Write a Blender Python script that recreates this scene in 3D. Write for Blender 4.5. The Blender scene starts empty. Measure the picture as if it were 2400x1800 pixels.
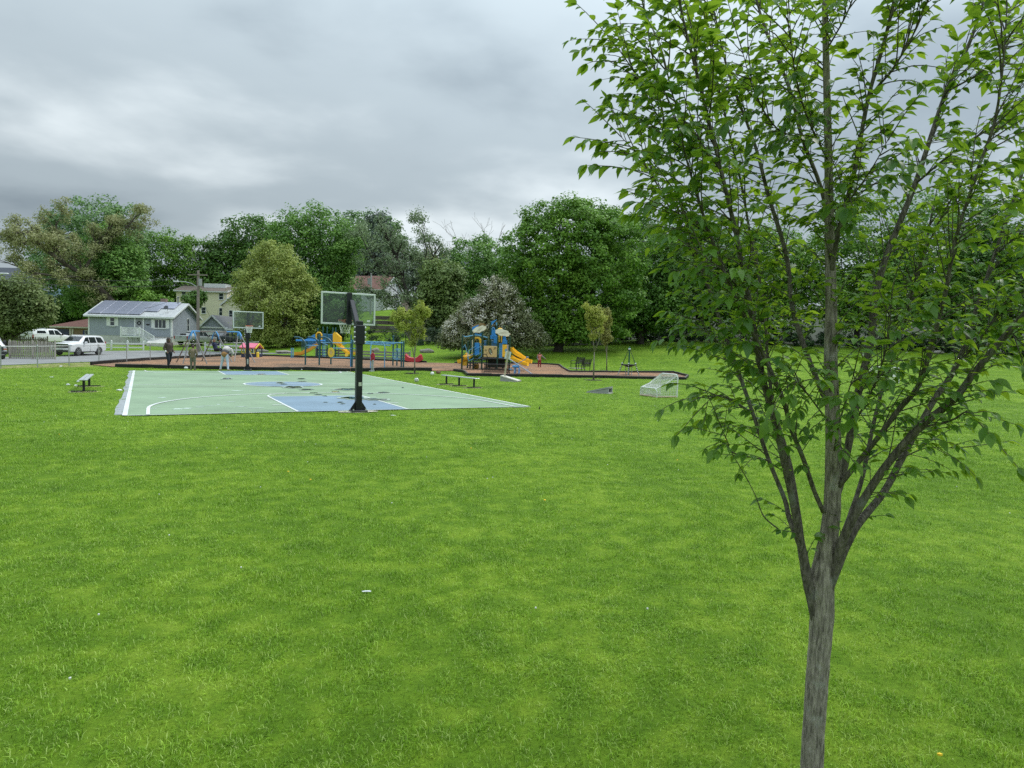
import bpy, math, random
import numpy as np
from mathutils import Vector, Matrix
random.seed(7)
RNG = np.random.default_rng(11)
SC = bpy.context.scene
COL = SC.collection

# ------------------------------------------------------------------ camera
F, PITCH, ROLL, CZ = 1594.0, 0.0604, 0.0284, 2.39      # focal length in photo pixels, tilt, roll, eye height
cam_data = bpy.data.cameras.new('camera')
cam = bpy.data.objects.new('camera', cam_data)
COL.objects.link(cam)
cam_data.sensor_width = 36.0
cam_data.lens = 36.0 * F / 2400.0
cam_data.clip_start = 0.05
cam_data.clip_end = 4000.0
_R = Vector((1, 0, 0)); _F = Vector((0, math.cos(PITCH), -math.sin(PITCH))); _U = Vector((0, math.sin(PITCH), math.cos(PITCH)))
_r2 = _R * math.cos(ROLL) + _U * math.sin(ROLL)
_u2 = -_R * math.sin(ROLL) + _U * math.cos(ROLL)
cam.matrix_world = Matrix(((_r2.x, _u2.x, -_F.x, 0), (_r2.y, _u2.y, -_F.y, 0), (_r2.z, _u2.z, -_F.z, CZ), (0, 0, 0, 1)))
SC.camera = cam

# ------------------------------------------------------------------ world: overcast sky
SUN_DIR = Vector((0.50, 0.34, 0.80)).normalized()
w = bpy.data.worlds.new('World'); SC.world = w; w.use_nodes = True
nt = w.node_tree; nt.nodes.clear()
def wn(t, **k):
    n = nt.nodes.new(t)
    for a, b in k.items(): setattr(n, a, b)
    return n
L = nt.links.new
sky = wn('ShaderNodeTexSky', sky_type='NISHITA', sun_disc=False)
sky.sun_elevation = math.asin(SUN_DIR.z)
sky.sun_rotation = math.atan2(SUN_DIR.x, SUN_DIR.y)
sky.air_density = 1.0; sky.dust_density = 2.0
bg1 = wn('ShaderNodeBackground'); bg1.inputs['Strength'].default_value = 0.09
L(sky.outputs[0], bg1.inputs[0])
tc = wn('ShaderNodeTexCoord')
sep = wn('ShaderNodeSeparateXYZ'); L(tc.outputs['Generated'], sep.inputs[0])
def math_n(op, a, b=None, c=None, clamp=False):
    n = wn('ShaderNodeMath', operation=op); n.use_clamp = clamp
    for i, v in enumerate((a, b, c)):
        if v is None: continue
        if hasattr(v, 'links') or hasattr(v, 'is_linked'): L(v, n.inputs[i])
        else: n.inputs[i].default_value = v
    return n.outputs[0]
zpos = math_n('MAXIMUM', sep.outputs[2], 0.0)
den = math_n('ADD', zpos, 0.16)
cx = math_n('DIVIDE', sep.outputs[0], den); cy = math_n('DIVIDE', sep.outputs[1], den)
comb = wn('ShaderNodeCombineXYZ'); L(cx, comb.inputs[0]); L(cy, comb.inputs[1])
def noise(scale, detail, rough, vec=None, loc=(0, 0, 0), dist=0.0):
    mp = wn('ShaderNodeMapping'); mp.inputs['Location'].default_value = loc
    L(vec or comb.outputs[0], mp.inputs[0])
    n = wn('ShaderNodeTexNoise'); n.inputs['Scale'].default_value = scale; n.inputs['Detail'].default_value = detail
    n.inputs['Roughness'].default_value = rough; n.inputs['Distortion'].default_value = dist
    L(mp.outputs[0], n.inputs['Vector'])
    return n.outputs[0]
n1 = noise(0.62, 4.0, 0.48, loc=(3.1, 1.7, 0.4), dist=0.08)
n2 = noise(1.7, 5.0, 0.52, loc=(7.3, 2.2, 1.0), dist=0.15)
cl = math_n('ADD', math_n('MULTIPLY', n1, 0.74), math_n('MULTIPLY', n2, 0.26))
ramp = wn('ShaderNodeValToRGB')
ramp.color_ramp.interpolation = 'EASE'
e = ramp.color_ramp.elements
e[0].position = 0.37; e[0].color = (0.245, 0.300, 0.342, 1)
e[1].position = 0.68; e[1].color = (0.78, 0.855, 0.885, 1)
m_ = e.new(0.505); m_.color = (0.400, 0.470, 0.512, 1)
L(cl, ramp.inputs[0])
# overcast luminance: a grey dome about three times as bright overhead as at the horizon
lum = math_n('MULTIPLY_ADD', math_n('MULTIPLY', zpos, zpos), 2.9, math_n('MULTIPLY_ADD', zpos, 0.18, 0.88))
# the cloud thins a little round the hidden sun
dp = wn('ShaderNodeVectorMath', operation='DOT_PRODUCT'); L(tc.outputs['Generated'], dp.inputs[0]); dp.inputs[1].default_value = SUN_DIR
thin = math_n('POWER', math_n('MAXIMUM', dp.outputs['Value'], 0.0), 3.0)
lum2 = math_n('MULTIPLY_ADD', thin, 0.75, lum)
mul = wn('ShaderNodeVectorMath', operation='SCALE'); L(ramp.outputs[0], mul.inputs[0]); L(lum2, mul.inputs['Scale'])
bg2 = wn('ShaderNodeBackground'); L(mul.outputs[0], bg2.inputs[0]); bg2.inputs['Strength'].default_value = 1.0
mixw = wn('ShaderNodeMixShader'); mixw.inputs[0].default_value = 0.93
L(bg1.outputs[0], mixw.inputs[1]); L(bg2.outputs[0], mixw.inputs[2])
out = wn('ShaderNodeOutputWorld'); L(mixw.outputs[0], out.inputs[0])

# ------------------------------------------------------------------ sun (diffused by the cloud)
sd = bpy.data.lights.new('sun', 'SUN'); sd.energy = 1.5; sd.angle = math.radians(10); sd.color = (1.0, 0.965, 0.90)
sun = bpy.data.objects.new('sun', sd); COL.objects.link(sun)
sun.rotation_euler = (-SUN_DIR).to_track_quat('-Z', 'Y').to_euler()
sun.location = SUN_DIR * 120

SC.view_settings.view_transform = 'Standard'; SC.view_settings.look = 'None'
SC.view_settings.exposure = 0.12; SC.view_settings.gamma = 1.0; SC.view_settings.use_curve_mapping = False
SC.cycles.use_denoising = False          # keep the fine grain of grass and leaves
SC.cycles.max_bounces = 7; SC.cycles.diffuse_bounces = 3; SC.cycles.glossy_bounces = 3
SC.cycles.transmission_bounces = 4; SC.cycles.transparent_max_bounces = 16
SC.cycles.caustics_reflective = False; SC.cycles.caustics_refractive = False

# ------------------------------------------------------------------ survey: photo measurements to places on the ground
def ray(px, py):
    u = px - 1200.0; v = py - 900.0
    a = u * math.cos(ROLL) + v * math.sin(ROLL); b = -u * math.sin(ROLL) + v * math.cos(ROLL)
    y = F * math.cos(PITCH) - b * math.sin(PITCH); z = -F * math.sin(PITCH) - b * math.cos(PITCH)
    return a, y, z
def atd(px, py, d):
    x, y, z = ray(px, py); t = d / y
    return Vector((x * t, d, CZ + z * t))
_ctrl = []
for gx in (-34, -17, 0, 17, 34):
    for gy in (-25, -8, 8, 22): _ctrl.append((gx, gy, 0.0))
for q in [(88, 862, 43), (349, 846, 55), (600, 832, 72), (185, 841, 57), (395, 862, 45), (640, 869, 45.5), (872, 870, 47), (1012, 870, 48),
          (1097, 882, 44), (1320, 885, 44.5), (1605, 890, 45.5), (1335, 873, 51), (1264, 862, 56), (1240, 853, 62), (1000, 851, 60), (640, 836, 66),
          (464, 826, 78), (402, 809, 85), (205, 804, 85), (1307, 823, 72), (1560, 799, 85), (1450, 801, 82), (1900, 816, 80), (2200, 829, 75),
          (2390, 839, 72), (1422, 869, 55), (1473, 880, 48.5), (1160, 867, 51.5), (880, 727, 130), (900, 738, 118), (1000, 815, 78), (840, 800, 84),
          (835, 778, 96), (690, 808, 85), (60, 838, 60), (170, 806, 80), (560, 800, 104), (430, 800, 100), (748, 857, 51.6), (945, 861, 52.6), (1582, 930, 32.6)]:
    p = atd(*q); _ctrl.append((p.x, p.y, p.z))
_ctrl += [(0, 190, 15), (-80, 150, 4.5), (-110, 90, 1.5), (70, 120, 6), (110, 90, 5), (80, 50, 2.0), (70, 15, 0.6), (-70, 20, 0), (-60, 50, 0.0), (-50, 170, 8),
          (60, 180, 13), (0, 320, 24), (-200, 320, 14), (200, 320, 22), (-300, 0, 0), (300, 0, 5), (0, -250, 0), (24, 45, 0.4), (36, 50, 0.8)]
_C = np.array(_ctrl, float)
def _phi(r2): return np.sqrt(r2 + 64.0)
_d2 = ((_C[:, None, :2] - _C[None, :, :2]) ** 2).sum(-1)
_A = np.zeros((len(_C) + 1, len(_C) + 1)); _A[:-1, :-1] = _phi(_d2) - 0.9 * np.eye(len(_C)); _A[-1, :-1] = 1; _A[:-1, -1] = 1
_W = np.linalg.solve(_A, np.append(_C[:, 2], 0))
CO = np.array((-5.12, 22.27)); CTH = 0.499
E1 = np.array((math.cos(CTH), math.sin(CTH))); E2 = np.array((-math.sin(CTH), math.cos(CTH)))   # court axes: across and along
CW, CL = 13.2, 26.0
def ground_np(X, Y):
    X = np.asarray(X, float); Y = np.asarray(Y, float); sh = X.shape
    P = np.stack([X.ravel(), Y.ravel()], 1); Z = np.empty(len(P))
    for i in range(0, len(P), 20000):
        q = P[i:i + 20000]
        d = ((q[:, None, :] - _C[None, :, :2]) ** 2).sum(-1)
        Z[i:i + 20000] = _phi(d) @ _W[:-1] + _W[-1]
    rel = P - CO
    u = np.abs(rel @ E1) - CW / 2; v = np.abs(rel @ E2 - CL / 2) - CL / 2
    dist = np.maximum(np.maximum(u, v), 0)
    t = np.clip((dist - 0.9) / 3.5, 0, 1); t = t * t * (3 - 2 * t)
    r = np.hypot(P[:, 0], P[:, 1]); near = np.clip((r - 26) / 14, 0, 1); near = near * near * (3 - 2 * near)
    return (Z * t * near).reshape(sh)
def gz(x, y): return float(ground_np(np.array([x]), np.array([y]))[0])
def at(px, py):
    x, y, z = ray(px, py)
    ts = np.concatenate([np.linspace(2, 30, 300), np.linspace(30, 180, 1500)]) / y
    zz = CZ + z * ts; hh = ground_np(x * ts, y * ts)
    k = int(np.argmax(zz <= hh)) if (zz <= hh).any() else len(ts) - 1
    if k > 0:
        a0 = zz[k - 1] - hh[k - 1]; a1 = zz[k] - hh[k]
        f = a0 / (a0 - a1) if a0 != a1 else 0
        t = ts[k - 1] + f * (ts[k] - ts[k - 1])
    else: t = ts[0]
    return Vector((x * t, y * t, gz(x * t, y * t)))
def court(u, v, z=0.0):
    p = CO + u * E1 + v * E2
    return Vector((p[0], p[1], z))

# ------------------------------------------------------------------ materials
MATS = {}
def nodes_of(name):
    m = bpy.data.materials.new(name); m.use_nodes = True
    n = m.node_tree; bs = n.nodes['Principled BSDF']
    return m, n, bs
def mat(name, col, rough=0.6, metal=0.0, var=0.12, scale=6.0, bump=0.0, bscale=60.0, spec=0.5, dirt=None, coat=0.0):
    if name in MATS: return MATS[name]
    m, n, bs = nodes_of(name)
    tcn = n.nodes.new('ShaderNodeTexCoord')
    nz = n.nodes.new('ShaderNodeTexNoise'); nz.inputs['Scale'].default_value = scale; nz.inputs['Detail'].default_value = 5; nz.inputs['Roughness'].default_value = 0.6
    n.links.new(tcn.outputs['Object'], nz.inputs['Vector'])
    r = n.nodes.new('ShaderNodeValToRGB')
    a = [max(0, c * (1 - var)) for c in col]; b = [min(1, c * (1 + var)) for c in col]
    if dirt: a = list(dirt)
    r.color_ramp.elements[0].position = 0.3; r.color_ramp.elements[1].position = 0.68
    r.color_ramp.elements[0].color = (*a, 1); r.color_ramp.elements[1].color = (*b, 1)
    n.links.new(nz.outputs[0], r.inputs[0]); n.links.new(r.outputs[0], bs.inputs['Base Color'])
    bs.inputs['Roughness'].default_value = rough; bs.inputs['Metallic'].default_value = metal
    bs.inputs['Specular IOR Level'].default_value = spec
    if coat: bs.inputs['Coat Weight'].default_value = coat; bs.inputs['Coat Roughness'].default_value = 0.08
    if bump:
        nb = n.nodes.new('ShaderNodeTexNoise'); nb.inputs['Scale'].default_value = bscale; nb.inputs['Detail'].default_value = 4
        n.links.new(tcn.outputs['Object'], nb.inputs['Vector'])
        bp = n.nodes.new('ShaderNodeBump'); bp.inputs['Strength'].default_value = bump; bp.inputs['Distance'].default_value = 0.02
        n.links.new(nb.outputs[0], bp.inputs['Height']); n.links.new(bp.outputs[0], bs.inputs['Normal'])
    MATS[name] = m
    return m
def glass_dark(name, col=(0.03, 0.04, 0.05), rough=0.06):
    if name in MATS: return MATS[name]
    m, n, bs = nodes_of(name)
    bs.inputs['Base Color'].default_value = (*col, 1); bs.inputs['Roughness'].default_value = rough
    bs.inputs['Specular IOR Level'].default_value = 0.8
    MATS[name] = m
    return m
def leaf_mat(name, dark, light, trans=0.35, rough=0.55, tcol=None, nscale=0.35, spec=0.35):
    """leaf: reflects and lets light through; hue varies leaf by leaf (tint attribute) and slowly through the crown"""
    if name in MATS: return MATS[name]
    m, n, bs = nodes_of(name)
    at_ = n.nodes.new('ShaderNodeAttribute'); at_.attribute_name = 'tint'
    geo = n.nodes.new('ShaderNodeNewGeometry')
    nz = n.nodes.new('ShaderNodeTexNoise'); nz.inputs['Scale'].default_value = nscale; nz.inputs['Detail'].default_value = 3
    n.links.new(geo.outputs['Position'], nz.inputs['Vector'])
    mx = n.nodes.new('ShaderNodeMath'); mx.operation = 'MULTIPLY_ADD'; mx.inputs[1].default_value = 0.55
    sub = n.nodes.new('ShaderNodeMath'); sub.operation = 'MULTIPLY_ADD'; sub.inputs[1].default_value = 0.9; sub.inputs[2].default_value = -0.22
    n.links.new(nz.outputs[0], sub.inputs[0])
    n.links.new(at_.outputs['Fac'], mx.inputs[0]); n.links.new(sub.outputs[0], mx.inputs[2])
    r = n.nodes.new('ShaderNodeValToRGB')
    r.color_ramp.elements[0].color = (*dark, 1); r.color_ramp.elements[1].color = (*light, 1)
    r.color_ramp.elements[0].position = 0.1; r.color_ramp.elements[1].position = 0.9
    n.links.new(mx.outputs[0], r.inputs[0]); n.links.new(r.outputs[0], bs.inputs['Base Color'])
    bs.inputs['Roughness'].default_value = rough; bs.inputs['Specular IOR Level'].default_value = spec
    tr = n.nodes.new('ShaderNodeBsdfTranslucent')
    if tcol:
        mixc = n.nodes.new('ShaderNodeMix'); mixc.data_type = 'RGBA'; mixc.blend_type = 'MULTIPLY'; mixc.inputs[0].default_value = 1.0
        n.links.new(r.outputs[0], mixc.inputs[6]); mixc.inputs[7].default_value = (*tcol, 1)
        n.links.new(mixc.outputs[2], tr.inputs['Color'])
    else: n.links.new(r.outputs[0], tr.inputs['Color'])
    ms = n.nodes.new('ShaderNodeMixShader'); ms.inputs[0].default_value = trans
    n.links.new(bs.outputs[0], ms.inputs[1]); n.links.new(tr.outputs[0], ms.inputs[2])
    n.links.new(ms.outputs[0], n.nodes['Material Output'].inputs[0])
    MATS[name] = m
    return m

# ------------------------------------------------------------------ mesh helpers
class MB:
    """collects shapes; build() links them as ONE mesh object"""
    def __init__(s): s.v = []; s.f = []
    def add(s, vs, fs):
        k = len(s.v); s.v.extend([tuple(x) for x in vs]); s.f.extend([tuple(i + k for i in f) for f in fs]); return s
    def box(s, c, d, rot=None):
        x, y, z = d[0] / 2, d[1] / 2, d[2] / 2
        vs = [Vector((a * x, b * y, e_ * z)) for a in (-1, 1) for b in (-1, 1) for e_ in (-1, 1)]
        if rot is not None: vs = [rot @ q for q in vs]
        c = Vector(c)
        return s.add([q + c for q in vs], [(0, 1, 3, 2), (4, 6, 7, 5), (0, 4, 5, 1), (2, 3, 7, 6), (0, 2, 6, 4), (1, 5, 7, 3)])
    def rbox(s, c, d, r=0.02, rot=None):
        """box with chamfered edges"""
        x, y, z = d[0] / 2, d[1] / 2, d[2] / 2; r = min(r, x * .9, y * .9, z * .9)
        vs = []
        for sx in (-1, 1):
            for sy in (-1, 1):
                for sz in (-1, 1):
                    vs += [Vector((sx * (x - r), sy * (y - r), sz * z)), Vector((sx * (x - r), sy * y, sz * (z - r))), Vector((sx * x, sy * (y - r), sz * (z - r)))]
        def ix(sx, sy, sz, k): return (((sx > 0) * 4 + (sy > 0) * 2 + (sz > 0)) * 3) + k
        fs = []
        for q in (-1, 1):
            fs.append([ix(-1, -1, q, 0), ix(1, -1, q, 0), ix(1, 1, q, 0), ix(-1, 1, q, 0)][::q])
            fs.append([ix(-1, q, -1, 1), ix(-1, q, 1, 1), ix(1, q, 1, 1), ix(1, q, -1, 1)][::q])
            fs.append([ix(q, -1, -1, 2), ix(q, 1, -1, 2), ix(q, 1, 1, 2), ix(q, -1, 1, 2)][::q])
        for a in (-1, 1):
            for b in (-1, 1):
                fs.append([ix(a, -1, b, 2), ix(a, 1, b, 2), ix(a, 1, b, 0), ix(a, -1, b, 0)][::-a * b])
                fs.append([ix(-1, a, b, 1), ix(1, a, b, 1), ix(1, a, b, 0), ix(-1, a, b, 0)][::a * b])
                fs.append([ix(a, b, -1, 1), ix(a, b, 1, 1), ix(a, b, 1, 2), ix(a, b, -1, 2)][::-a * b])
                for g in (-1, 1): fs.append([ix(a, b, g, 0), ix(a, b, g, 1), ix(a, b, g, 2)][::-a * b * g])
        if rot is not None: vs = [rot @ q for q in vs]
        c = Vector(c)
        return s.add([q + c for q in vs], fs)
    def bar(s, p0, p1, w_, h_=None, up=(0, 0, 1), r=0.0):
        h_ = h_ or w_; p0 = Vector(p0); p1 = Vector(p1); d = p1 - p0
        m = frame_of(d, up); c = (p0 + p1) / 2
        return s.rbox(c, (d.length, w_, h_), r, m) if r else s.box(c, (d.length, w_, h_), m)
    def tube(s, pts, rad, n=8, cap=True, closed=False):
        pts = [Vector(p) for p in pts]; k = len(pts)
        rs = rad if isinstance(rad, (list, tuple)) else [rad] * k
        rings = []; a_prev = None
        for i in range(k):
            if closed: d = pts[(i + 1) % k] - pts[i - 1]
            else: d = pts[min(i + 1, k - 1)] - pts[max(i - 1, 0)]
            d = d.normalized() if d.length > 1e-9 else Vector((0, 0, 1))
            if a_prev is None:
                a = d.cross(Vector((0, 0, 1)));
                if a.length < 1e-3: a = d.cross(Vector((1, 0, 0)))
            else: a = a_prev - d * a_prev.dot(d)
            a.normalize(); b = d.cross(a); a_prev = a
            rings.append([pts[i] + (a * math.cos(2 * math.pi * j / n) + b * math.sin(2 * math.pi * j / n)) * rs[i] for j in range(n)])
        vs = [q for g in rings for q in g]; fs = []
        for i in range(k if closed else k - 1):
            i2 = (i + 1) % k
            for j in range(n):
                j2 = (j + 1) % n; fs.append((i * n + j, i * n + j2, i2 * n + j2, i2 * n + j))
        if cap and not closed:
            fs.append(tuple(range(n))[::-1]); fs.append(tuple((k - 1) * n + j for j in range(n)))
        return s.add(vs, fs)
    def lathe(s, prof, n=16, c=(0, 0, 0), rot=None):
        vs = []; fs = []; k = len(prof)
        for r, z in prof:
            for j in range(n):
                q = Vector((r * math.cos(2 * math.pi * j / n), r * math.sin(2 * math.pi * j / n), z))
                if rot is not None: q = rot @ q
                vs.append(q + Vector(c))
        for i in range(k - 1):
            for j in range(n):
                j2 = (j + 1) % n; fs.append((i * n + j, i * n + j2, (i + 1) * n + j2, (i + 1) * n + j))
        if prof[0][0] > 1e-6: fs.append(tuple(range(n))[::-1])
        if prof[-1][0] > 1e-6: fs.append(tuple((k - 1) * n + j for j in range(n)))
        return s.add(vs, fs)
    def prism(s, poly, t, rot=None, c=(0, 0, 0)):
        """flat outline (x, z) given a thickness t along y"""
        n = len(poly); c = Vector(c)
        vs = [Vector((x, -t / 2, z)) for x, z in poly] + [Vector((x, t / 2, z)) for x, z in poly]
        if rot is not None: vs = [rot @ q for q in vs]
        fs = [tuple(range(n)), tuple(range(2 * n - 1, n - 1, -1))] + [(i, i + n, (i + 1) % n + n, (i + 1) % n) for i in range(n)]
        return s.add([q + c for q in vs], fs)
    def quad(s, a, b, c, d): return s.add([a, b, c, d], [(0, 1, 2, 3)])
    def sphere(s, c, r, n=12, m=8, sc=(1, 1, 1)):
        return s.add([Vector((c[0] + r * sc[0] * math.sin(math.pi * i / m) * math.cos(2 * math.pi * j / n),
                              c[1] + r * sc[1] * math.sin(math.pi * i / m) * math.sin(2 * math.pi * j / n),
                              c[2] + r * sc[2] * math.cos(math.pi * i / m))) for i in range(m + 1) for j in range(n)],
                     [(i * n + j, (i + 1) * n + j, (i + 1) * n + (j + 1) % n, i * n + (j + 1) % n) for i in range(m) for j in range(n)])
    def mesh(s, name):
        me = bpy.data.meshes.new(name); me.from_pydata(s.v, [], s.f); me.validate(); me.update(); return me
    def build(s, name, m, parent=None, smooth=False, loc=None, angle=35):
        me = s.mesh(name); me.materials.append(m)
        if smooth:
            me.polygons.foreach_set('use_smooth', [True] * len(me.polygons))
            if angle: me.set_sharp_from_angle(angle=math.radians(angle))
        o = bpy.data.objects.new(name, me); COL.objects.link(o)
        if parent: o.parent = parent
        if loc: o.location = loc
        return o
def frame_of(d, up=(0, 0, 1)):
    d = Vector(d).normalized(); up = Vector(up)
    y = up.cross(d)
    if y.length < 1e-4: y = Vector((0, 1, 0)).cross(d)
    y.normalize(); z = d.cross(y)
    return Matrix(((d.x, y.x, z.x), (d.y, y.y, z.y), (d.z, y.z, z.z)))
def RZ(a): return Matrix.Rotation(a, 3, 'Z')
def RX(a): return Matrix.Rotation(a, 3, 'X')
def RY(a): return Matrix.Rotation(a, 3, 'Y')
def tag(o, label, cat=None, group=None, kind=None):
    o['label'] = label
    if cat: o['category'] = cat
    if group: o['group'] = group
    if kind: o['kind'] = kind
    return o
def thing(name, label, cat, loc=(0, 0, 0), rz=0.0, group=None, scale=1.0):
    o = bpy.data.objects.new(name, None); COL.objects.link(o)
    o.empty_display_size = 0.2; o.location = loc; o.rotation_euler = (0, 0, rz); o.scale = (scale,) * 3
    return tag(o, label, cat, group)
def copy_tree(o, parent=None):
    c = o.copy(); COL.objects.link(c); c.parent = parent
    for ch in list(o.children): copy_tree(ch, c)
    return c
def inst(name, me, parent, loc=(0, 0, 0), rot=None, scale=None):
    o = bpy.data.objects.new(name, me); COL.objects.link(o); o.parent = parent; o.location = loc
    if rot is not None: o.rotation_euler = rot.to_euler()
    if scale is not None: o.scale = scale
    return o
def np_mesh(name, V, Q, tint=None, smooth=False):
    """fast quad mesh from arrays; tint is one value per face"""
    me = bpy.data.meshes.new(name)
    k = Q.shape[1]
    me.vertices.add(len(V)); me.vertices.foreach_set('co', np.ascontiguousarray(V, dtype=np.float32).ravel())
    me.loops.add(Q.size); me.loops.foreach_set('vertex_index', np.ascontiguousarray(Q, dtype=np.int32).ravel())
    me.polygons.add(len(Q)); me.polygons.foreach_set('loop_start', np.arange(0, Q.size, k, dtype=np.int32))
    me.update(calc_edges=True)
    if tint is not None:
        a = me.attributes.new('tint', 'FLOAT', 'FACE'); a.data.foreach_set('value', np.ascontiguousarray(tint, dtype=np.float32))
    if smooth: me.polygons.foreach_set('use_smooth', [True] * len(me.polygons))
    return me
# ------------------------------------------------------------------ ground
from mathutils.geometry import delaunay_2d_cdt
def in_poly(X, Y, poly):
    X = np.asarray(X); Y = np.asarray(Y); c = np.zeros(X.shape, bool); n = len(poly)
    for i in range(n):
        x0, y0 = poly[i]; x1, y1 = poly[(i + 1) % n]
        if y0 == y1: continue
        k = ((y0 > Y) != (y1 > Y)) & (X < (x1 - x0) * (Y - y0) / (y1 - y0) + x0)
        c ^= k
    return c
def dense(poly, step):
    o = []
    for i in range(len(poly)):
        a = np.array(poly[i]); b = np.array(poly[(i + 1) % len(poly)]); n = max(1, int(np.hypot(*(b - a)) / step))
        o += [tuple(a + (b - a) * k / n) for k in range(n)]
    return o
def poly_sheet(name, poly, step, lift, m, kind='structure', bumpy=0.0):
    bd = dense(poly, step); xs = [p[0] for p in bd]; ys = [p[1] for p in bd]
    gx, gy = np.meshgrid(np.arange(min(xs), max(xs), step), np.arange(min(ys), max(ys), step))
    gx = gx.ravel() + RNG.uniform(-.2, .2, gx.size) * step; gy = gy.ravel() + RNG.uniform(-.2, .2, gy.size) * step
    k = in_poly(gx, gy, poly)
    pts = bd + list(zip(gx[k], gy[k])); n = len(bd)
    r = delaunay_2d_cdt([Vector(p) for p in pts], [], [list(range(n))], 1, 1e-4)
    V = np.array([(v.x, v.y) for v in r[0]]); Z = ground_np(V[:, 0], V[:, 1]) + lift
    if bumpy:
        b = RNG.uniform(-bumpy, bumpy, len(Z)); b[:n] = 0; Z = Z + b
    me = bpy.data.meshes.new(name); me.from_pydata([(a, b, c) for (a, b), c in zip(V, Z)], [], [list(f) for f in r[2]]); me.update()
    me.polygons.foreach_set('use_smooth', [True] * len(me.polygons))
    me.materials.append(m); o = bpy.data.objects.new(name, me); COL.objects.link(o); o['kind'] = kind
    return o

# lawn colour shared by turf sheet and grass blades: patches of lusher and thinner grass, by place
def lawn_nodes(n, bright):
    geo = n.nodes.new('ShaderNodeNewGeometry')
    def nz(scale, det, sx=1.0, sy=1.0):
        mp = n.nodes.new('ShaderNodeMapping'); mp.inputs['Scale'].default_value = (sx, sy, 0.0)
        n.links.new(geo.outputs['Position'], mp.inputs[0])
        t = n.nodes.new('ShaderNodeTexNoise'); t.inputs['Scale'].default_value = scale; t.inputs['Detail'].default_value = det; t.inputs['Roughness'].default_value = 0.62
        n.links.new(mp.outputs[0], t.inputs['Vector']); return t.outputs[0]
    a = nz(0.55, 5); b = nz(3.2, 4); c = nz(0.12, 2)
    s1 = n.nodes.new('ShaderNodeMath'); s1.operation = 'MULTIPLY_ADD'; n.links.new(a, s1.inputs[0]); s1.inputs[1].default_value = 0.36
    s2 = n.nodes.new('ShaderNodeMath'); s2.operation = 'MULTIPLY_ADD'; n.links.new(b, s2.inputs[0]); s2.inputs[1].default_value = 0.46
    s3 = n.nodes.new('ShaderNodeMath'); s3.operation = 'MULTIPLY'; n.links.new(c, s3.inputs[0]); s3.inputs[1].default_value = 0.16
    n.links.new(s3.outputs[0], s2.inputs[2]); n.links.new(s2.outputs[0], s1.inputs[2])
    r = n.nodes.new('ShaderNodeValToRGB'); r.color_ramp.interpolation = 'LINEAR'
    el = r.color_ramp.elements
    k = bright
    el[0].position = 0.32; el[0].color = (0.084 * k, 0.180 * k, 0.010 * k, 1)
    el[1].position = 0.72; el[1].color = (0.350 * k, 0.450 * k, 0.085 * k, 1)
    q = el.new(0.47); q.color = (0.138 * k, 0.258 * k, 0.014 * k, 1)
    q = el.new(0.57); q.color = (0.220 * k, 0.348 * k, 0.026 * k, 1)
    n.links.new(s1.outputs[0], r.inputs[0])
    return r.outputs[0], geo
def lawn_material():
    m, n, bs = nodes_of('lawn_turf'); col, geo = lawn_nodes(n, 0.86)
    t = n.nodes.new('ShaderNodeTexNoise'); t.inputs['Scale'].default_value = 26; t.inputs['Detail'].default_value = 6; t.inputs['Roughness'].default_value = 0.75
    n.links.new(geo.outputs['Position'], t.inputs['Vector'])
    v = n.nodes.new('ShaderNodeMapRange'); v.inputs['From Min'].default_value = 0.3; v.inputs['From Max'].default_value = 0.7; v.inputs['To Min'].default_value = 0.72; v.inputs['To Max'].default_value = 1.25
    n.links.new(t.outputs[0], v.inputs[0])
    sc = n.nodes.new('ShaderNodeVectorMath'); sc.operation = 'SCALE'; n.links.new(col, sc.inputs[0]); n.links.new(v.outputs[0], sc.inputs['Scale'])
    n.links.new(sc.outputs[0], bs.inputs['Base Color'])
    bp = n.nodes.new('ShaderNodeBump'); bp.inputs['Strength'].default_value = 0.8; bp.inputs['Distance'].default_value = 0.05
    n.links.new(t.outputs[0], bp.inputs['Height']); n.links.new(bp.outputs[0], bs.inputs['Normal'])
    bs.inputs['Roughness'].default_value = 0.9; bs.inputs['Specular IOR Level'].default_value = 0.15
    return m
M_LAWN = lawn_material()
def axis_pts(lo, hi, a, b, fine):
    far_l = -np.geomspace(1, abs(lo - a) + 1, 22)[::-1] + a + 1; far_r = np.geomspace(1, hi - b + 1, 22) + b - 1
    return np.unique(np.concatenate([far_l, np.arange(a, b + .01, fine), far_r]))
ax = axis_pts(-900, 900, -55, 55, 1.1); ay = axis_pts(-300, 1500, -6, 115, 1.1)
GX, GY = np.meshgrid(ax, ay); 
GZ = ground_np(np.clip(GX, -330, 330), np.clip(GY, -260, 340))
nx, ny = len(ax), len(ay); idx = np.arange(nx * ny).reshape(ny, nx)
Q = np.stack([idx[:-1, :-1].ravel(), idx[:-1, 1:].ravel(), idx[1:, 1:].ravel(), idx[1:, :-1].ravel()], 1)
me = np_mesh('ground', np.stack([GX.ravel(), GY.ravel(), GZ.ravel()], 1), Q, smooth=True); me.materials.append(M_LAWN)
ground_o = bpy.data.objects.new('ground', me); COL.objects.link(ground_o); tag(ground_o, 'mown green lawn of the park rising towards the trees', kind='structure')

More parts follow.
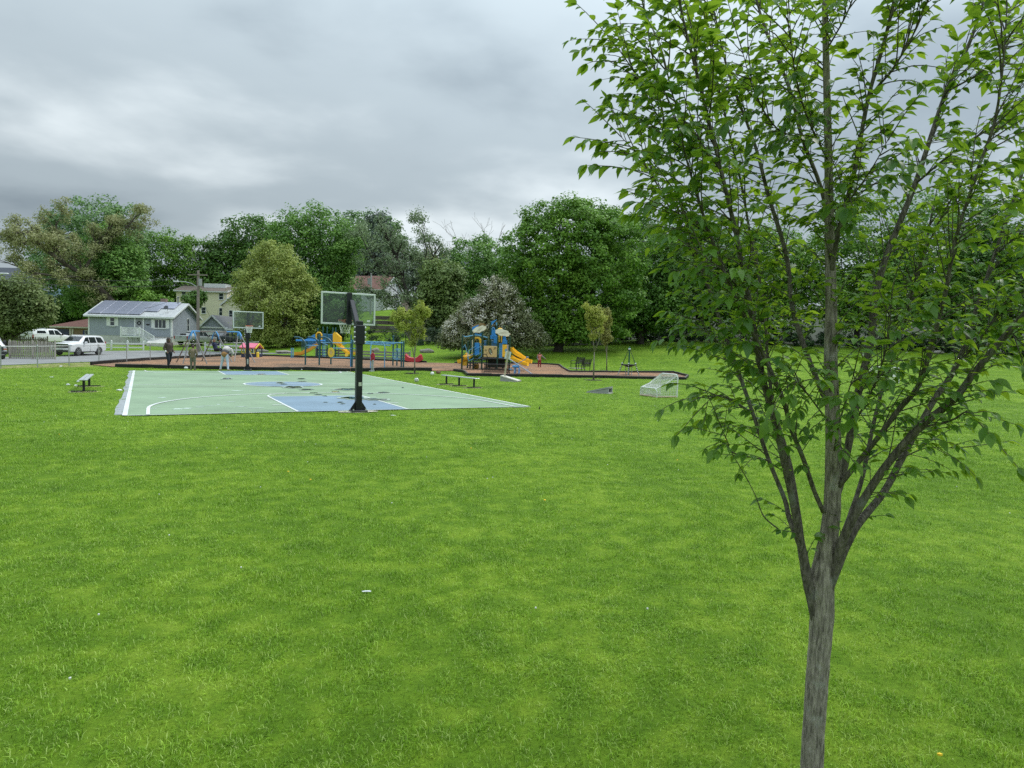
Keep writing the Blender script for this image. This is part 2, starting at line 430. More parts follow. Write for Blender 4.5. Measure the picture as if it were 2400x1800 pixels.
# road: worn asphalt beyond the chain link fence
def asphalt():
    m, n, bs = nodes_of('asphalt')
    geo = n.nodes.new('ShaderNodeNewGeometry')
    a = n.nodes.new('ShaderNodeTexNoise'); a.inputs['Scale'].default_value = 0.35; a.inputs['Detail'].default_value = 6
    b = n.nodes.new('ShaderNodeTexNoise'); b.inputs['Scale'].default_value = 40; b.inputs['Detail'].default_value = 3
    for t in (a, b): n.links.new(geo.outputs['Position'], t.inputs['Vector'])
    mx = n.nodes.new('ShaderNodeMath'); mx.operation = 'MULTIPLY_ADD'; mx.inputs[1].default_value = 0.5; n.links.new(b.outputs[0], mx.inputs[0]); n.links.new(a.outputs[0], mx.inputs[2])
    r = n.nodes.new('ShaderNodeValToRGB'); r.color_ramp.elements[0].position = 0.45; r.color_ramp.elements[1].position = 1.0
    r.color_ramp.elements[0].color = (0.17, 0.175, 0.18, 1); r.color_ramp.elements[1].color = (0.30, 0.30, 0.295, 1)
    n.links.new(mx.outputs[0], r.inputs[0]); n.links.new(r.outputs[0], bs.inputs['Base Color']); bs.inputs['Roughness'].default_value = 0.85
    return m
def P2(px, py): v = at(px, py); return (v.x, v.y)
road_poly = [P2(-320, 856), P2(0, 857), P2(100, 853), P2(215, 848.5), P2(330, 843), P2(430, 838.5), P2(568, 830.5), P2(650, 830), P2(700, 828), P2(560, 827),
             P2(460, 822), P2(340, 822), P2(250, 823), P2(180, 829), P2(124, 838), P2(0, 837), P2(-320, 838)]
tag(poly_sheet('road', road_poly, 1.6, 0.03, asphalt()), 'worn grey asphalt street corner beyond the chain link fence', kind='structure')
dirt_poly = [P2(-320, 866), P2(0, 864.5), P2(80, 862.5), P2(160, 861), P2(235, 859), P2(213, 852), P2(215, 849.5), P2(100, 854), P2(0, 858), P2(-320, 857.5)]
tag(poly_sheet('verge', dirt_poly, 1.2, 0.012, mat('verge_straw', (0.28, 0.25, 0.10), 0.95, var=0.35, scale=2.5, bump=0.6, bscale=30)), 'dry straw coloured verge under the chain link fence', kind='structure')

# mulch bed of both play areas
def mulch():
    m, n, bs = nodes_of('wood_mulch')
    geo = n.nodes.new('ShaderNodeNewGeometry')
    v = n.nodes.new('ShaderNodeTexVoronoi'); v.inputs['Scale'].default_value = 13; v.inputs['Randomness'].default_value = 1.0
    a = n.nodes.new('ShaderNodeTexNoise'); a.inputs['Scale'].default_value = 0.28; a.inputs['Detail'].default_value = 5
    for t in (v, a): n.links.new(geo.outputs['Position'], t.inputs['Vector'])
    r = n.nodes.new('ShaderNodeValToRGB'); el = r.color_ramp.elements
    el[0].position = 0.36; el[0].color = (0.205, 0.132, 0.085, 1); el[1].position = 0.66; el[1].color = (0.385, 0.205, 0.108, 1)
    n.links.new(a.outputs[0], r.inputs[0])
    hs = n.nodes.new('ShaderNodeSeparateColor'); n.links.new(v.outputs['Color'], hs.inputs[0])
    mr = n.nodes.new('ShaderNodeMapRange'); mr.inputs['To Min'].default_value = 0.55; mr.inputs['To Max'].default_value = 1.35; n.links.new(hs.outputs[0], mr.inputs[0])
    sc = n.nodes.new('ShaderNodeVectorMath'); sc.operation = 'SCALE'; n.links.new(r.outputs[0], sc.inputs[0]); n.links.new(mr.outputs[0], sc.inputs['Scale'])
    n.links.new(sc.outputs[0], bs.inputs['Base Color'])
    bp = n.nodes.new('ShaderNodeBump'); bp.inputs['Strength'].default_value = 0.9; bp.inputs['Distance'].default_value = 0.06; n.links.new(v.outputs['Distance'], bp.inputs['Height']); n.links.new(bp.outputs[0], bs.inputs['Normal'])
    bs.inputs['Roughness'].default_value = 0.95
    return m
KF = [(213, 856.5), (262, 861), (270, 861), (395, 864), (520, 866), (640, 868.5), (713, 867.5), (762, 870), (880, 870), (1012, 870.5)]
KR = [(1064, 870), (1087, 873.5), (1097, 881.5), (1320, 885), (1460, 887.5), (1605, 890)]
KB = [(1612, 884), (1580, 875), (1335, 873), (1310, 857), (1240, 853.5), (1065, 852.5), (1000, 851), (880, 846), (760, 841), (640, 836.5), (568, 833), (430, 841), (300, 849)]
mulch_poly = [P2(*p) for p in KF + KR + KB]
tag(poly_sheet('mulch_bed', mulch_poly, 0.9, 0.055, mulch(), bumpy=0.03), 'brown wood chip bed under all the play equipment', kind='structure')

# black plastic border timbers: each length of edging is a piece
M_KERB = mat('black_plastic', (0.011, 0.012, 0.013), 0.5, var=0.4, scale=3, spec=0.4)
M_KTOP = mat('grey_plastic', (0.11, 0.10, 0.095), 0.75, var=0.4, scale=5)
def border(label, pts, h=0.27, piece=1.5, wob=0.02):
    root = thing('play_border', label, 'edging', at(*pts[0]), group=None)
    W_ = [at(*p) for p in pts]
    for a, b in zip(W_[:-1], W_[1:]):
        d = b - a; n = max(1, round(d.length / piece))
        for i in range(n):
            p = a + d * (i / n); q = a + d * ((i + 1) / n)
            p = Vector((p.x, p.y, gz(p.x, p.y) + h / 2 - 0.03 + random.uniform(-wob, wob))); q = Vector((q.x, q.y, gz(q.x, q.y) + h / 2 - 0.03 + random.uniform(-wob, wob)))
            dd = (q - p).normalized() * 0.006
            o = MB().bar(p + dd - root.location, q - dd - root.location, 0.14, h, r=0.018).build('timber', M_KERB, root)
            up = Vector((0, 0, h / 2 + 0.006))
            MB().bar(p + dd * 5 + up - root.location, q - dd * 5 + up - root.location, 0.10, 0.012).build('cap_strip', M_KTOP, o)  # lighter grey strip along the top of each piece
    return root
border('black plastic edging between basketball court and play area mulch', KF[2:], 0.27)
border('short black plastic edging behind the hooded man beside the road', [(213, 856.5), (300, 849), (430, 841), (568, 832)], 0.30, 1.8)
border('black plastic edging behind the blue and yellow slides', [(590, 834.5), (640, 836.5), (760, 841), (880, 846), (1000, 851)], 0.22, 1.8)
border('black plastic edging in front of the tower play structure', KR, 0.22)
border('black plastic edging round the spinner and behind the seesaw', [(1605, 890), (1612, 884), (1580, 875), (1335, 873), (1310, 857), (1240, 853.5), (1065, 852.5)], 0.2)

# ------------------------------------------------------------------ basketball court
def court_paint(name, col, var=0.10):
    m, n, bs = nodes_of(name)
    geo = n.nodes.new('ShaderNodeNewGeometry')
    a = n.nodes.new('ShaderNodeTexNoise'); a.inputs['Scale'].default_value = 0.5; a.inputs['Detail'].default_value = 6; a.inputs['Roughness'].default_value = 0.65
    b = n.nodes.new('ShaderNodeTexNoise'); b.inputs['Scale'].default_value = 55; b.inputs['Detail'].default_value = 2
    for t in (a, b): n.links.new(geo.outputs['Position'], t.inputs['Vector'])
    mx = n.nodes.new('ShaderNodeMath'); mx.operation = 'MULTIPLY_ADD'; mx.inputs[1].default_value = 0.25; n.links.new(b.outputs[0], mx.inputs[0]); n.links.new(a.outputs[0], mx.inputs[2])
    r = n.nodes.new('ShaderNodeValToRGB'); r.color_ramp.elements[0].position = 0.4; r.color_ramp.elements[1].position = 0.85
    r.color_ramp.elements[0].color = (*[c * (1 - var * 2) for c in col], 1); r.color_ramp.elements[1].color = (*[c * (1 + var) for c in col], 1)
    n.links.new(mx.outputs[0], r.inputs[0]); n.links.new(r.outputs[0], bs.inputs['Base Color'])
    rr = n.nodes.new('ShaderNodeMapRange'); rr.inputs['To Min'].default_value = 0.42; rr.inputs['To Max'].default_value = 0.75; n.links.new(a.outputs[0], rr.inputs[0]); n.links.new(rr.outputs[0], bs.inputs['Roughness']); bs.inputs['Specular IOR Level'].default_value = 0.22
    bp = n.nodes.new('ShaderNodeBump'); bp.inputs['Strength'].default_value = 0.25; bp.inputs['Distance'].default_value = 0.004; n.links.new(b.outputs[0], bp.inputs['Height']); n.links.new(bp.outputs[0], bs.inputs['Normal'])
    return m
M_GREEN = court_paint('court_green', (0.258, 0.362, 0.232)); M_BLUE = court_paint('court_blue', (0.215, 0.305, 0.385)); M_LINE = court_paint('court_line', (0.68, 0.72, 0.70), 0.05)
court_o = thing('basketball_court', 'pale green asphalt court with white lines', 'court', court(0, CL / 2)); court_o['kind'] = 'structure'; del court_o['category']
OFF = -court(0, CL / 2)
def sheet(name, uvs, z, m, parent=court_o):
    b = MB(); b.add([court(u, v, z) + OFF for u, v in uvs], [tuple(range(len(uvs)))]); return b.build(name, m, parent)
left_edge = [(-CW / 2 - 0.24 + random.uniform(-.06, .05), v) for v in np.arange(26.0, -0.1, -0.8)]
slab = MB(); top = [(-6.6, 0), (-6.6 + 0, 0)]
ring = [(CW / 2 + 0.05, -0.05), (CW / 2 + 0.05, CL + .1)] + [(u, v) for u, v in left_edge]
nr = len(ring)
slab.add([court(u, v, 0.02) + OFF for u, v in ring] + [court(u, v, -0.12) + OFF for u, v in ring], [tuple(range(nr))] + [(i, i + nr, (i + 1) % nr + nr, (i + 1) % nr) for i in range(nr)])
slab.build('paved_edge', mat('court_asphalt_edge', (0.30, 0.33, 0.34), 0.85, var=0.2), court_o)
sheet('green_surface', [(-CW / 2 - 0.02, 0), (CW / 2 + 0.02, 0), (CW / 2 + 0.02, CL), (-CW / 2 - 0.02, CL)], 0.024, M_GREEN)
sheet('blue_key', [(-1.83, 0), (1.83, 0), (1.83, 5.8), (-1.83, 5.8)], 0.028, M_BLUE)
sheet('blue_key', [(-1.83, CL), (1.83, CL), (1.83, CL - 4.6), (-1.83, CL - 4.6)], 0.028, M_BLUE)
sheet('blue_circle', [(1.83 * math.cos(t), 13 + 1.83 * math.sin(t)) for t in np.linspace(0, 2 * math.pi, 48, endpoint=False)], 0.028, M_BLUE)
def line(pts, w_=0.10, z=0.032, closed=False, m=None, name='painted_line'):
    b = MB(); pts = [np.array(p, float) for p in pts]; k = len(pts); L_ = []
    for i in range(k):
        d = (pts[(i + 1) % k] - pts[i - 1]) if closed else pts[min(i + 1, k - 1)] - pts[max(i - 1, 0)]
        nn = np.array((-d[1], d[0])) / np.hypot(*d) * w_ / 2
        L_.append((pts[i] + nn, pts[i] - nn))
    vs = [court(*q, z) + OFF for pr in L_ for q in pr]
    b.add(vs, [(2 * i, 2 * i + 1, 2 * ((i + 1) % k) + 1, 2 * ((i + 1) % k)) for i in range(k if closed else k - 1)])
    return b.build(name, m or M_LINE, court_o)
line([(-CW / 2, 0.06), (-CW / 2, CL - .06)], 0.13); line([(CW / 2, 0.06), (CW / 2, CL - .06)], 0.13)
line([(-CW / 2, 0.04), (CW / 2, 0.04)], 0.05); line([(-CW / 2, 13), (CW / 2, 13)], 0.09, 0.0335)
line([(1.83 * math.cos(t), 13 + 1.83 * math.sin(t)) for t in np.linspace(0, 2 * math.pi, 48, endpoint=False)], 0.10, 0.035, True)
for end, ft in ((0, 5.8), (1, 4.6)):
    f = (lambda v: v) if not end else (lambda v: CL - v)
    for s in (-1, 1): line([(s * 1.83, f(0.07)), (s * 1.83, f(ft))], 0.08, 0.035)
    line([(-1.83, f(ft)), (1.83, f(ft))], 0.07, 0.0365)
    if not end: line([(1.83 * math.cos(t), ft + 1.72 * math.sin(t)) for t in np.linspace(0.02, math.pi - 0.02, 20)], 0.07, 0.0335)
    if end: line([(-6.02, f(.12))] + [(6.0 * math.cos(t), f(0.45 + 4.3 * math.sin(t))) for t in np.linspace(math.pi, 0, 36)] + [(6.02, f(.12))], 0.10, 0.038)
    else: line([(-6.02, f(.12))] + [(6.0 * math.cos(t), f(1.9 + 5.5 * math.sin(t))) for t in np.linspace(math.pi, 0, 36)] + [(6.02, f(.12))], 0.10, 0.038)
    if not end:
        for s in (-1, 1):
            for v, ww in ((2.3, .2), (3.2, .06), (4.1, .06), (5.0, .06)): line([(s * 1.88, v), (s * 2.25, v)], ww * .6, 0.0335)
# crack across the court
ck = [(u, 11.3 + 0.05 * math.sin(u * 1.7) + random.uniform(-.03, .03)) for u in np.linspace(-6.9, 6.6, 60)]
line(ck, 0.06, 0.040, m=mat('crack_stain', (0.20, 0.17, 0.14), 0.9, var=0.3), name='crack')
# scuffs where old paint shows
M_SCUFF = court_paint('court_scuff', (0.55, 0.66, 0.60), 0.15)
def blob_uv(u, v, ru, rv, n=14, jag=0.35): return [(u + ru * (1 + random.uniform(-jag, jag)) * math.cos(t), v + rv * (1 + random.uniform(-jag, jag)) * math.sin(t)) for t in np.linspace(0, 2 * math.pi, n, endpoint=False)]
for u, v, ru, rv in [(-5.2, 1.6, .16, .12), (-4.9, 1.75, .12, .1), (-4.5, 2.1, .2, .05), (-4.3, 2.5, .3, .04), (-5.5, 5.9, .14, .12), (-3.9, 2.9, .1, .08), (-3.3, 2.0, .2, .06), (-2.9, 1.4, .3, .07), (-5.9, 1.9, .06, .05), (-5.7, 2.4, .05, .05), (-3.4, 3.8, .2, .06), (-2.6, 8.9, .22, .14), (-5.8, 1.9, .05, .06)]:
    sheet('paint_scuff', blob_uv(u, v, ru, rv, 12, .45), 0.0305, M_SCUFF)
# puddles left by rain
def puddle_mat():
    m, n, bs = nodes_of('rain_puddle')
    bs.inputs['Base Color'].default_value = (0.035, 0.05, 0.042, 1); bs.inputs['Roughness'].default_value = 0.03; bs.inputs['Specular IOR Level'].default_value = 0.6
    return m
M_PUD = puddle_mat(); M_SILT = court_paint('dried_silt', (.36, .45, .37), .1); M_DAMP = court_paint('damp_paint', (.16, .22, .175), .1)
for i, (px, py, w_, h_) in enumerate([(688, 909, 40, 5.5), (657, 898.8, 22, 2.2), (665, 902, 14, 1.2), (718, 914.5, 36, 2.2), (706, 889, 24, 1.6), (708, 895, 18, 1.2), (532, 888.5, 20, 4), (613, 878.3, 18, 1.3), (815, 914, 54, 4.5), (786, 920.5, 26, 1.4),
                             (828, 935, 58, 7), (880, 938, 62, 5), (735, 922.5, 18, 1.1), (746, 927, 18, 1.4), (797, 945, 14, 1.6), (803, 948.5, 11, 1.4), (878, 949.5, 7, 1.3), (897, 921.5, 26, 2.2), (944, 910, 6, 1.2), (762, 930, 13, .9), (763, 945, 10, 1), (868, 924, 14, 1.6)]):
    c = np.array(at(px, py))[:2]; e1 = np.array(at(px + w_ / 2, py))[:2] - c; e2 = np.array(at(px, py - h_ / 2))[:2] - c
    b = MB(); n = 26; ph = random.uniform(0, 6)
    pts = []
    for t in np.linspace(0, 2 * math.pi, n, endpoint=False):
        r = 1 + 0.22 * math.sin(2 * t + ph) + 0.16 * math.sin(5 * t + ph * 2) + random.uniform(-.1, .1)
        q = c + e1 * math.cos(t) * r * .84 + e2 * math.sin(t) * r * .86; pts.append((q[0], q[1], 0.0425 + 0.0008 * (i % 5)))
    b.add([Vector(p) + OFF for p in pts], [tuple(range(n))]); b.build('puddle', M_PUD, court_o)
    rim = MB(); rim.add([Vector((c[0] + (p[0] - c[0]) * 1.28, c[1] + (p[1] - c[1]) * 1.4, .0408 + .0002 * (i % 7))) + OFF for p in pts], [tuple(range(n))]); rim.build('dried_rim', M_SILT, court_o)
# ------------------------------------------------------------------ trees beyond the lawn
def crown_arrays(rng, lobes, n_clump, per, rc, leaf, flat=0.75, inner=0.22, fill=0.70, updir=0.55, droop=0.0):
    lob = np.array(lobes, float)
    area = (lob[:, 3] * lob[:, 5] + lob[:, 3] * lob[:, 4]); pr = area / area.sum()
    C = []; Nn = []
    while len(C) < n_clump:
        k = rng.choice(len(lob), p=pr); d = rng.normal(size=3); d /= np.linalg.norm(d)
        if d[2] < -0.75 and rng.random() < 0.6: continue
        r = rng.uniform(0.82, 1.03) if rng.random() > inner else rng.uniform(0.3, 0.82)
        r *= 1 + 0.11 * math.sin(4.1 * d[0] + 2.3 * d[2] + k * 1.7) * math.sin(3.7 * d[1] - 3.1 * d[2] + k) + 0.06 * math.sin(9 * d[0] - 7 * d[2] + k)
        c = lob[k, :3] + d * r * lob[k, 3:6]
        q = np.sqrt((((c - lob[:, :3]) / lob[:, 3:6]) ** 2).sum(1)); q[k] = 9
        if (q < fill).any() and rng.random() < 0.85: continue
        C.append(c); Nn.append(d)
    C = np.array(C); Nn = np.array(Nn)
    csz = rng.uniform(0.6, 1.35, len(C)) * rc
    n = n_clump * per
    ci = np.repeat(np.arange(n_clump), per)
    o = rng.normal(size=(n, 3)); o /= np.linalg.norm(o, axis=1)[:, None]
    o *= (rng.random(n) ** 0.45)[:, None]
    o[:, 2] *= flat
    P = C[ci] + o * csz[ci][:, None]
    P[:, 2] -= droop * (o[:, 0] ** 2 + o[:, 1] ** 2) * csz[ci]
    nrm = o * 0.55 + Nn[ci] * 0.35 + np.array((0, 0, updir)) + rng.normal(size=(n, 3)) * 0.42
    nrm /= np.linalg.norm(nrm, axis=1)[:, None]
    tint = np.clip(rng.normal(0.5, 0.17, n_clump)[ci] + rng.normal(0, 0.2, n), 0, 1)
    return P, nrm, tint, C
def leaf_quads(rng, P, nrm, size, asp=0.62):
    n = len(P)
    t = np.cross(nrm, rng.normal(size=(n, 3))); t /= np.linalg.norm(t, axis=1)[:, None] + 1e-9
    b = np.cross(nrm, t)
    s = size * rng.uniform(0.65, 1.3, n)[:, None] * 0.5
    V = np.empty((n, 4, 3)); V[:, 0] = P - t * s; V[:, 1] = P + b * s * asp - t * s * .15 + nrm * s * .15; V[:, 2] = P + t * s; V[:, 3] = P - b * s * asp - t * s * .15 + nrm * s * .15
    return V.reshape(-1, 3), np.arange(4 * n).reshape(n, 4)
def limb_path(rng, a, b, n=6, sag=0.12, wob=0.05):
    a = np.array(a, float); b = np.array(b, float); L_ = np.linalg.norm(b - a); pts = []
    off = rng.normal(size=3) * wob * L_
    for i in range(n + 1):
        t = i / n; p = a + (b - a) * t + off * math.sin(math.pi * t) + np.array((0, 0, -sag * L_ * math.sin(math.pi * t) * (1 - t)))
        pts.append(Vector(p))
    return pts
BARK = mat('bark_grey_brown', (0.085, 0.070, 0.055), 0.95, var=0.35, scale=3, bump=0.8, bscale=14)
BARK_D = mat('bark_dark', (0.045, 0.038, 0.030), 0.95, var=0.35, scale=3, bump=0.8, bscale=14)
BARK_P = mat('bark_pale', (0.22, 0.19, 0.16), 0.95, var=0.3, scale=3, bump=0.6, bscale=14)
def tree(label, base_px, base_py, d, lobes_px, leafm, leaf=0.26, n_clump=420, per=60, rc=0.95, seed=1, trunk_r=0.3, bark=BARK, group='trees beyond the lawn',
         name='broadleaf_tree', cat='tree', flat=0.75, depth=0.9, z0=None, updir=0.55, trunk=True, droop=0.0, fill=0.7, inner=.28, limbs=9):
    rng = np.random.default_rng(seed)
    b = atd(base_px, base_py, d); b.z = gz(b.x, b.y) if z0 is None else z0
    root = thing(name, label, cat, b, group=group)
    lobes = []
    for i, (px, py, rx, ry) in enumerate(lobes_px):
        c = atd(px, py, d) - b; k = d / F
        lobes.append((c.x, c.y + rng.uniform(-.35, .35) * rx * k, c.z, rx * k * 1.08, rx * k * depth, ry * k * 1.08))
    P, nrm, tint, C = crown_arrays(rng, lobes, int(n_clump * 1.3), per, rc, leaf, flat, inner, fill, updir, droop)
    V, Qd = leaf_quads(rng, P, nrm, leaf * 1.24)
    me = np_mesh('crown', V, Qd, tint); me.materials.append(leafm)
    o = bpy.data.objects.new('crown', me); COL.objects.link(o); o.parent = root
    if trunk:
        mb = MB(); cz_ = np.mean([l[2] for l in lobes]); low = min(l[2] - l[5] for l in lobes)
        cx_ = np.mean([l[0] for l in lobes]); cy_ = np.mean([l[1] for l in lobes])
        fork = np.array((cx_ * 0.25, cy_ * 0.25, max(low + 0.5, 1.6)))
        tp = limb_path(rng, (0, 0, -0.3), fork, 5, 0, 0.03); mb.tube(tp, [trunk_r * (1.35 if i == 0 else 1.1 - 0.06 * i) for i in range(6)], 9)
        sel = rng.permutation(len(C))[:limbs]
        for k in sel:
            pth = limb_path(rng, fork - np.array((0, 0, .3)), C[k] * 0.93 + np.array((0, 0, 0)) + fork * 0.07, 7, 0.10, 0.06)
            mb.tube(pth, [trunk_r * 0.62 * (1 - 0.125 * i) for i in range(8)], 6)
            for q in range(2):
                j = int(rng.integers(3, 7)); e_ = C[rng.integers(len(C))]
                if np.linalg.norm(e_ - np.array(pth[j])) < 4.5: mb.tube(limb_path(rng, pth[j], e_, 4, 0.05, 0.06), [trunk_r * 0.2, trunk_r * .16, trunk_r * .12, trunk_r * .09, trunk_r * .05], 5)
        mb.build('trunk', bark, root, True, angle=0)
    return root
def grow(rng, p, d, L_, r, depth, segs, tips, spread=0.55, kids=(2, 4), shrink=0.7, up=0.15, min_r=0.012):
    """a branching skeleton: every limb is a tapering bent path that forks on"""
    pts = [np.array(p)]; d = np.array(d, float); n = 4
    for i in range(n):
        d = d + rng.normal(size=3) * 0.12 + np.array((0, 0, up * 0.25)); d /= np.linalg.norm(d)
        pts.append(pts[-1] + d * L_ / n)
    segs.append((pts, r, max(min_r, r * 0.62)))
    if depth == 0:
        tips.append((pts[-1], d)); tips.append((pts[-2], d)); return
    for _ in range(int(rng.integers(kids[0], kids[1] + 1))):
        j = int(rng.integers(2, n + 1)); nd = d + rng.normal(size=3) * spread; nd[2] += up; nd /= np.linalg.norm(nd)
        grow(rng, pts[j], nd, L_ * shrink * rng.uniform(0.75, 1.2), max(min_r, r * 0.58), depth - 1, segs, tips, spread, kids, shrink, up, min_r)
def branchy(label, base_px, base_py, d, height, leafm, leaf=0.2, per=8, rc=0.5, seed=1, trunk_r=0.28, bark=BARK_D, lean=(0, 0, 1), depth=4, spread=0.55, kids=(2, 4), group='trees beyond the lawn', name='budding_tree', shrink=0.72, up=0.15, sc=(1, 1, 1), z0=None, first=0.32, extra_limbs=(), min_r=0.014, flat=.7):
    rng = np.random.default_rng(seed)
    b = atd(base_px, base_py, d); b.z = gz(b.x, b.y) if z0 is None else z0
    root = thing(name, label, 'tree', b, group=group)
    segs, tips = [], []
    if extra_limbs:
        for pth, r in extra_limbs:
            pts = [np.array(atd(px, py, d + dd) - b) for px, py, dd in pth]
            segs.append((pts, r, r * 0.45))
            for j in range(1, len(pts)):
                dr = pts[j] - pts[j - 1]; dr /= np.linalg.norm(dr)
                for _ in range(3):
                    nd = dr + rng.normal(size=3) * spread; nd[2] += up; nd /= np.linalg.norm(nd)
                    grow(rng, pts[j - 1] + (pts[j] - pts[j - 1]) * rng.random(), nd, height * 0.2 * rng.uniform(.7, 1.2), r * 0.4, depth - 2, segs, tips, spread, kids, shrink, up, min_r)
    else: grow(rng, (0, 0, -.3), lean, height * first, trunk_r, depth, segs, tips, spread, kids, shrink, up, min_r)
    mb = MB()
    for pts, r0, r1 in segs: mb.tube([Vector(q) for q in pts], [r0 + (r1 - r0) * i / (len(pts) - 1) for i in range(len(pts))], 6 if r0 > .06 else 4, cap=False)
    mb.build('trunk', bark, root, True, angle=0)
    if per:
        T = np.array([t[0] for t in tips]); n = len(T) * per; ci = np.repeat(np.arange(len(T)), per)
        o = rng.normal(size=(n, 3)); o /= np.linalg.norm(o, axis=1)[:, None]; o *= (rng.random(n) ** .5)[:, None] * rc; o[:, 2] *= flat
        nrm = o / rc + np.array((0, 0, .5)) + rng.normal(size=(n, 3)) * .5; nrm /= np.linalg.norm(nrm, axis=1)[:, None]
        tint = np.clip(rng.normal(.5, .18, len(T))[ci] + rng.normal(0, .2, n), 0, 1)
        V, Qd = leaf_quads(rng, T[ci] + o, nrm, leaf); me = np_mesh('crown', V, Qd, tint); me.materials.append(leafm)
        q = bpy.data.objects.new('crown', me); COL.objects.link(q); q.parent = root
    return root
LM_MAPLE = leaf_mat('leaf_maple', (0.064, 0.167, 0.024), (0.246, 0.440, 0.052), 0.28, nscale=0.5)
LM_DARK = leaf_mat('leaf_deep_green', (0.045, 0.121, 0.024), (0.168, 0.323, 0.046), 0.25, nscale=0.5)
LM_MID = leaf_mat('leaf_mid_green', (0.088, 0.205, 0.046), (0.258, 0.450, 0.084), 0.28, nscale=0.4)
LM_COOL = leaf_mat('leaf_blue_green', (0.099, 0.196, 0.074), (0.235, 0.391, 0.122), 0.28, nscale=0.4)
LM_OLIVE = leaf_mat('leaf_yellow_olive', (0.215, 0.285, 0.065), (0.500, 0.570, 0.155), 0.35, nscale=0.5)
LM_TAN = leaf_mat('leaf_tan_bud', (0.205, 0.225, 0.090), (0.445, 0.455, 0.210), 0.3, nscale=0.4)
LM_GREY = leaf_mat('leaf_grey_green', (0.130, 0.200, 0.100), (0.300, 0.385, 0.200), 0.3, nscale=0.4)
LM_BROWN = leaf_mat('leaf_russet_bud', (0.187, 0.145, 0.093), (0.357, 0.281, 0.178), 0.3)
LM_BLOSSOM = leaf_mat('blossom_cream', (0.55, 0.52, 0.43), (0.80, 0.78, 0.68), 0.3)
LM_THORN = leaf_mat('leaf_bronze_green', (0.120, 0.150, 0.062), (0.310, 0.330, 0.165), 0.28)
LM_LIME = leaf_mat('leaf_gold_green', (0.24, 0.31, 0.045), (0.55, 0.62, 0.12), 0.4, nscale=1.2)
LM_AMBER = leaf_mat('leaf_amber_green', (0.29, 0.33, 0.055), (0.57, 0.60, 0.14), 0.4, nscale=1.2)
LM_HEDGE = leaf_mat('leaf_hedge', (0.016, 0.046, 0.016), (0.052, 0.109, 0.032), 0.2)

# --- the back rows first
tree('tall dark green tree rising behind the tan budding oak', 205, 740, 112, [(215, 540, 100, 72), (160, 580, 80, 70), (265, 580, 65, 70), (215, 640, 100, 60)], LM_COOL, 0.36, 420, 50, 1.3, 21, .35)
branchy('tan budding oak with long dark limbs over the blue house', 300, 760, 92, 7.0, LM_TAN, 0.25, 17, .85, 22, .34, BARK, depth=5, spread=.62, kids=(2, 3),
        extra_limbs=[([(300, 752, 0), (250, 690, 0), (205, 650, -1), (140, 610, -1.5), (90, 572, -2), (68, 552, -2)], .40), ([(196, 640, -1), (215, 600, 0), (240, 560, 1), (265, 525, 1)], .22),
                     ([(150, 615, -1), (125, 575, 2), (135, 545, 3), (130, 525, 3)], .2), ([(205, 650, -1), (140, 648, -3), (80, 640, -4), (30, 620, -4)], .2), ([(70, 565, -2), (40, 570, -1), (28, 550, -1)], .12), ([(240, 570, 1), (300, 530, 2), (320, 505, 2)], .16)], flat=.75, up=.04)
tree('rounded mid green maple behind the low brown house', 245, 765, 96, [(255, 590, 45, 58), (235, 640, 42, 60), (285, 650, 55, 75), (225, 700, 50, 45)], LM_MID, 0.30, 360, 50, 1.1, 23, .32)
tree('broad green maple behind the grey ranch house', 395, 765, 120, [(390, 600, 62, 52), (440, 622, 42, 58), (340, 640, 50, 60), (420, 670, 60, 45), (330, 690, 60, 40)], LM_MAPLE, 0.30, 430, 50, 1.15, 24, .32)
tree('leafy green tree growing behind the low house roof', 140, 800, 114, [(155, 728, 48, 28), (200, 716, 40, 34), (112, 748, 40, 20)], LM_DARK, 0.27, 300, 50, .95, 25, .22)
tree('bright green low tree over the solar panel roof', 300, 790, 96, [(265, 712, 26, 18), (300, 716, 32, 20), (345, 708, 30, 22), (380, 714, 22, 18)], LM_MAPLE, 0.28, 200, 50, .7, 26, .14)
tree('shaggy olive green tree beside the parked white van', 8, 815, 66, [(30, 684, 48, 30), (80, 706, 34, 26), (5, 725, 46, 38), (62, 740, 36, 22), (0, 770, 30, 30), (100, 738, 20, 14), (30, 755, 34, 18)], leaf_mat('leaf_olive_shag', (0.100, 0.150, 0.045), (0.260, 0.325, 0.100), .3), 0.22, 430, 50, .8, 27, .2, droop=.5)
tree('deep green tree with round top behind the cream house', 560, 770, 122, [(590, 570, 70, 60), (525, 610, 52, 60), (560, 660, 75, 60), (505, 670, 40, 60)], LM_DARK, 0.38, 430, 48, 1.4, 28, .35)
tree('small dark shrubby tree between ranch house and cream house', 452, 765, 96, [(452, 708, 20, 14), (468, 695, 14, 12), (440, 722, 14, 12)], LM_DARK, 0.25, 60, 40, .7, 29, .1)
tree('tall fresh green tree towering over the yellow olive tree', 720, 800, 104, [(735, 555, 70, 60), (690, 570, 55, 50), (790, 580, 55, 60), (740, 640, 85, 70), (770, 710, 60, 60)], LM_MID, 0.32, 520, 50, 1.2, 30, .34)
tree('dome topped green tree far up the hill', 845, 760, 150, [(850, 555, 62, 55), (900, 570, 50, 55), (830, 620, 70, 60)], LM_COOL, 0.45, 330, 46, 1.6, 31, .35)
tree('grey green spruce like tree on the hill crest', 890, 760, 142, [(888, 545, 26, 42), (880, 600, 48, 45), (895, 655, 58, 50)], leaf_mat('leaf_slate_green', (0.076, 0.111, 0.085), (0.170, 0.221, 0.162), .2), 0.42, 250, 46, 1.3, 32, .3)
branchy('russet budding tree beside the white hillside house', 775, 770, 126, 15, LM_BROWN, 0.34, 10, 1.1, 33, .2, BARK, depth=4, spread=.5)
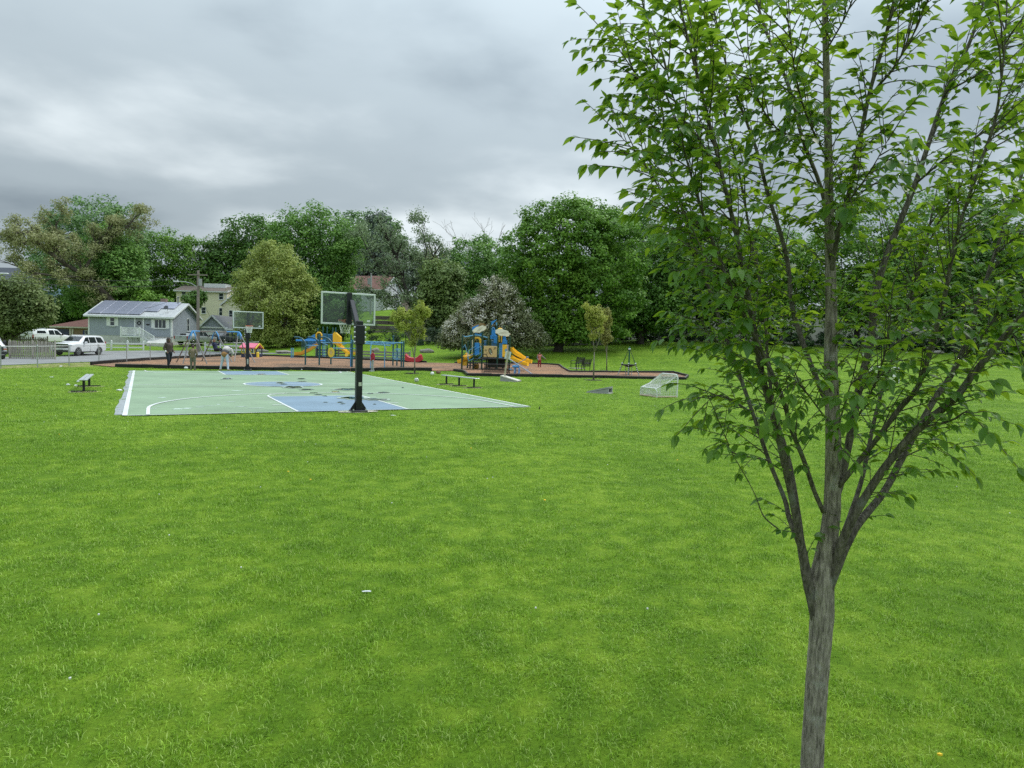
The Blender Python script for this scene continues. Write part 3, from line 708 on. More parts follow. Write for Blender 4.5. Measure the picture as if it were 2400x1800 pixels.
branchy('second russet budding tree among the hillside branches', 808, 770, 138, 13, LM_BROWN, 0.32, 9, 1.0, 34, .18, BARK, depth=4, spread=.5)
branchy('bare branched crown of a tall thin tree on the hill', 905, 770, 134, 18, LM_GREY, 0.3, 3, .8, 35, .18, BARK_P, depth=5, spread=.42, kids=(2, 3), up=.2, first=.34)
branchy('pale leaved open tree with black forked trunk', 985, 800, 98, 9.5, LM_GREY, 0.28, 16, 1.0, 36, .34, BARK_D, depth=4, spread=.55, extra_limbs=[([(1000, 808, 0), (985, 760, 0), (965, 715, 0), (945, 660, 0), (930, 600, 1), (905, 560, 2)], .36), ([(960, 705, 0), (935, 692, -2), (905, 697, -3)], .16),
        ([(965, 715, 0), (985, 660, 2), (1010, 610, 3), (1035, 570, 4)], .2), ([(940, 640, 0), (900, 640, -2), (870, 600, -2), (850, 560, -2)], .15), ([(985, 650, 2), (1000, 590, 1), (990, 540, 0)], .13)])
branchy('slender tree with straw coloured buds on the skyline', 1015, 770, 118, 16.5, leaf_mat('leaf_straw_bud', (0.264, 0.252, 0.120), (0.456, 0.408, 0.204), .3), 0.26, 4, .9, 37, .28, BARK_D, depth=5, spread=.4, kids=(2, 3), up=.2, first=.33)
tree('olive green bushy tree below the hillside lawn', 1005, 800, 92, [(1035, 660, 42, 45), (1008, 722, 36, 46), (1052, 730, 40, 55)], leaf_mat('leaf_soft_green', (0.110, 0.186, 0.054), (0.284, 0.371, 0.107), .28), 0.28, 360, 48, 1.05, 38, .25)
tree('smooth domed green tree rising beside the huge maple', 1120, 800, 104, [(1120, 620, 62, 58), (1085, 660, 45, 60), (1150, 680, 45, 60), (1110, 720, 60, 50)], LM_MID, 0.30, 400, 50, 1.1, 39, .3)
branchy('leafless grey tree poking up beside the huge maple', 1165, 790, 118, 22, LM_GREY, 0.3, 0, .5, 40, .26, BARK_P, depth=5, spread=.45, kids=(2, 3), up=.2, first=.33)
branchy('leafless thin tree poking over the deep green tree', 520, 780, 128, 22, LM_TAN, 0.3, 3, .9, 47, .22, BARK_P, depth=5, spread=.42, kids=(2, 3), up=.2, first=.32)
tree('grey green tree standing behind the white hillside house', 945, 770, 152, [(940, 625, 48, 48), (985, 640, 42, 42)], LM_GREY, 0.42, 200, 44, 1.4, 48, .28)
# yellow olive tree by the sheds
tree('yellow olive oval tree beside the grey shed', 668, 826, 82, [(628, 612, 42, 40), (665, 628, 40, 44), (592, 672, 42, 48), (600, 715, 46, 42), (694, 690, 44, 56), (645, 700, 70, 62), (612, 768, 56, 38), (690, 770, 46, 36), (648, 785, 40, 26)], LM_OLIVE, 0.20, 620, 55, .8, 41, .26, BARK)
tree('dark green spreading tree behind the yellow slides', 745, 822, 84, [(760, 740, 45, 40), (790, 720, 40, 40), (730, 770, 35, 28), (720, 735, 40, 35)], LM_DARK, 0.24, 260, 48, .85, 42, .24)
# huge maple
tree('huge dense dark green maple over the lawn', 1307, 823, 72, [(1330, 560, 112, 85), (1248, 600, 74, 80), (1415, 600, 96, 92), (1310, 660, 120, 80), (1230, 690, 55, 60), (1410, 690, 88, 70), (1320, 740, 95, 45), (1395, 740, 60, 45), (1280, 740, 65, 45), (1300, 770, 40, 28), (1360, 520, 80, 52), (1262, 778, 46, 26), (1345, 778, 55, 26), (1420, 772, 46, 28)], LM_MAPLE, 0.24, 1150, 52, .80, 43, .5, BARK_D, fill=.62, inner=.22, flat=.6)
tree('second big maple growing into the huge one', 1500, 806, 80, [(1490, 600, 80, 85), (1560, 640, 60, 75), (1500, 690, 80, 70), (1450, 560, 55, 60), (1550, 730, 55, 45), (1470, 745, 60, 40)], LM_DARK, 0.26, 620, 50, .95, 44, .42, BARK_D)
# flowering shrub
_sh = tree('wide bronze shrub with cream blossom behind the play tower', 1150, 818, 66, [(1165, 698, 38, 44), (1132, 742, 50, 46), (1088, 772, 46, 36), (1192, 748, 52, 50), (1236, 782, 40, 28), (1058, 796, 26, 18), (1140, 790, 85, 26)], LM_THORN, 0.17, 620, 55, .6, 45, .16, BARK_D, name='flowering_shrub', cat='shrub', group='shrubs at the lawn edge', flat=.8, droop=.6)
rng_b = np.random.default_rng(46)
lb = []
for px, py, rx, ry in [(1165, 698, 41, 47), (1132, 742, 53, 49), (1088, 772, 49, 39), (1192, 748, 55, 53), (1236, 782, 42, 30)]:
    c = atd(px, py, 66) - _sh.location; lb.append((c.x, c.y, c.z, rx * 66 / F, rx * 66 / F * .9, ry * 66 / F))
Pb, Nb, Tb, _ = crown_arrays(rng_b, lb, 230, 42, .42, .13, .9, .02, .86, .6, .3)
kp = (rng_b.random(len(Pb)) < np.clip(0.46 - Pb[:, 0] * .18 + Pb[:, 2] * .07, .16, 1))
Vb, Qb = leaf_quads(rng_b, Pb[kp], Nb[kp], .18); meb = np_mesh('blossom', Vb, Qb, Tb[kp]); meb.materials.append(LM_BLOSSOM)
ob = bpy.data.objects.new('blossom', meb); COL.objects.link(ob); ob.parent = _sh
# trees beyond the lawn on the rising side, seen through the young elm
for i, (lab, bx, by, d, lobes, lm) in enumerate([
    ('deep shaded maple behind the hedge next to the second maple', 1640, 808, 86, [(1640, 620, 70, 80), (1690, 680, 60, 70), (1620, 710, 65, 60), (1660, 570, 50, 55)], LM_DARK),
    ('fresh green maple standing above the rocky lawn edge', 1800, 814, 84, [(1790, 610, 85, 80), (1850, 650, 70, 75), (1760, 690, 70, 60), (1830, 720, 70, 50)], LM_MAPLE),
    ('tall bright green maple beyond the second small goal', 2010, 820, 84, [(2010, 560, 95, 95), (1950, 620, 75, 80), (2080, 620, 85, 85), (2020, 700, 110, 65)], LM_MAPLE),
    ('full crowned green maple between two others along the lawn', 2200, 828, 80, [(2210, 560, 105, 105), (2150, 630, 85, 90), (2280, 640, 80, 85), (2210, 710, 110, 65)], LM_MID),
    ('dark leaved maple with low skirts at the lawn corner', 2380, 838, 76, [(2380, 570, 105, 105), (2330, 660, 85, 90), (2440, 640, 95, 105), (2380, 730, 110, 65)], LM_DARK),
    ('leafy maple growing past the dark one at the lawn corner', 2560, 842, 74, [(2560, 580, 110, 110), (2600, 680, 110, 100)], LM_MID)]):
    tree(lab, bx, by, d, lobes, lm, 0.28, 430, 50, 1.0, 60 + i, .36, BARK_D)
# far hillside wood that reads as one mass
def wood_mass():
    rng = np.random.default_rng(77); P_ = []
    V_all, T_all = [], []
    for i in range(95):
        px = rng.uniform(-250, 2700); d = rng.uniform(165, 215)
        x = (px - 1200) / F * d; z = gz(x, d); h = rng.uniform(9, 13) if px > 480 else rng.uniform(7, 10); r = rng.uniform(4, 6.5)
        P, nrm, tint, C = crown_arrays(rng, [(x, d, z + h * .55, r, r, h * .5)], 46, 40, 1.7, .6)
        V, Qd = leaf_quads(rng, P, nrm, .62); V_all.append(V); T_all.append(tint)
    V = np.concatenate(V_all); me = np_mesh('far_wood', V, np.arange(len(V)).reshape(-1, 4), np.concatenate(T_all)); me.materials.append(LM_COOL)
    o = bpy.data.objects.new('far_wood', me); COL.objects.link(o); tag(o, 'far off green wood covering the hillside', kind='stuff')
wood_mass()
# dark hedge and undergrowth along the lawn edge
def hedge(label, pts, h, wd, lm, seed, leaf=.16, dens=70, name='hedge', cat='hedge', group=None):
    rng = np.random.default_rng(seed); W_ = [atd(*p) for p in pts]; b0 = W_[0].copy(); b0.z = gz(b0.x, b0.y)
    root = thing(name, label, cat, b0, group=group); lob = []
    for a, b in zip(W_[:-1], W_[1:]):
        n = max(1, int((b - a).length / (h * .7)))
        for i in range(n):
            p = a + (b - a) * ((i + .5) / n); z = gz(p.x, p.y); hh = h * rng.uniform(.8, 1.15)
            lob.append((p.x - b0.x, p.y - b0.y, z - b0.z + hh * .48, h * .62, wd, hh * .52))
    P, nrm, tint, C = crown_arrays(rng, lob, max(40, len(lob) * 16), dens, .34 * h ** .5, leaf, .8, .2, .75)
    V, Qd = leaf_quads(rng, P, nrm, leaf); me = np_mesh('crown', V, Qd, tint); me.materials.append(lm)
    o = bpy.data.objects.new('foliage', me); COL.objects.link(o); o.parent = root
    mb = MB()
    for l in lob[::2]: mb.tube([(l[0], l[1], l[2] - l[5] - .2), (l[0] + .05, l[1], l[2] + l[5] * .3)], [.05, .02], 5)
    mb.build('stem', BARK_D, root)
    return root
hedge('dark clipped hedge along the back of the lawn under the maples', [(1400, 812, 79), (1500, 802, 84), (1620, 804, 85), (1760, 810, 84), (1900, 816, 82), (2050, 823, 80), (2220, 830, 77), (2420, 839, 73)], 1.9, 1.1, LM_HEDGE, 81, .22, 60)
hedge('low green hedge behind the slides and the olive tree', [(575, 806, 88), (650, 808, 88), (730, 811, 87), (820, 812, 86)], 1.5, .7, LM_HEDGE, 82)
hedge('dark shrubs below the hillside retaining wall', [(850, 812, 82), (930, 812, 82), (1010, 814, 81), (1080, 816, 80)], 2.6, .9, leaf_mat('leaf_yew', (0.022, 0.048, 0.024), (0.066, 0.114, 0.054), .2), 83)
for i, (px, py, d, h) in enumerate([(1045, 813, 78, 1.9), (1057, 814, 78, 2.1), (985, 813, 80, 1.6)]):
    rng = np.random.default_rng(90 + i); b = atd(px, py, d); b.z = gz(b.x, b.y)
    rt = thing('arborvitae', ('small dark cone evergreen beside its taller twin by the porch', 'taller dark cone evergreen in front of the pale porch', 'lone short cone evergreen below the timber wall')[i], 'shrub', b, group='cone evergreens')
    n = 2600; z = rng.random(n) ** 1.3; r = (1 - z) * .42 * np.sqrt(rng.random(n)) ** .5 + .03; a = rng.uniform(0, 6.283, n)
    P = np.stack([r * np.cos(a), r * np.sin(a), z * h], 1); nrm = np.stack([np.cos(a), np.sin(a), np.full(n, .4)], 1) + rng.normal(size=(n, 3)) * .3
    nrm /= np.linalg.norm(nrm, axis=1)[:, None]; V, Qd = leaf_quads(rng, P, nrm, .13); me = np_mesh('crown', V, Qd, rng.random(n)); me.materials.append(LM_HEDGE)
    o = bpy.data.objects.new('crown', me); COL.objects.link(o); o.parent = rt
    MB().tube([(0, 0, -.1), (0, 0, h * .8)], [.05, .02], 5).build('trunk', BARK_D, rt)
# saplings on the lawn
def sapling(label, px, py, top_py, lobes, lm, seed, stems, leaf=.10):
    b = at(px, py); d = b.y; rng = np.random.default_rng(seed); k = d / F
    root = thing('sapling', label, 'tree', b, group='young trees on the lawn')
    mb = MB()
    P0 = Vector((0, 0, 0))
    tips = []
    for pth, r in stems:
        pts = [atd(x, y, d + dd) - b for x, y, dd in pth]; pts[0].y = 0 if pth[0][2] == 0 else pts[0].y
        mb.tube(pts, [r * (1 - .6 * i / (len(pts) - 1)) for i in range(len(pts))], 7)
    lobw = []
    for x, y, rx, ry in lobes:
        c = atd(x, y, d) - b; lobw.append((c.x, rng.uniform(-.2, .2), c.z, rx * k, rx * k, ry * k))
        a = atd(stems[-1][0][1][0], stems[-1][0][1][1], d) - b
        mb.tube(limb_path(rng, a * .6 + c * .4 - Vector((0, 0, .15)), (c.x, c.y, c.z + ry * k * .7), 4, 0, .04), [.022, .018, .014, .01, .006], 5)
    mb.build('trunk', BARK_P, root, True, angle=0)
    P, nrm, tint, C = crown_arrays(rng, lobw, 26 * len(lobes), 30, .2, leaf, .9, .35, .4)
    V, Qd = leaf_quads(rng, P, nrm, leaf); me = np_mesh('crown', V, Qd, tint); me.materials.append(lm)
    o = bpy.data.objects.new('crown', me); COL.objects.link(o); o.parent = root
    n = 18; ring = MB(); 
    ring.add([(0, 0, .035)] + [(.62 * math.cos(t) * random.uniform(.85, 1.15), .62 * math.sin(t) * random.uniform(.85, 1.15), .012) for t in np.linspace(0, 6.283, n, endpoint=False)], [(0, i + 1, (i + 1) % n + 1) for i in range(n)])
    ring.build('soil_ring', mat('dark_soil', (0.03, 0.024, 0.018), 0.95, var=.3), root)
    return root
sapling('golden green sapling with forked crown beside the red rocker', 972, 875, 700, [(985, 725, 13, 20), (998, 735, 9, 10), (940, 735, 12, 14), (925, 745, 10, 14), (978, 755, 14, 16), (950, 765, 16, 14), (935, 758, 10, 10), (985, 780, 12, 14), (968, 785, 12, 14), (965, 805, 8, 8), (1002, 728, 8, 6), (960, 740, 9, 12)], LM_LIME, 101,
        [([(972, 875, 0), (972, 845, 0), (971, 810, 0)], .055), ([(971, 838, 0), (966, 815, 0), (955, 780, .1), (940, 745, .1)], .035), ([(971, 838, 0), (975, 810, 0), (980, 770, 0), (985, 715, 0)], .035)], .11)
sapling('amber leaved sapling in front of the spinner', 1391, 891, 714, [(1373, 722, 9, 9), (1388, 738, 14, 16), (1402, 728, 12, 14), (1395, 752, 16, 16), (1408, 745, 12, 16), (1388, 765, 10, 14), (1400, 772, 12, 12), (1392, 788, 8, 8)], LM_AMBER, 102,
        [([(1391, 891, 0), (1392, 850, 0), (1393, 822, 0)], .06), ([(1393, 825, 0), (1390, 795, 0), (1384, 760, 0), (1374, 722, 0)], .035), ([(1393, 825, 0), (1404, 798, 0), (1404, 765, 0), (1405, 730, 0)], .035)], .10)
sapling('thin bronze sapling behind the amber one', 1422, 869, 714, [(1422, 735, 8, 12), (1425, 755, 9, 12), (1420, 775, 9, 12), (1415, 788, 8, 8), (1426, 790, 8, 8), (1418, 803, 6, 6)], leaf_mat('leaf_bronze', (0.20, 0.22, 0.055), (0.42, 0.42, 0.12), .4), 103,
        [([(1422, 869, 0), (1422, 835, 0), (1421, 800, 0), (1424, 745, 0)], .05)], .11)
# woodland floor beyond the mown lawn, litter coloured dark for the tree shade
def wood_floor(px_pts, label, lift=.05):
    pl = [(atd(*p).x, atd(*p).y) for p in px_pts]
    tag(poly_sheet('woodland_floor', pl, 3.0, lift, mat('shade_dark_litter', (0.026, 0.036, 0.015), .95, var=.4, scale=.8, bump=.6, bscale=5)), label, kind='structure')
wood_floor([(1385, 812, 80), (1500, 802, 86), (1620, 804, 87), (1760, 810, 86), (1900, 816, 84), (2050, 823, 82), (2220, 830, 79), (2420, 839, 75), (2900, 850, 78), (2700, 800, 230), (1500, 800, 230), (1330, 800, 130)], 'leaf littered ground darkened for shade under the maples behind the hedge')
wood_floor([(560, 806, 89), (730, 811, 88.5), (800, 800, 90), (815, 790, 150), (780, 780, 230), (-300, 780, 230), (-300, 780, 104), (180, 780, 112), (420, 790, 121)], 'leaf littered ground darkened for shade under the trees behind the houses')
wood_floor([(960, 800, 84), (1080, 805, 82), (1180, 806, 80), (1330, 800, 120), (1400, 800, 230), (930, 800, 230), (925, 780, 125), (940, 780, 100)], 'leaf littered ground darkened for shade behind the flowering shrub')
hedge('leafy undergrowth filling the wood edge behind the cream house', [(420, 790, 124), (520, 790, 124), (640, 795, 112), (760, 800, 108)], 4.5, 2.2, LM_DARK, 86, .34, 50, name='undergrowth', cat='shrub')
hedge('leafy undergrowth filling the wood edge behind the blue house', [(-150, 790, 145), (60, 790, 145), (220, 790, 128), (420, 790, 126)], 5.0, 2.4, LM_DARK, 87, .38, 50, name='undergrowth', cat='shrub')
hedge('leafy undergrowth between the porch and the huge maple', [(1010, 805, 98), (1100, 805, 96), (1200, 805, 92), (1290, 803, 90)], 4.2, 2.0, LM_DARK, 88, .30, 50, name='undergrowth', cat='shrub')
hedge('leafy undergrowth under the maples behind the clipped hedge', [(1430, 800, 92), (1600, 800, 94), (1800, 805, 93), (2000, 812, 92), (2200, 820, 90), (2450, 830, 86)], 6.4, 2.6, LM_DARK, 89, .36, 50, name='undergrowth', cat='shrub')
# ------------------------------------------------------------------ young elm close to the viewer
D0 = 3.45
_rng = np.random.default_rng(5)
def bark_elm(name='elm_bark', k=1.0):
    m, n, bs = nodes_of(name)
    tcn = n.nodes.new('ShaderNodeTexCoord')
    mp = n.nodes.new('ShaderNodeMapping'); mp.inputs['Scale'].default_value = (62, 62, 11); n.links.new(tcn.outputs['Object'], mp.inputs[0])
    a = n.nodes.new('ShaderNodeTexNoise'); a.inputs['Scale'].default_value = 1.0; a.inputs['Detail'].default_value = 7; a.inputs['Roughness'].default_value = 0.7; n.links.new(mp.outputs[0], a.inputs['Vector'])
    v = n.nodes.new('ShaderNodeTexVoronoi'); v.feature = 'DISTANCE_TO_EDGE'; v.inputs['Scale'].default_value = 1.3; n.links.new(mp.outputs[0], v.inputs['Vector'])
    c = n.nodes.new('ShaderNodeTexNoise'); c.inputs['Scale'].default_value = 7; c.inputs['Detail'].default_value = 5; n.links.new(tcn.outputs['Object'], c.inputs['Vector'])
    r = n.nodes.new('ShaderNodeValToRGB'); el = r.color_ramp.elements
    el[0].position = 0.36; el[0].color = (0.125 * k, 0.110 * k, 0.092 * k, 1); el[1].position = 0.62; el[1].color = (0.43 * k, 0.385 * k, 0.320 * k, 1)
    n.links.new(a.outputs[0], r.inputs[0])
    r2 = n.nodes.new('ShaderNodeValToRGB'); r2.color_ramp.elements[0].position = 0.58; r2.color_ramp.elements[1].position = 0.70
    n.links.new(c.outputs[0], r2.inputs[0])
    mx = n.nodes.new('ShaderNodeMix'); mx.data_type = 'RGBA'; n.links.new(r2.outputs[0], mx.inputs[0]); n.links.new(r.outputs[0], mx.inputs[6]); mx.inputs[7].default_value = (0.40 * k, 0.41 * k, 0.36 * k, 1)
    n.links.new(mx.outputs[2], bs.inputs['Base Color']); bs.inputs['Roughness'].default_value = 0.95; bs.inputs['Specular IOR Level'].default_value = .2
    ad = n.nodes.new('ShaderNodeMath'); ad.operation = 'ADD'; n.links.new(a.outputs[0], ad.inputs[0]); n.links.new(v.outputs['Distance'], ad.inputs[1])
    bp = n.nodes.new('ShaderNodeBump'); bp.inputs['Strength'].default_value = 1.0; bp.inputs['Distance'].default_value = 0.012; n.links.new(ad.outputs[0], bp.inputs['Height']); n.links.new(bp.outputs[0], bs.inputs['Normal'])
    return m
M_ELM = bark_elm(); M_ELM_LIMB = bark_elm('elm_young_bark', .50)
elm_base = atd(1902, 1800, D0); elm_base.z = 0.0; elm_base.x -= 0.01
elm = thing('elm_tree', 'young elm with forked grey trunk and serrated green leaves', 'tree', elm_base)
elm_base = Vector(elm_base)
def ep(px, py, dd): return atd(px, py, D0 + dd) - elm_base
def smooth_path(pts, sub=4):
    P = [np.array(p) for p in pts]; P = [2 * P[0] - P[1]] + P + [2 * P[-1] - P[-2]]; o = []
    for i in range(1, len(P) - 2):
        for k in range(sub):
            t = k / sub; a, b, c, d = P[i - 1], P[i], P[i + 1], P[i + 2]
            o.append(0.5 * ((2 * b) + (-a + c) * t + (2 * a - 5 * b + 4 * c - d) * t * t + (-a + 3 * b - 3 * c + d) * t ** 3))
    o.append(P[-2]); return o
# limbs: traced points (x, y, offset in depth) and width in photo pixels
limbs = [
 ('trunk', [(1901, 1960, 0), (1903, 1800, 0), (1909, 1680, 0), (1919, 1540, 0), (1926, 1440, 0), (1926, 1360, 0), (1940, 1270, 0), (1950, 1190, 0), (1953, 1023, .02), (1947, 855, .05), (1948, 719, .06), (1944, 527, .08), (1941, 335, .05), (1934, 48, 0), (1930, -180, -.03), (1935, -380, 0)],
  [60, 52, 50, 50, 54, 54, 42, 38, 34, 30, 26, 21, 17, 13, 9, 4], 0),
 ('limb', [(1924, 1470, .0), (1938, 1390, -.01), (1962, 1310, -.05), (1992, 1228, -.12), (2067, 1105, -.2), (2153, 1004, -.3), (2235, 937, -.38), (2284, 873, -.42), (2362, 780, -.5), (2440, 690, -.6), (2520, 560, -.7)], [22, 36, 34, 26, 23, 22, 19, 18, 16, 13, 8], 1),
 ('limb', [(1930, 1430, .01), (1955, 1345, .03), (2003, 1240, .08), (2071, 1154, .16), (2119, 1064, .22), (2187, 941, .3), (2243, 855, .36), (2290, 720, .44), (2330, 600, .5), (2372, 480, .55), (2420, 330, .6)], [20, 32, 27, 23, 22, 20, 18, 15, 12, 10, 7], 1),
 ('limb', [(1962, 1290, .1), (1990, 1215, .2), (2022, 1116, .3), (2045, 1004, .4), (2071, 903, .48), (2120, 760, .55), (2160, 620, .6), (2190, 470, .65)], [20, 17, 15, 14, 12, 10, 8, 6], 1),
 ('limb', [(1965, 1140, -.02), (2048, 1038, -.1), (2104, 963, -.18), (2153, 903, -.25), (2185, 800, -.32), (2215, 690, -.38), (2240, 560, -.45), (2290, 400, -.5)], [18, 16, 16, 15, 13, 11, 9, 6], 1),
 ('limb', [(1955, 1180, .05), (1975, 1110, .1), (1996, 1004, .14), (2015, 903, .18), (2041, 802, .2), (2049, 709, .22), (2078, 599, .25), (2145, 431, .3), (2217, 216, .35), (2274, 96, .38), (2330, -80, .4), (2360, -220, .42)], [26, 25, 24, 24, 24, 23, 21, 17, 13, 11, 7, 4], 1),
 ('limb', [(1948, 640, .06), (1965, 545, 0), (2001, 407, -.06), (2035, 230, -.12), (2073, 96, -.16), (2100, -20, -.2), (2130, -180, -.25)], [15, 15, 14, 12, 11, 9, 5], 1),
 ('limb', [(1948, 690, .06), (1934, 479, .15), (1881, 326, .25), (1848, 201, .3), (1790, 57, .36), (1750, -90, .4)], [14, 13, 12, 11, 9, 5], 1),
 ('limb', [(1922, 1530, .0), (1912, 1450, -.005), (1893, 1360, -.02), (1880, 1290, -.04), (1861, 1191, -.1), (1824, 1023, -.18), (1794, 911, -.25), (1775, 817, -.3), (1757, 709, -.35), (1730, 570, -.4), (1690, 400, -.46), (1640, 200, -.52), (1600, 40, -.56), (1570, -120, -.6)], [18, 34, 34, 28, 21, 19, 18, 16, 15, 13, 10, 8, 6, 4], 1),
 ('limb', [(1878, 1285, -.02), (1850, 1215, .05), (1839, 1170, .1), (1802, 1079, .15), (1764, 967, .2), (1731, 873, .24), (1690, 760, .28), (1648, 637, .3), (1595, 479, .34), (1565, 335, .36), (1540, 192, .36), (1505, 0, .36), (1480, -120, .36)], [20, 17, 15, 14, 13, 13, 12, 11, 9, 8, 7, 5, 3], 1),
 ('limb', [(1885, 1300, .02), (1868, 1180, .12), (1850, 1080, .22), (1815, 960, .32), (1800, 850, .4), (1790, 720, .46), (1760, 560, .5), (1735, 420, .52), (1690, 230, .55), (1660, 80, .56)], [15, 14, 13, 12, 11, 10, 9, 8, 6, 4], 1),
 ('limb', [(1930, 1200, -.02), (1908, 1150, -.06), (1884, 1079, -.12), (1854, 1004, -.2), (1839, 948, -.25), (1817, 892, -.3), (1776, 802, -.36), (1720, 690, -.45), (1668, 560, -.5), (1625, 430, -.55), (1595, 320, -.6)], [15, 14, 14, 13, 13, 12, 11, 10, 8, 6, 4], 1),
 ('limb', [(1945, 960, .05), (1915, 890, .12), (1884, 810, .18), (1857, 719, .24), (1843, 599, .3), (1800, 455, .34), (1771, 345, .38), (1718, 201, .42), (1694, 120, .44), (1660, -40, .46)], [18, 17, 16, 16, 15, 13, 11, 8, 7, 4], 1),
 ('limb', [(2243, 855, .36), (2300, 790, .2), (2370, 690, .1), (2440, 600, .05)], [9, 8, 6, 3], 2),
 ('limb', [(2290, 400, -.5), (2330, 290, -.55), (2350, 160, -.6), (2360, 20, -.6)], [8, 7, 5, 3], 2),
 ('limb', [(2120, 760, .55), (2150, 640, .4), (2200, 520, .3), (2260, 420, .2)], [8, 7, 5, 3], 2),
 ('limb', [(2035, 230, -.12), (2100, 150, -.3), (2160, 40, -.4), (2190, -60, -.45)], [7, 6, 4, 2], 2),
 ('limb', [(1996, 1004, .14), (2050, 900, -.1), (2080, 800, -.3), (2090, 700, -.4)], [7, 6, 4, 2], 2),
 ('limb', [(1648, 637, .3), (1605, 560, .25), (1550, 450, .22), (1500, 370, .2), (1455, 320, .18)], [7, 6, 5, 4, 2], 2),
 ('limb', [(1565, 335, .36), (1535, 260, .3), (1480, 160, .28), (1430, 90, .26)], [5, 4, 3, 2], 2),
 ('limb', [(1668, 560, -.5), (1630, 520, -.55), (1590, 500, -.58)], [5, 4, 2], 2),
 ('limb', [(1731, 873, .24), (1680, 800, .1), (1655, 770, 0), (1640, 740, -.05)], [6, 5, 4, 2], 2),
 ('limb', [(1764, 967, .2), (1700, 930, .1), (1672, 930, .05), (1655, 945, .02)], [6, 5, 3, 2], 2),
 ('limb', [(1802, 1079, .1), (1720, 1062, 0), (1705, 1035, -.05), (1690, 1000, -.1)], [6, 5, 4, 2], 2),
 ('limb', [(1824, 1240, -.04), (1790, 1210, -.08), (1772, 1165, -.12), (1755, 1130, -.15)], [5, 4, 3, 2], 2),
 ('limb', [(2153, 1004, -.3), (2230, 985, -.4), (2265, 965, -.48), (2290, 985, -.5)], [7, 6, 4, 2], 2),
 ('limb', [(2100, 1080, .2), (2170, 1050, .1), (2230, 1050, .05)], [6, 4, 2], 2),
 ('limb', [(1950, 1000, -.02), (1920, 960, -.15), (1890, 920, -.3), (1860, 880, -.42)], [6, 5, 4, 2], 2),
 ('limb', [(1955, 1060, .0), (1965, 1000, -.2), (1985, 930, -.4), (2000, 880, -.5)], [7, 6, 4, 2], 2),
 ('limb', [(2290, 720, .44), (2340, 760, .2), (2390, 800, .0)], [7, 5, 2], 2),
 ('limb', [(2330, 600, .5), (2400, 540, .3), (2470, 500, .1)], [7, 5, 3], 2),
 ('limb', [(2145, 431, .3), (2230, 360, .1), (2320, 300, -.1), (2400, 230, -.2)], [8, 6, 4, 2], 2),
 ('limb', [(2217, 216, .35), (2310, 160, .2), (2400, 60, .1)], [7, 5, 3], 2),
 ('limb', [(1881, 326, .25), (1820, 300, .05), (1770, 220, -.1), (1740, 120, -.2)], [6, 5, 4, 2], 2),
 ('limb', [(1944, 527, .08), (1990, 470, -.2), (2040, 400, -.4), (2080, 330, -.5)], [6, 5, 4, 2], 2),
 ('limb', [(1942, 380, .06), (1890, 270, -.15), (1860, 150, -.35), (1850, 30, -.45)], [7, 6, 4, 2], 2),
 ('limb', [(1936, 120, .0), (1990, 20, -.2), (2020, -90, -.35)], [6, 5, 2], 2),
 ('limb', [(1757, 709, -.35), (1700, 640, -.5), (1650, 600, -.6)], [6, 5, 2], 2),
 ('limb', [(1690, 400, -.46), (1640, 330, -.5), (1590, 260, -.5), (1560, 160, -.5)], [6, 5, 4, 2], 2)]
limb_paths = []
for nm, pts, wd, lv in limbs:
    P = smooth_path([ep(*p) for p in pts], 5)
    wi = np.interp(np.linspace(0, len(wd) - 1, len(P)), range(len(wd)), wd)
    rad = [float(w_) * (0.5 if lv == 0 else .37) * D0 / F * (1 + 0.035 * math.sin(i * 2.3)) for i, w_ in enumerate(wi)]
    tb = MB()
    if nm == 'trunk':      # furrowed bark: ridges run up the stem and wander
        Pt = smooth_path([ep(*p) for p in pts], 16); rt = np.interp(np.linspace(0, len(wd) - 1, len(Pt)), range(len(wd)), wd) * .5 * D0 / F; ns = 48
        tb.tube([Vector(p) for p in Pt], [float(r) for r in rt], ns)
        for i in range(len(Pt)):
            c_ = np.array(Pt[i]); zz = c_[2]; fade = 1.0 if zz < 1.6 else .45
            for j in range(ns):
                th = 2 * math.pi * j / ns; k_ = 1 + fade * (.030 * math.sin(8 * th + 2.6 * math.sin(5 * zz)) + .026 * math.sin(15 * th - 3 * math.sin(8 * zz) + 1) + .016 * math.sin(44 * zz + 3 * th) + .02 * math.sin(2 * th + 3 * zz)); v_ = np.array(tb.v[i * ns + j]); tb.v[i * ns + j] = tuple(c_ + (v_ - c_) * k_)
    else: tb.tube([Vector(p) for p in P], rad, 10 if lv == 1 else 6)
    tb.build(nm if nm == 'trunk' else 'limb', M_ELM if nm == 'trunk' else M_ELM_LIMB, elm, True, angle=0)
    limb_paths.append((np.array(P), np.array(rad), lv))
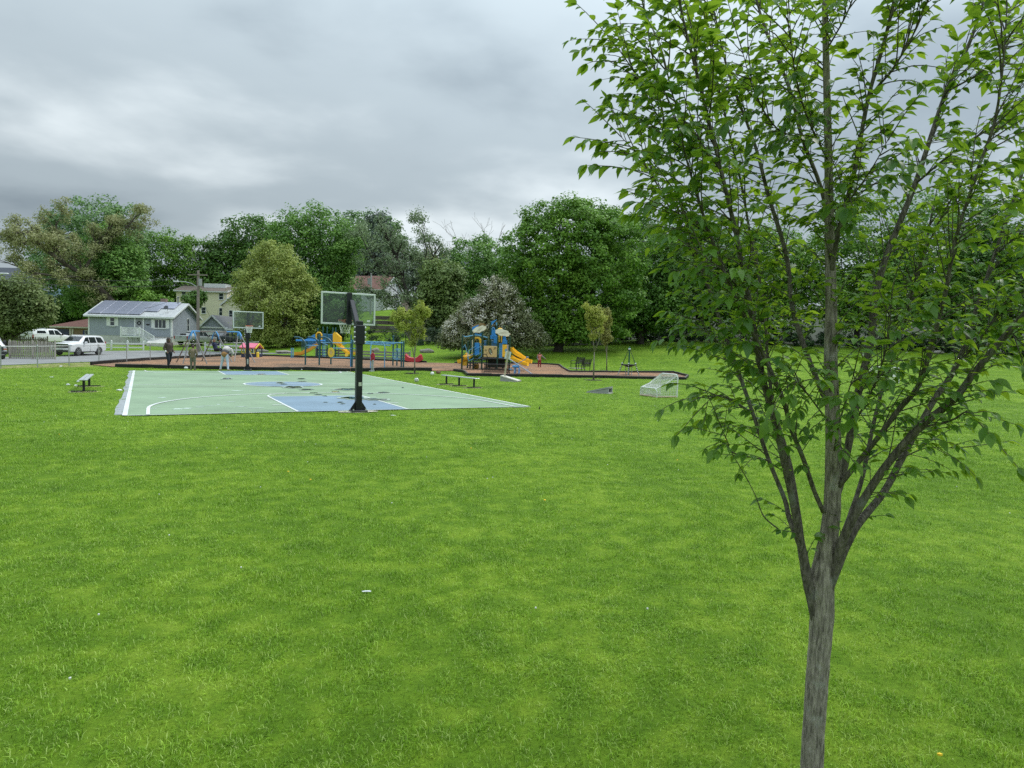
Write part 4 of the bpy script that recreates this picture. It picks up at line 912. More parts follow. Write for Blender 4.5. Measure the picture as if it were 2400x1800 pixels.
# branchlets, twigs and leaves set alternately along them
twigs = MB(); LEAF = []      # leaf: position, direction, normal, size
axis0 = np.array(ep(1945, 900, 0.05))
def add_twig(p, d, L_, r, sag=0.35, lift=0.0, leaf_from=.1, fork=True):
    n = max(4, int(L_ / 0.030)); pts = [np.array(p)]; d = np.array(d) / np.linalg.norm(d)
    for i in range(n):
        t = i / n
        d = d + np.array((0, 0, (lift * (1 - t) - sag * t) / n)) + _rng.normal(size=3) * 0.045; d /= np.linalg.norm(d); pts.append(pts[-1] + d * L_ / n)
    twigs.tube([Vector(q) for q in pts[::2] + ([pts[-1]] if n % 2 else [])], [r * (1 - .7 * i / (n / 2 + 1)) for i in range(len(pts[::2]) + (1 if n % 2 else 0))], 5, cap=False)
    side = 1 if _rng.random() < .5 else -1
    grp = _rng.uniform(.72, 1.15)
    for i in range(1, n + 1):
        if i / n < leaf_from or _rng.random() < 0.10: continue
        t = pts[i] - pts[i - 1]; t /= np.linalg.norm(t)
        lat = np.cross(t, (0, 0, 1)); lat /= np.linalg.norm(lat) + 1e-6
        ld = t * _rng.uniform(.5, .9) + lat * side * 0.8 + np.array((0, 0, -0.38 + _rng.normal() * .28)); ld /= np.linalg.norm(ld)
        nn = np.array((0, 0, 1.0)) + lat * side * 0.35 + _rng.normal(size=3) * 0.30; nn -= ld * nn.dot(ld); nn /= np.linalg.norm(nn)
        sz = _rng.uniform(0.037, 0.068) * grp * (0.75 + 0.4 * i / n)
        LEAF.append((pts[i], ld, nn, sz)); side = -side
        if fork and n > 9 and i % 5 == 2 and _rng.random() < .55:
            add_twig(pts[i], t * .7 + lat * side * .7 + np.array((0, 0, .05)), L_ * _rng.uniform(.25, .45), r * .6, .7, 0, .1, False)
    for s2 in (-.45, .45):
        l2 = t + lat * s2 + np.array((0, 0, -.45)); l2 /= np.linalg.norm(l2); n2 = np.array((0, 0, 1.0)) + _rng.normal(size=3) * .2; n2 -= l2 * n2.dot(l2); n2 /= np.linalg.norm(n2)
        LEAF.append((pts[-1], l2, n2, _rng.uniform(.06, .085) * grp))
for P, rad, lv in limb_paths:
    seg = np.linalg.norm(np.diff(P, axis=0), axis=1); cum = np.concatenate([[0], np.cumsum(seg)]); tot = cum[-1]
    s = {0: tot * 0.42, 1: tot * 0.15, 2: tot * 0.12}[lv]
    step = {0: 0.026, 1: 0.0235, 2: 0.022}[lv]
    while s < tot:
        i = min(len(P) - 2, int(np.searchsorted(cum, s)) - 1); i = max(i, 0); t = (s - cum[i]) / max(seg[i], 1e-6); p = P[i] + (P[i + 1] - P[i]) * t
        z = p[2]
        dens = np.clip((z - 1.4) / 1.0, 0.2, 1.0)
        if p[0] < -.35 and z < 2.75: dens *= .85
        if _rng.random() < dens:
            dr = P[i + 1] - P[i]; dr /= np.linalg.norm(dr)
            rnd = _rng.normal(size=3); rnd -= dr * rnd.dot(dr); rnd /= np.linalg.norm(rnd)
            outw = p - axis0; outw[2] = 0; outw /= np.linalg.norm(outw) + .15
            long_ = _rng.random() < .35
            d = dr * (.75 if long_ else .45) + rnd * 0.62 + outw * 0.45
            add_twig(p, d, _rng.uniform(0.20, 0.36) if long_ else _rng.uniform(.10, .23), 0.0034 if long_ else .0024, 0.95, .25, .18)
        s += step * _rng.uniform(0.6, 1.4)
    e_ = P[-1] - P[-3]
    add_twig(P[-1], e_, 0.25, 0.003, 0.5)
for o_ in (twigs.build('twigs', M_ELM_LIMB, elm, True, angle=0),): o_['kind'] = 'stuff'
def leaf_shape(bend, fold, nseg=6):
    """elm leaf: pointed oval with toothed edge, folded along the midrib and bending down; length 1 along x"""
    V = []; Fc = []
    prof = [0.0, 0.30, 0.44, 0.46, 0.36, 0.20, 0.0]
    for i in range(nseg + 1):
        t = i / nseg; x = t; z = -bend * t * t; w_ = prof[i] * 0.56
        tooth = 1.0 if i % 2 else 0.92
        V += [(x - 0.03 * (i % 2), w_ * tooth, z + fold * w_), (x, 0, z), (x - 0.03 * (i % 2), -w_ * tooth, z + fold * w_)]
    for i in range(nseg):
        a = 3 * i; Fc += [(a, a + 1, a + 4, a + 3), (a + 1, a + 2, a + 5, a + 4)]
    return np.array(V), np.array(Fc)
SHAPES = [leaf_shape(b, f) for b, f in ((0.15, .35), (0.45, .25), (0.30, .65), (0.05, .12))]
LM_ELM = leaf_mat('leaf_elm', (0.050, 0.140, 0.023), (0.185, 0.335, 0.050), 0.50, rough=0.42, tcol=(2.15, 1.7, .72), nscale=2.2, spec=.45)
def leaf_world(L_):
    p, d, n, s = L_; y = np.cross(n, d); return np.stack([d, y, n], 1), p, s
LP = np.array([l[0] for l in LEAF]); camrel = LP + np.array(elm_base) - np.array((0, 0, CZ))
vis = (np.abs(camrel[:, 0] / np.maximum(camrel[:, 1], .3)) < .76) & (camrel[:, 1] > .5)
ang = np.array([abs(np.dot(l[2], c / np.linalg.norm(c))) for l, c in zip(LEAF, camrel)])
score = np.where(vis, np.array([l[3] for l in LEAF]) / np.linalg.norm(camrel, axis=1) * (0.4 + ang), 0)
order = np.argsort(-score); big = set(order[:300].tolist())
leaf_me = []
for k, (V, Fc) in enumerate(SHAPES):
    for tv in (.1, .35, .6, .95):
        me = np_mesh('leaf', V, Fc, np.full(len(Fc), tv), smooth=True); me.materials.append(LM_ELM); leaf_me.append(me)
VV, FF, TT = [], [], []; base = 0
for i, l in enumerate(LEAF):
    R_, p, s = leaf_world(l); k = int(_rng.integers(4)); tv = float(np.clip(_rng.normal(.45, .25), 0, 1))
    if i in big:
        o = bpy.data.objects.new('leaf', leaf_me[k * 4 + int(np.argmin([abs(tv - q) for q in (.1, .35, .6, .95)]))]); COL.objects.link(o); o.parent = elm
        M4 = Matrix([[R_[r][c] * s for c in range(3)] + [p[r]] for r in range(3)] + [[0, 0, 0, 1]]); o.matrix_local = M4
    else:
        V, Fc = SHAPES[k]; VV.append((V * s) @ R_.T + p); FF.append(Fc + base); base += len(V); TT.append(np.full(len(Fc), tv))
me = np_mesh('foliage', np.concatenate(VV), np.concatenate(FF), np.concatenate(TT), smooth=True); me.materials.append(LM_ELM)
o = bpy.data.objects.new('foliage', me); COL.objects.link(o); o.parent = elm; o['kind'] = 'stuff'
print('elm leaves', len(LEAF))
# ------------------------------------------------------------------ grass blades on the lawn
def blade_mat():
    m, n, bs = nodes_of('grass_blade'); col, geo = lawn_nodes(n, 1.50)
    at_ = n.nodes.new('ShaderNodeAttribute'); at_.attribute_name = 'tint'
    mr = n.nodes.new('ShaderNodeMapRange'); mr.inputs['To Min'].default_value = 0.50; mr.inputs['To Max'].default_value = 1.50; n.links.new(at_.outputs['Fac'], mr.inputs[0])
    sc = n.nodes.new('ShaderNodeVectorMath'); sc.operation = 'SCALE'; n.links.new(col, sc.inputs[0]); n.links.new(mr.outputs[0], sc.inputs['Scale'])
    st_ = n.nodes.new('ShaderNodeMapRange'); st_.inputs['From Min'].default_value = 0.72; st_.inputs['From Max'].default_value = 1.0; st_.inputs['To Max'].default_value = 0.62; n.links.new(at_.outputs['Fac'], st_.inputs[0])
    mxs = n.nodes.new('ShaderNodeMix'); mxs.data_type = 'RGBA'; n.links.new(st_.outputs[0], mxs.inputs[0]); n.links.new(sc.outputs[0], mxs.inputs[6]); mxs.inputs[7].default_value = (0.58, 0.62, 0.26, 1)
    class _O: outputs = [mxs.outputs[2]]
    sc = _O
    n.links.new(sc.outputs[0], bs.inputs['Base Color']); bs.inputs['Roughness'].default_value = 0.5; bs.inputs['Specular IOR Level'].default_value = 0.3
    tr = n.nodes.new('ShaderNodeBsdfTranslucent'); n.links.new(sc.outputs[0], tr.inputs['Color'])
    ms = n.nodes.new('ShaderNodeMixShader'); ms.inputs[0].default_value = 0.3
    n.links.new(bs.outputs[0], ms.inputs[1]); n.links.new(tr.outputs[0], ms.inputs[2]); n.links.new(ms.outputs[0], n.nodes['Material Output'].inputs[0])
    return m
M_BLADE = blade_mat()
def tuft(seed, n, rad, h, wd):
    rng = np.random.default_rng(seed); V = []; Fc = []; T = []
    for i in range(n):
        a = rng.uniform(0, 6.283); r = rad * math.sqrt(rng.random()); p = np.array((r * math.cos(a), r * math.sin(a), -0.012))
        b = rng.uniform(0, 6.283); lean = rng.uniform(.15, .95); hh = h * rng.uniform(.6, 1.12); dr = np.array((math.cos(b), math.sin(b), 0)); sd = np.array((-dr[1], dr[0], 0)) * wd * rng.uniform(.7, 1.3) / 2
        m_ = p + dr * lean * hh * .28 + np.array((0, 0, hh * .6)); t_ = p + dr * lean * hh * .95 + np.array((0, 0, hh * (1 - .32 * lean)))
        k = len(V); V += [p - sd, p + sd, m_ + sd * .8, m_ - sd * .8, t_ + sd * .12, t_ - sd * .12]; Fc += [(k, k + 1, k + 2, k + 3), (k + 3, k + 2, k + 4, k + 5)]
        q = rng.random(); T += [q, q]
    me = np_mesh('grass_tuft', np.array(V), np.array(Fc), np.array(T)); me.materials.append(M_BLADE); return me
tuft_col = bpy.data.collections.new('grass_tufts')
for i in range(5):
    o = bpy.data.objects.new('grass_tuft', tuft(200 + i, 54, .15, .047, .0046)); tuft_col.objects.link(o)
avoid = [mulch_poly, road_poly]
def scatter(y0, y1, dens, margin=1.5):
    half = lambda y: 0.78 * y + margin
    n = int(dens * (y1 - y0) * 2 * half(y1)); y = RNG.uniform(y0, y1, n); x = RNG.uniform(-half(y1), half(y1), n)
    k = np.abs(x) < half(y); x, y = x[k], y[k]
    rel = np.stack([x, y], 1) - CO; u = rel @ E1; v = rel @ E2
    edge = 0.05 * np.sin(u * 9) + .06 * np.sin(v * 7)
    k = ~((u > -CW / 2 - 0.28 + edge) & (u < CW / 2 + edge + .02) & (v > edge - .02) & (v < CL + edge)); x, y = x[k], y[k]
    for pl in avoid:
        k = ~in_poly(x, y, pl); x, y = x[k], y[k]
    return x, y
parts = []
for y0, y1, dens, sc in ((0.8, 8, 74, 1.0), (8, 15, 48, 1.1), (15, 26, 21, 1.6), (26, 48, 9.5, 2.2), (48, 92, 2.6, 3.0)):
    x, y = scatter(y0, y1, dens); parts.append((x, y, np.full(len(x), sc)))
X = np.concatenate([p[0] for p in parts]); Y = np.concatenate([p[1] for p in parts]); S = np.concatenate([p[2] for p in parts]) * RNG.uniform(.7, 1.25, len(X))
Zg = ground_np(X, Y)
# lusher clumps stand taller
lush = np.sin(X * .9 + 1.3 * np.sin(Y * .5)) * np.sin(Y * .8 + 1.1 * np.sin(X * .4)); hs = np.clip(1 + .18 * lush, .7, 1.3)
k = RNG.random(len(X)) < 0.97; X, Y, S, Zg, hs = X[k], Y[k], S[k], Zg[k], hs[k]
me = bpy.data.meshes.new('grass'); me.vertices.add(len(X)); me.vertices.foreach_set('co', np.stack([X, Y, Zg], 1).astype(np.float32).ravel()); me.update()
a = me.attributes.new('rot', 'FLOAT_VECTOR', 'POINT'); a.data.foreach_set('vector', np.stack([RNG.normal(0, .06, len(X)), RNG.normal(0, .06, len(X)), RNG.uniform(0, 6.283, len(X))], 1).astype(np.float32).ravel())
far_h = np.clip(1.25 / S, .45, 1.0)
a = me.attributes.new('scl', 'FLOAT_VECTOR', 'POINT'); a.data.foreach_set('vector', np.stack([S, S, S * hs * far_h], 1).astype(np.float32).ravel())
grass = bpy.data.objects.new('grass', me); COL.objects.link(grass); tag(grass, 'short uneven green grass blades of the lawn', kind='stuff')
ng = bpy.data.node_groups.new('grass_scatter', 'GeometryNodeTree'); ng.interface.new_socket('Geometry', in_out='INPUT', socket_type='NodeSocketGeometry'); ng.interface.new_socket('Geometry', in_out='OUTPUT', socket_type='NodeSocketGeometry')
gi = ng.nodes.new('NodeGroupInput'); go = ng.nodes.new('NodeGroupOutput'); iop = ng.nodes.new('GeometryNodeInstanceOnPoints'); ci = ng.nodes.new('GeometryNodeCollectionInfo')
ci.inputs[0].default_value = tuft_col; ci.inputs['Separate Children'].default_value = True; ci.inputs['Reset Children'].default_value = True
iop.inputs['Pick Instance'].default_value = True
na = ng.nodes.new('GeometryNodeInputNamedAttribute'); na.data_type = 'FLOAT_VECTOR'; na.inputs[0].default_value = 'rot'
nb_ = ng.nodes.new('GeometryNodeInputNamedAttribute'); nb_.data_type = 'FLOAT_VECTOR'; nb_.inputs[0].default_value = 'scl'
e2r = ng.nodes.new('FunctionNodeEulerToRotation')
ng.links.new(gi.outputs[0], iop.inputs['Points']); ng.links.new(ci.outputs[0], iop.inputs['Instance']); ng.links.new(na.outputs[0], e2r.inputs[0]); ng.links.new(e2r.outputs[0], iop.inputs['Rotation']); ng.links.new(nb_.outputs[0], iop.inputs['Scale']); ng.links.new(iop.outputs[0], go.inputs[0])
md = grass.modifiers.new('scatter', 'NODES'); md.node_group = ng
print('grass tufts', len(X))
# ------------------------------------------------------------------ houses, fences, poles
M_WHITE = mat('white_trim', (0.74, 0.76, 0.76), 0.55, var=0.05)
M_GREYSIDE = None
def siding(name, col, pitch=0.13, var=0.08):
    """lapped clapboard: fine relief of the courses"""
    if name in MATS: return MATS[name]
    m, n, bs = nodes_of(name); tcn = n.nodes.new('ShaderNodeTexCoord'); sp = n.nodes.new('ShaderNodeSeparateXYZ'); n.links.new(tcn.outputs['Object'], sp.inputs[0])
    md = n.nodes.new('ShaderNodeMath'); md.operation = 'MULTIPLY'; md.inputs[1].default_value = 1 / pitch; n.links.new(sp.outputs[2], md.inputs[0])
    fr = n.nodes.new('ShaderNodeMath'); fr.operation = 'FRACT'; n.links.new(md.outputs[0], fr.inputs[0])
    bp = n.nodes.new('ShaderNodeBump'); bp.inputs['Strength'].default_value = 0.9; bp.inputs['Distance'].default_value = 0.03; bp.invert = True; n.links.new(fr.outputs[0], bp.inputs['Height']); n.links.new(bp.outputs[0], bs.inputs['Normal'])
    nz = n.nodes.new('ShaderNodeTexNoise'); nz.inputs['Scale'].default_value = 1.2; nz.inputs['Detail'].default_value = 5; n.links.new(tcn.outputs['Object'], nz.inputs['Vector'])
    r = n.nodes.new('ShaderNodeValToRGB'); r.color_ramp.elements[0].position = .3; r.color_ramp.elements[1].position = .7
    r.color_ramp.elements[0].color = (*[c * (1 - var) for c in col], 1); r.color_ramp.elements[1].color = (*[c * (1 + var) for c in col], 1)
    n.links.new(nz.outputs[0], r.inputs[0]); n.links.new(r.outputs[0], bs.inputs['Base Color']); bs.inputs['Roughness'].default_value = .6
    MATS[name] = m; return m
def shingle(name, col): return mat(name, col, 0.95, var=0.22, scale=4, bump=0.5, bscale=18)
M_PANE = glass_dark('window_glass', (0.035, 0.045, 0.055))
I3 = Matrix.Identity(3)
def window(root, org, R, w_, h_, cols=1, rows=2, shutter=0.0, fm=None, sill=True, glass=None, shm=None, t=.07):
    """org: lower left corner on the wall; R maps (right, out, up) to the house frame"""
    def T(x, y, z): return Vector(org) + R @ Vector((x, -y, z))
    fm = fm or M_WHITE; b = MB()
    def bx(x0, x1, z0, z1, d0, d1):
        b.box(T((x0 + x1) / 2, (d0 + d1) / 2, (z0 + z1) / 2), (x1 - x0, d1 - d0, z1 - z0), R)
    bx(-t, 0, -t, h_ + t, .0, .05); bx(w_, w_ + t, -t, h_ + t, .0, .05); bx(0, w_, h_, h_ + t, .0, .05); bx(0, w_, -t, 0, .0, .06)
    for i in range(1, cols): x = w_ * i / cols; bx(x - .03, x + .03, 0, h_, .0, .04)
    for i in range(1, rows): z = h_ * i / rows; bx(0, w_, z - .022, z + .022, .0, .035)
    if sill: bx(-t * 1.5, w_ + t * 1.5, -t - .05, -t, .0, .10)
    o = b.build('window', fm, root)
    MB().box(T(w_ / 2, .012, h_ / 2), (w_, .012, h_), R).build('pane', glass or M_PANE, o)
    if shutter:
        for x in (-t - shutter / 2 - .01, w_ + t + shutter / 2 + .01):
            s = MB(); s.box(T(x, .02, h_ / 2), (shutter, .04, h_ + t * 1.6), R)
            s.build('shutter', shm or fm, o)
    return o
R_FRONT = Matrix(((1, 0, 0), (0, 1, 0), (0, 0, 1)))
R_RIGHT = Matrix(((0, -1, 0), (1, 0, 0), (0, 0, 1)))      # right = +Y, out = +X
def gable_house(root, W, Dp, z0, ze, zr, wall_m, roof_m, trim=None, over=0.35, ridge='x', found=None, gable_m=None):
    """walls, two roof planes, fascia. ridge along x or y"""
    if found: MB().box((W / 2, Dp / 2, (z0 - 1.0) / 2), (W - .06, Dp - .06, z0 + 1.0)).build('foundation', found, root)
    b = MB()
    if ridge == 'x':
        b.add([(0, 0, z0), (W, 0, z0), (W, Dp, z0), (0, Dp, z0), (0, 0, ze), (W, 0, ze), (W, Dp, ze), (0, Dp, ze), (0, Dp / 2, zr), (W, Dp / 2, zr)],
              [(0, 1, 5, 4), (2, 3, 7, 6), (1, 2, 6, 9, 5), (3, 0, 4, 8, 7)])
    else:
        b.add([(0, 0, z0), (W, 0, z0), (W, Dp, z0), (0, Dp, z0), (0, 0, ze), (W, 0, ze), (W, Dp, ze), (0, Dp, ze), (W / 2, 0, zr), (W / 2, Dp, zr)],
              [(0, 1, 5, 8, 4), (1, 2, 6, 5), (2, 3, 7, 9, 6), (3, 0, 4, 7)])
    b.build('wall', wall_m, root)
    r = MB(); t = .14
    half = (Dp if ridge == 'x' else W) / 2; sl = (zr - ze) / half; zo = ze - sl * over
    def slab(a, b_, c, d): r.add([a, b_, c, d] + [(q[0], q[1], q[2] + t) for q in (a, b_, c, d)], [(0, 1, 2, 3), (7, 6, 5, 4), (0, 4, 5, 1), (1, 5, 6, 2), (2, 6, 7, 3), (3, 7, 4, 0)])
    if ridge == 'x':
        slab((-over, -over, zo), (W + over, -over, zo), (W + over, half, zr), (-over, half, zr)); slab((-over, Dp + over, zo), (W + over, Dp + over, zo), (W + over, half + .001, zr), (-over, half + .001, zr))
    else:
        slab((-over, -over, zo), (-over, Dp + over, zo), (half, Dp + over, zr), (half, -over, zr)); slab((W + over, -over, zo), (W + over, Dp + over, zo), (half + .001, Dp + over, zr), (half + .001, -over, zr))
    ro = r.build('roof', roof_m, root)
    if trim:
        f = MB()
        if ridge == 'x':
            f.box((W / 2, -over - .02, zo + .02), (W + 2 * over, .05, .17))
            for x in (-over - .02, W + over + .02): f.bar((x, -over, zo + .03), (x, half, zr + .03), .05, .2); f.bar((x, Dp + over, zo + .03), (x, half, zr + .03), .05, .2)
        else:
            for y in (-over - .02,): f.bar((-over, y, zo + .03), (half, y, zr + .03), .05, .2); f.bar((W + over, y, zo + .03), (half, y, zr + .03), .05, .2)
            for x in (-over - .02, W + over + .02): f.box((x, Dp / 2, zo + .02), (.05, Dp + 2 * over, .17))
        f.build('fascia', trim, ro)
    return ro
# --- grey ranch house
hx0, hy0 = -53.0, 85.0; hz0 = 1.0
ranch = thing('ranch_house', 'grey clapboard ranch house with solar panels and white front steps', 'house', (hx0, hy0, hz0))
GS = siding('siding_grey', (0.30, 0.335, 0.372)); RF = shingle('shingle_pale_grey', (0.46, 0.475, 0.48))
HW, HD, Z0, ZE, ZR = 10.4, 7.2, .92, 3.42, 5.15
rf = gable_house(ranch, HW, HD, Z0, ZE, ZR, GS, RF, M_WHITE, .38, 'x', mat('concrete_white', (0.55, 0.55, 0.52), .9, var=.12, scale=2))
for x in (.06, HW - .06): MB().box((x, -.015, (Z0 + ZE) / 2), (.16, .05, ZE - Z0)).build('corner_board', M_WHITE, ranch)
MB().box((HW + .015, .1, (Z0 + ZE) / 2), (.05, .2, ZE - Z0)).build('corner_board', M_WHITE, ranch)
window(ranch, (2.75, 0, 2.15), R_FRONT, .5, .95, 1, 2, .40)
window(ranch, (8.3, 0, 2.0), R_FRONT, 1.35, 1.0, 3, 1, .36)
window(ranch, (HW, 3.95, 1.75), R_RIGHT, .5, 1.55, 1, 2, .0)
d_ = MB().box((6.35, -.02, Z0 + 1.05), (.84, .05, 2.1)).build('door', mat('door_grey', (.30, .31, .33), .5), ranch)
for x in (5.82, 6.88): MB().box((x, -.03, Z0 + 1.1), (.16, .07, 2.25)).build('door_trim', M_WHITE, d_)
wr = MB(); wr.tube([(6.35 + .2 * math.cos(t), -.07, Z0 + 1.62 + .2 * math.sin(t)) for t in np.linspace(0, 6.283, 18, endpoint=False)], .06, 6, closed=True); wr.build('wreath', mat('wreath_dark', (.02, .025, .03), .9), d_)
MB().box((6.35, -.05, Z0 + .6), (.6, .03, .7)).build('door_panel', M_WHITE, d_)
MB().box((7.45, -.03, Z0 + 1.45), (.42, .04, .16)).build('number_plate', mat('plate_black', (.02, .02, .02), .5), ranch)
MB().sphere((5.0, -.1, ZE - .14), .09).build('porch_lamp', M_WHITE, ranch)
# solar panels: each laid on the front slope
PV = mat('solar_cells_sky_sheen', (0.30, 0.315, 0.40), .25, .3, var=.06, scale=2, spec=.8); sl_d = Vector((0, HD / 2, ZR - ZE)).normalized(); sl_n = Vector((0, -sl_d.z, sl_d.y))  # pale blue-grey base colour stands in for the sky mirrored in the cells
pan = MB(); pan.rbox((0, 0, 0), (1.62, 1.0, .04), .012); pan_me = pan.mesh('solar_panel'); pan_me.materials.append(PV)
Rs = Matrix(((1, 0, 0), (0, sl_d.y, sl_n.y), (0, sl_d.z, sl_n.z)))
for row, (nn, off) in enumerate(((4, .1), (5, .1), (6, .1), (6, .1))):
    for i in range(nn):
        c = Vector((off - .2 + .85 + i * 1.66, 0, ZE + .14)) + sl_d * (.0 + row * 1.03 + .42) + sl_n * .10
        po = inst('solar_panel', pan_me, rf, c, Rs)
ds = MB(); ds.lathe([(0, .0), (.12, .02), (.24, .08), (.29, .13)], 14, (0, 0, 0), RX(math.radians(60))); dish = ds.build('satellite_dish', mat('dish_dark', (.05, .055, .065), .5), rf, True, (9.35, .75, ZE + 1.1))
MB().tube([(0, .05, 0), (.1, .12, -.35), (.35, .15, -.68)], .025, 6).build('dish_arm', mat('steel_grey', (.30, .31, .32), .4, .6), dish)
MB().box((7.2, 4.4, ZR + .15), (.7, .55, 1.1)).build('chimney', mat('chimney_brick', (.24, .17, .14), .9, var=.3, scale=9), rf)
MB().tube([(9.55, 3.3, ZR - .4), (9.55, 3.3, ZR + .85)], .09, 8).lathe([(.09, 0), (.16, .03), (.16, .1), (.09, .13)], 8, (9.55, 3.3, ZR + .85)).build('vent_pipe', mat('steel_grey', (.3, .3, .3)), rf)
# porch steps
porch = MB(); porch.box((6.0, -.75, Z0 - .09), (2.4, 1.5, .16)).build('porch_deck', M_WHITE, ranch)
rail = MB()
for x in (4.85, 7.15): rail.rbox((x, -1.42, Z0 + .55), (.13, .13, 1.15), .01)
rail.box((6.0, -1.42, Z0 + 1.0), (2.3, .07, .07)); rail.box((6.0, -1.42, Z0 + .12), (2.3, .06, .06)); rail.box((4.85, -.7, Z0 + 1.0), (.07, 1.4, .07))
for i in range(17): rail.box((4.95 + i * .132, -1.42, Z0 + .56), (.045, .045, .85))
for i in range(9): rail.box((4.85, -.15 - i * .135, Z0 + .56), (.045, .045, .85))
rail.build('porch_railing', M_WHITE, ranch)
st = MB(); sr = MB()
for i in range(6):
    st.box((7.32 + .26 * i, -.85, (Z0 - .16 * (i + 1)) / 2 - .02), (.27, 1.1, Z0 - .16 * (i + 1) + .04))
st.build('step', M_WHITE, ranch)
sr.bar((7.15, -1.42, Z0 + 1.02), (8.9, -1.42, .95), .07, .07); sr.bar((7.15, -1.42, Z0 + .12), (8.9, -1.42, .10), .05, .05); sr.rbox((8.9, -1.42, .45), (.13, .13, 1.15), .01)
for i in range(12): t = (i + .5) / 12; sr.box((7.15 + 1.75 * t, -1.42, Z0 + .55 - .9 * t), (.045, .045, .85))
sr.build('stair_railing', M_WHITE, ranch)
lat = MB()
for i in range(-9, 16):
    for s in (-1, 1):
        x0 = 4.9 + i * .16; p0 = [x0, 0]; p1 = [x0 + s * .8, .8]
        a0, a1 = 4.88, 7.1
        if min(p0[0], p1[0]) < a0 or max(p0[0], p1[0]) > a1 + .9: continue
        lat.bar((p0[0], -1.4, .02), (p1[0], -1.4, .80), .02, .035, (0, 1, 0))
lat.build('lattice', M_WHITE, ranch)
MB().add([(8.0, -.3, .75), (10.4, -.3, .75), (10.9, -2.4, .15), (8.5, -2.4, .15), (8.0, -.3, -.5), (10.4, -.3, -.5), (10.9, -2.4, -.5), (8.5, -2.4, -.5)], [(0, 1, 2, 3), (3, 2, 6, 7), (1, 5, 6, 2), (0, 3, 7, 4)]).build('bulkhead', mat('concrete_white', (.5, .5, .5)), ranch)
# --- cream house
cream = thing('cream_house', 'tall cream stucco house with brown roof behind the grey garage', 'house', (-55.4, 112, 1.6))
CM = mat('stucco_cream', (0.80, 0.76, 0.55), .9, var=.06, scale=1.5, bump=.2, bscale=40); BRF = shingle('shingle_brown', (0.155, 0.125, 0.105))
gable_house(cream, 8.2, 6.5, 0, 7.8, 8.7, CM, BRF, M_WHITE, .3, 'x')
for x, z, w_, h_ in [(.95, 6.75, .62, .85), (4.2, 6.6, .62, .95), (7.05, 6.55, .65, .95), (4.2, 4.2, .62, .95), (7.1, 3.95, .75, 1.15), (1.2, 4.2, .62, .95)]: window(cream, (x, 0, z), R_FRONT, w_, h_, 1, 2)
MB().box((5.3, 3.6, 8.85), (3.6, 2.6, .8)).build('dormer', M_WHITE, cream)
MB().box((8.22, .08, 4), (.12, .12, 8)).build('corner_board', M_WHITE, cream)
wing = thing('house_wing', 'cream gabled wing with steep brown roof joining the tall cream house', 'house', (-47.1, 110.2, 1.6))
gable_house(wing, 6.4, 7, -.5, 5.7, 8.3, CM, BRF, M_WHITE, .25, 'y'); window(wing, (1.15, 0, 3.5), R_FRONT, .5, 1.2, 1, 2); window(wing, (4.4, 0, 3.5), R_FRONT, .6, 1.2, 1, 2)
# --- garage with carport
garage = thing('garage', 'grey gabled garage with white door and open carport', 'garage', (-46.1, 100, .55))
DRF = shingle('shingle_dark_grey', (0.145, 0.15, 0.155))
gable_house(garage, 3.9, 9.0, 0, 2.75, 4.55, GS, DRF, M_WHITE, .25, 'y')
gd = MB(); 
for i in range(4): gd.rbox((1.95, -.03, .3 + i * .53), (2.65, .05, .51), .015)
gd.build('garage_door', M_WHITE, garage)
MB().box((.5, -.04, 1.1), (.14, .07, 2.35)).box((3.4, -.04, 1.1), (.14, .07, 2.35)).box((1.95, -.04, 2.34), (3.0, .07, .16)).build('door_trim', M_WHITE, garage)
MB().box((1.95, -.06, 2.85), (4.4, .1, .2)).build('fascia', M_WHITE, garage)
MB().box((5.7, 2.0, 2.62), (3.7, 4.6, .3)).build('carport_roof', M_WHITE, garage)
for x in (4.1, 7.4): MB().box((x, -.1, 1.2), (.16, .16, 2.6)).build('post', M_WHITE, garage)
MB().box((5.7, 4.1, 1.2), (3.6, .1, 2.5)).build('carport_shade_panel', mat('carport_dark', (.10, .11, .12), .9), garage)  # dark panel stands in for the shade inside the open carport
shed = thing('shed', 'pale grey panelled lean-to shed beside the carport', 'shed', (-38.3, 96.5, .6))
SM = mat('shed_panel', (0.42, 0.455, 0.445), .6, var=.1, scale=1)
MB().box((2.3, 1.2, 1.15), (4.6, 2.4, 2.5)).build('wall', mat('shed_grey', (.36, .39, .38), .7), shed)
for i in range(4):
    MB().rbox((.6 + i * 1.13, -.03, 1.15), (1.06, .05, 2.3), .015).build('panel', SM, shed)
MB().box((2.3, 1.0, 2.5), (5.1, 3.1, .12), RX(-.05)).build('roof', mat('shed_roof_moss', (.25, .29, .20), .9, var=.4, scale=2), shed)
plt = MB()
for i in range(6): plt.box((5.0 + i * .17, -.35 + .02 * i, .65), (.10, .06, 1.35), RX(-.18) @ RY(.04 * (i % 3 - 1)))
plt.box((5.4, -.5, .3), (1.0, .05, .1), RX(-.18)).box((5.4, -.3, 1.0), (1.0, .05, .1), RX(-.18))
wood = thing('wooden_pallet', 'brown wooden pallet leaning against the shed', 'pallet', (-38.3, 96.5, .6)); plt.build('slats', mat('pallet_wood', (.20, .14, .085), .9, var=.3), wood)['kind'] = 'stuff'
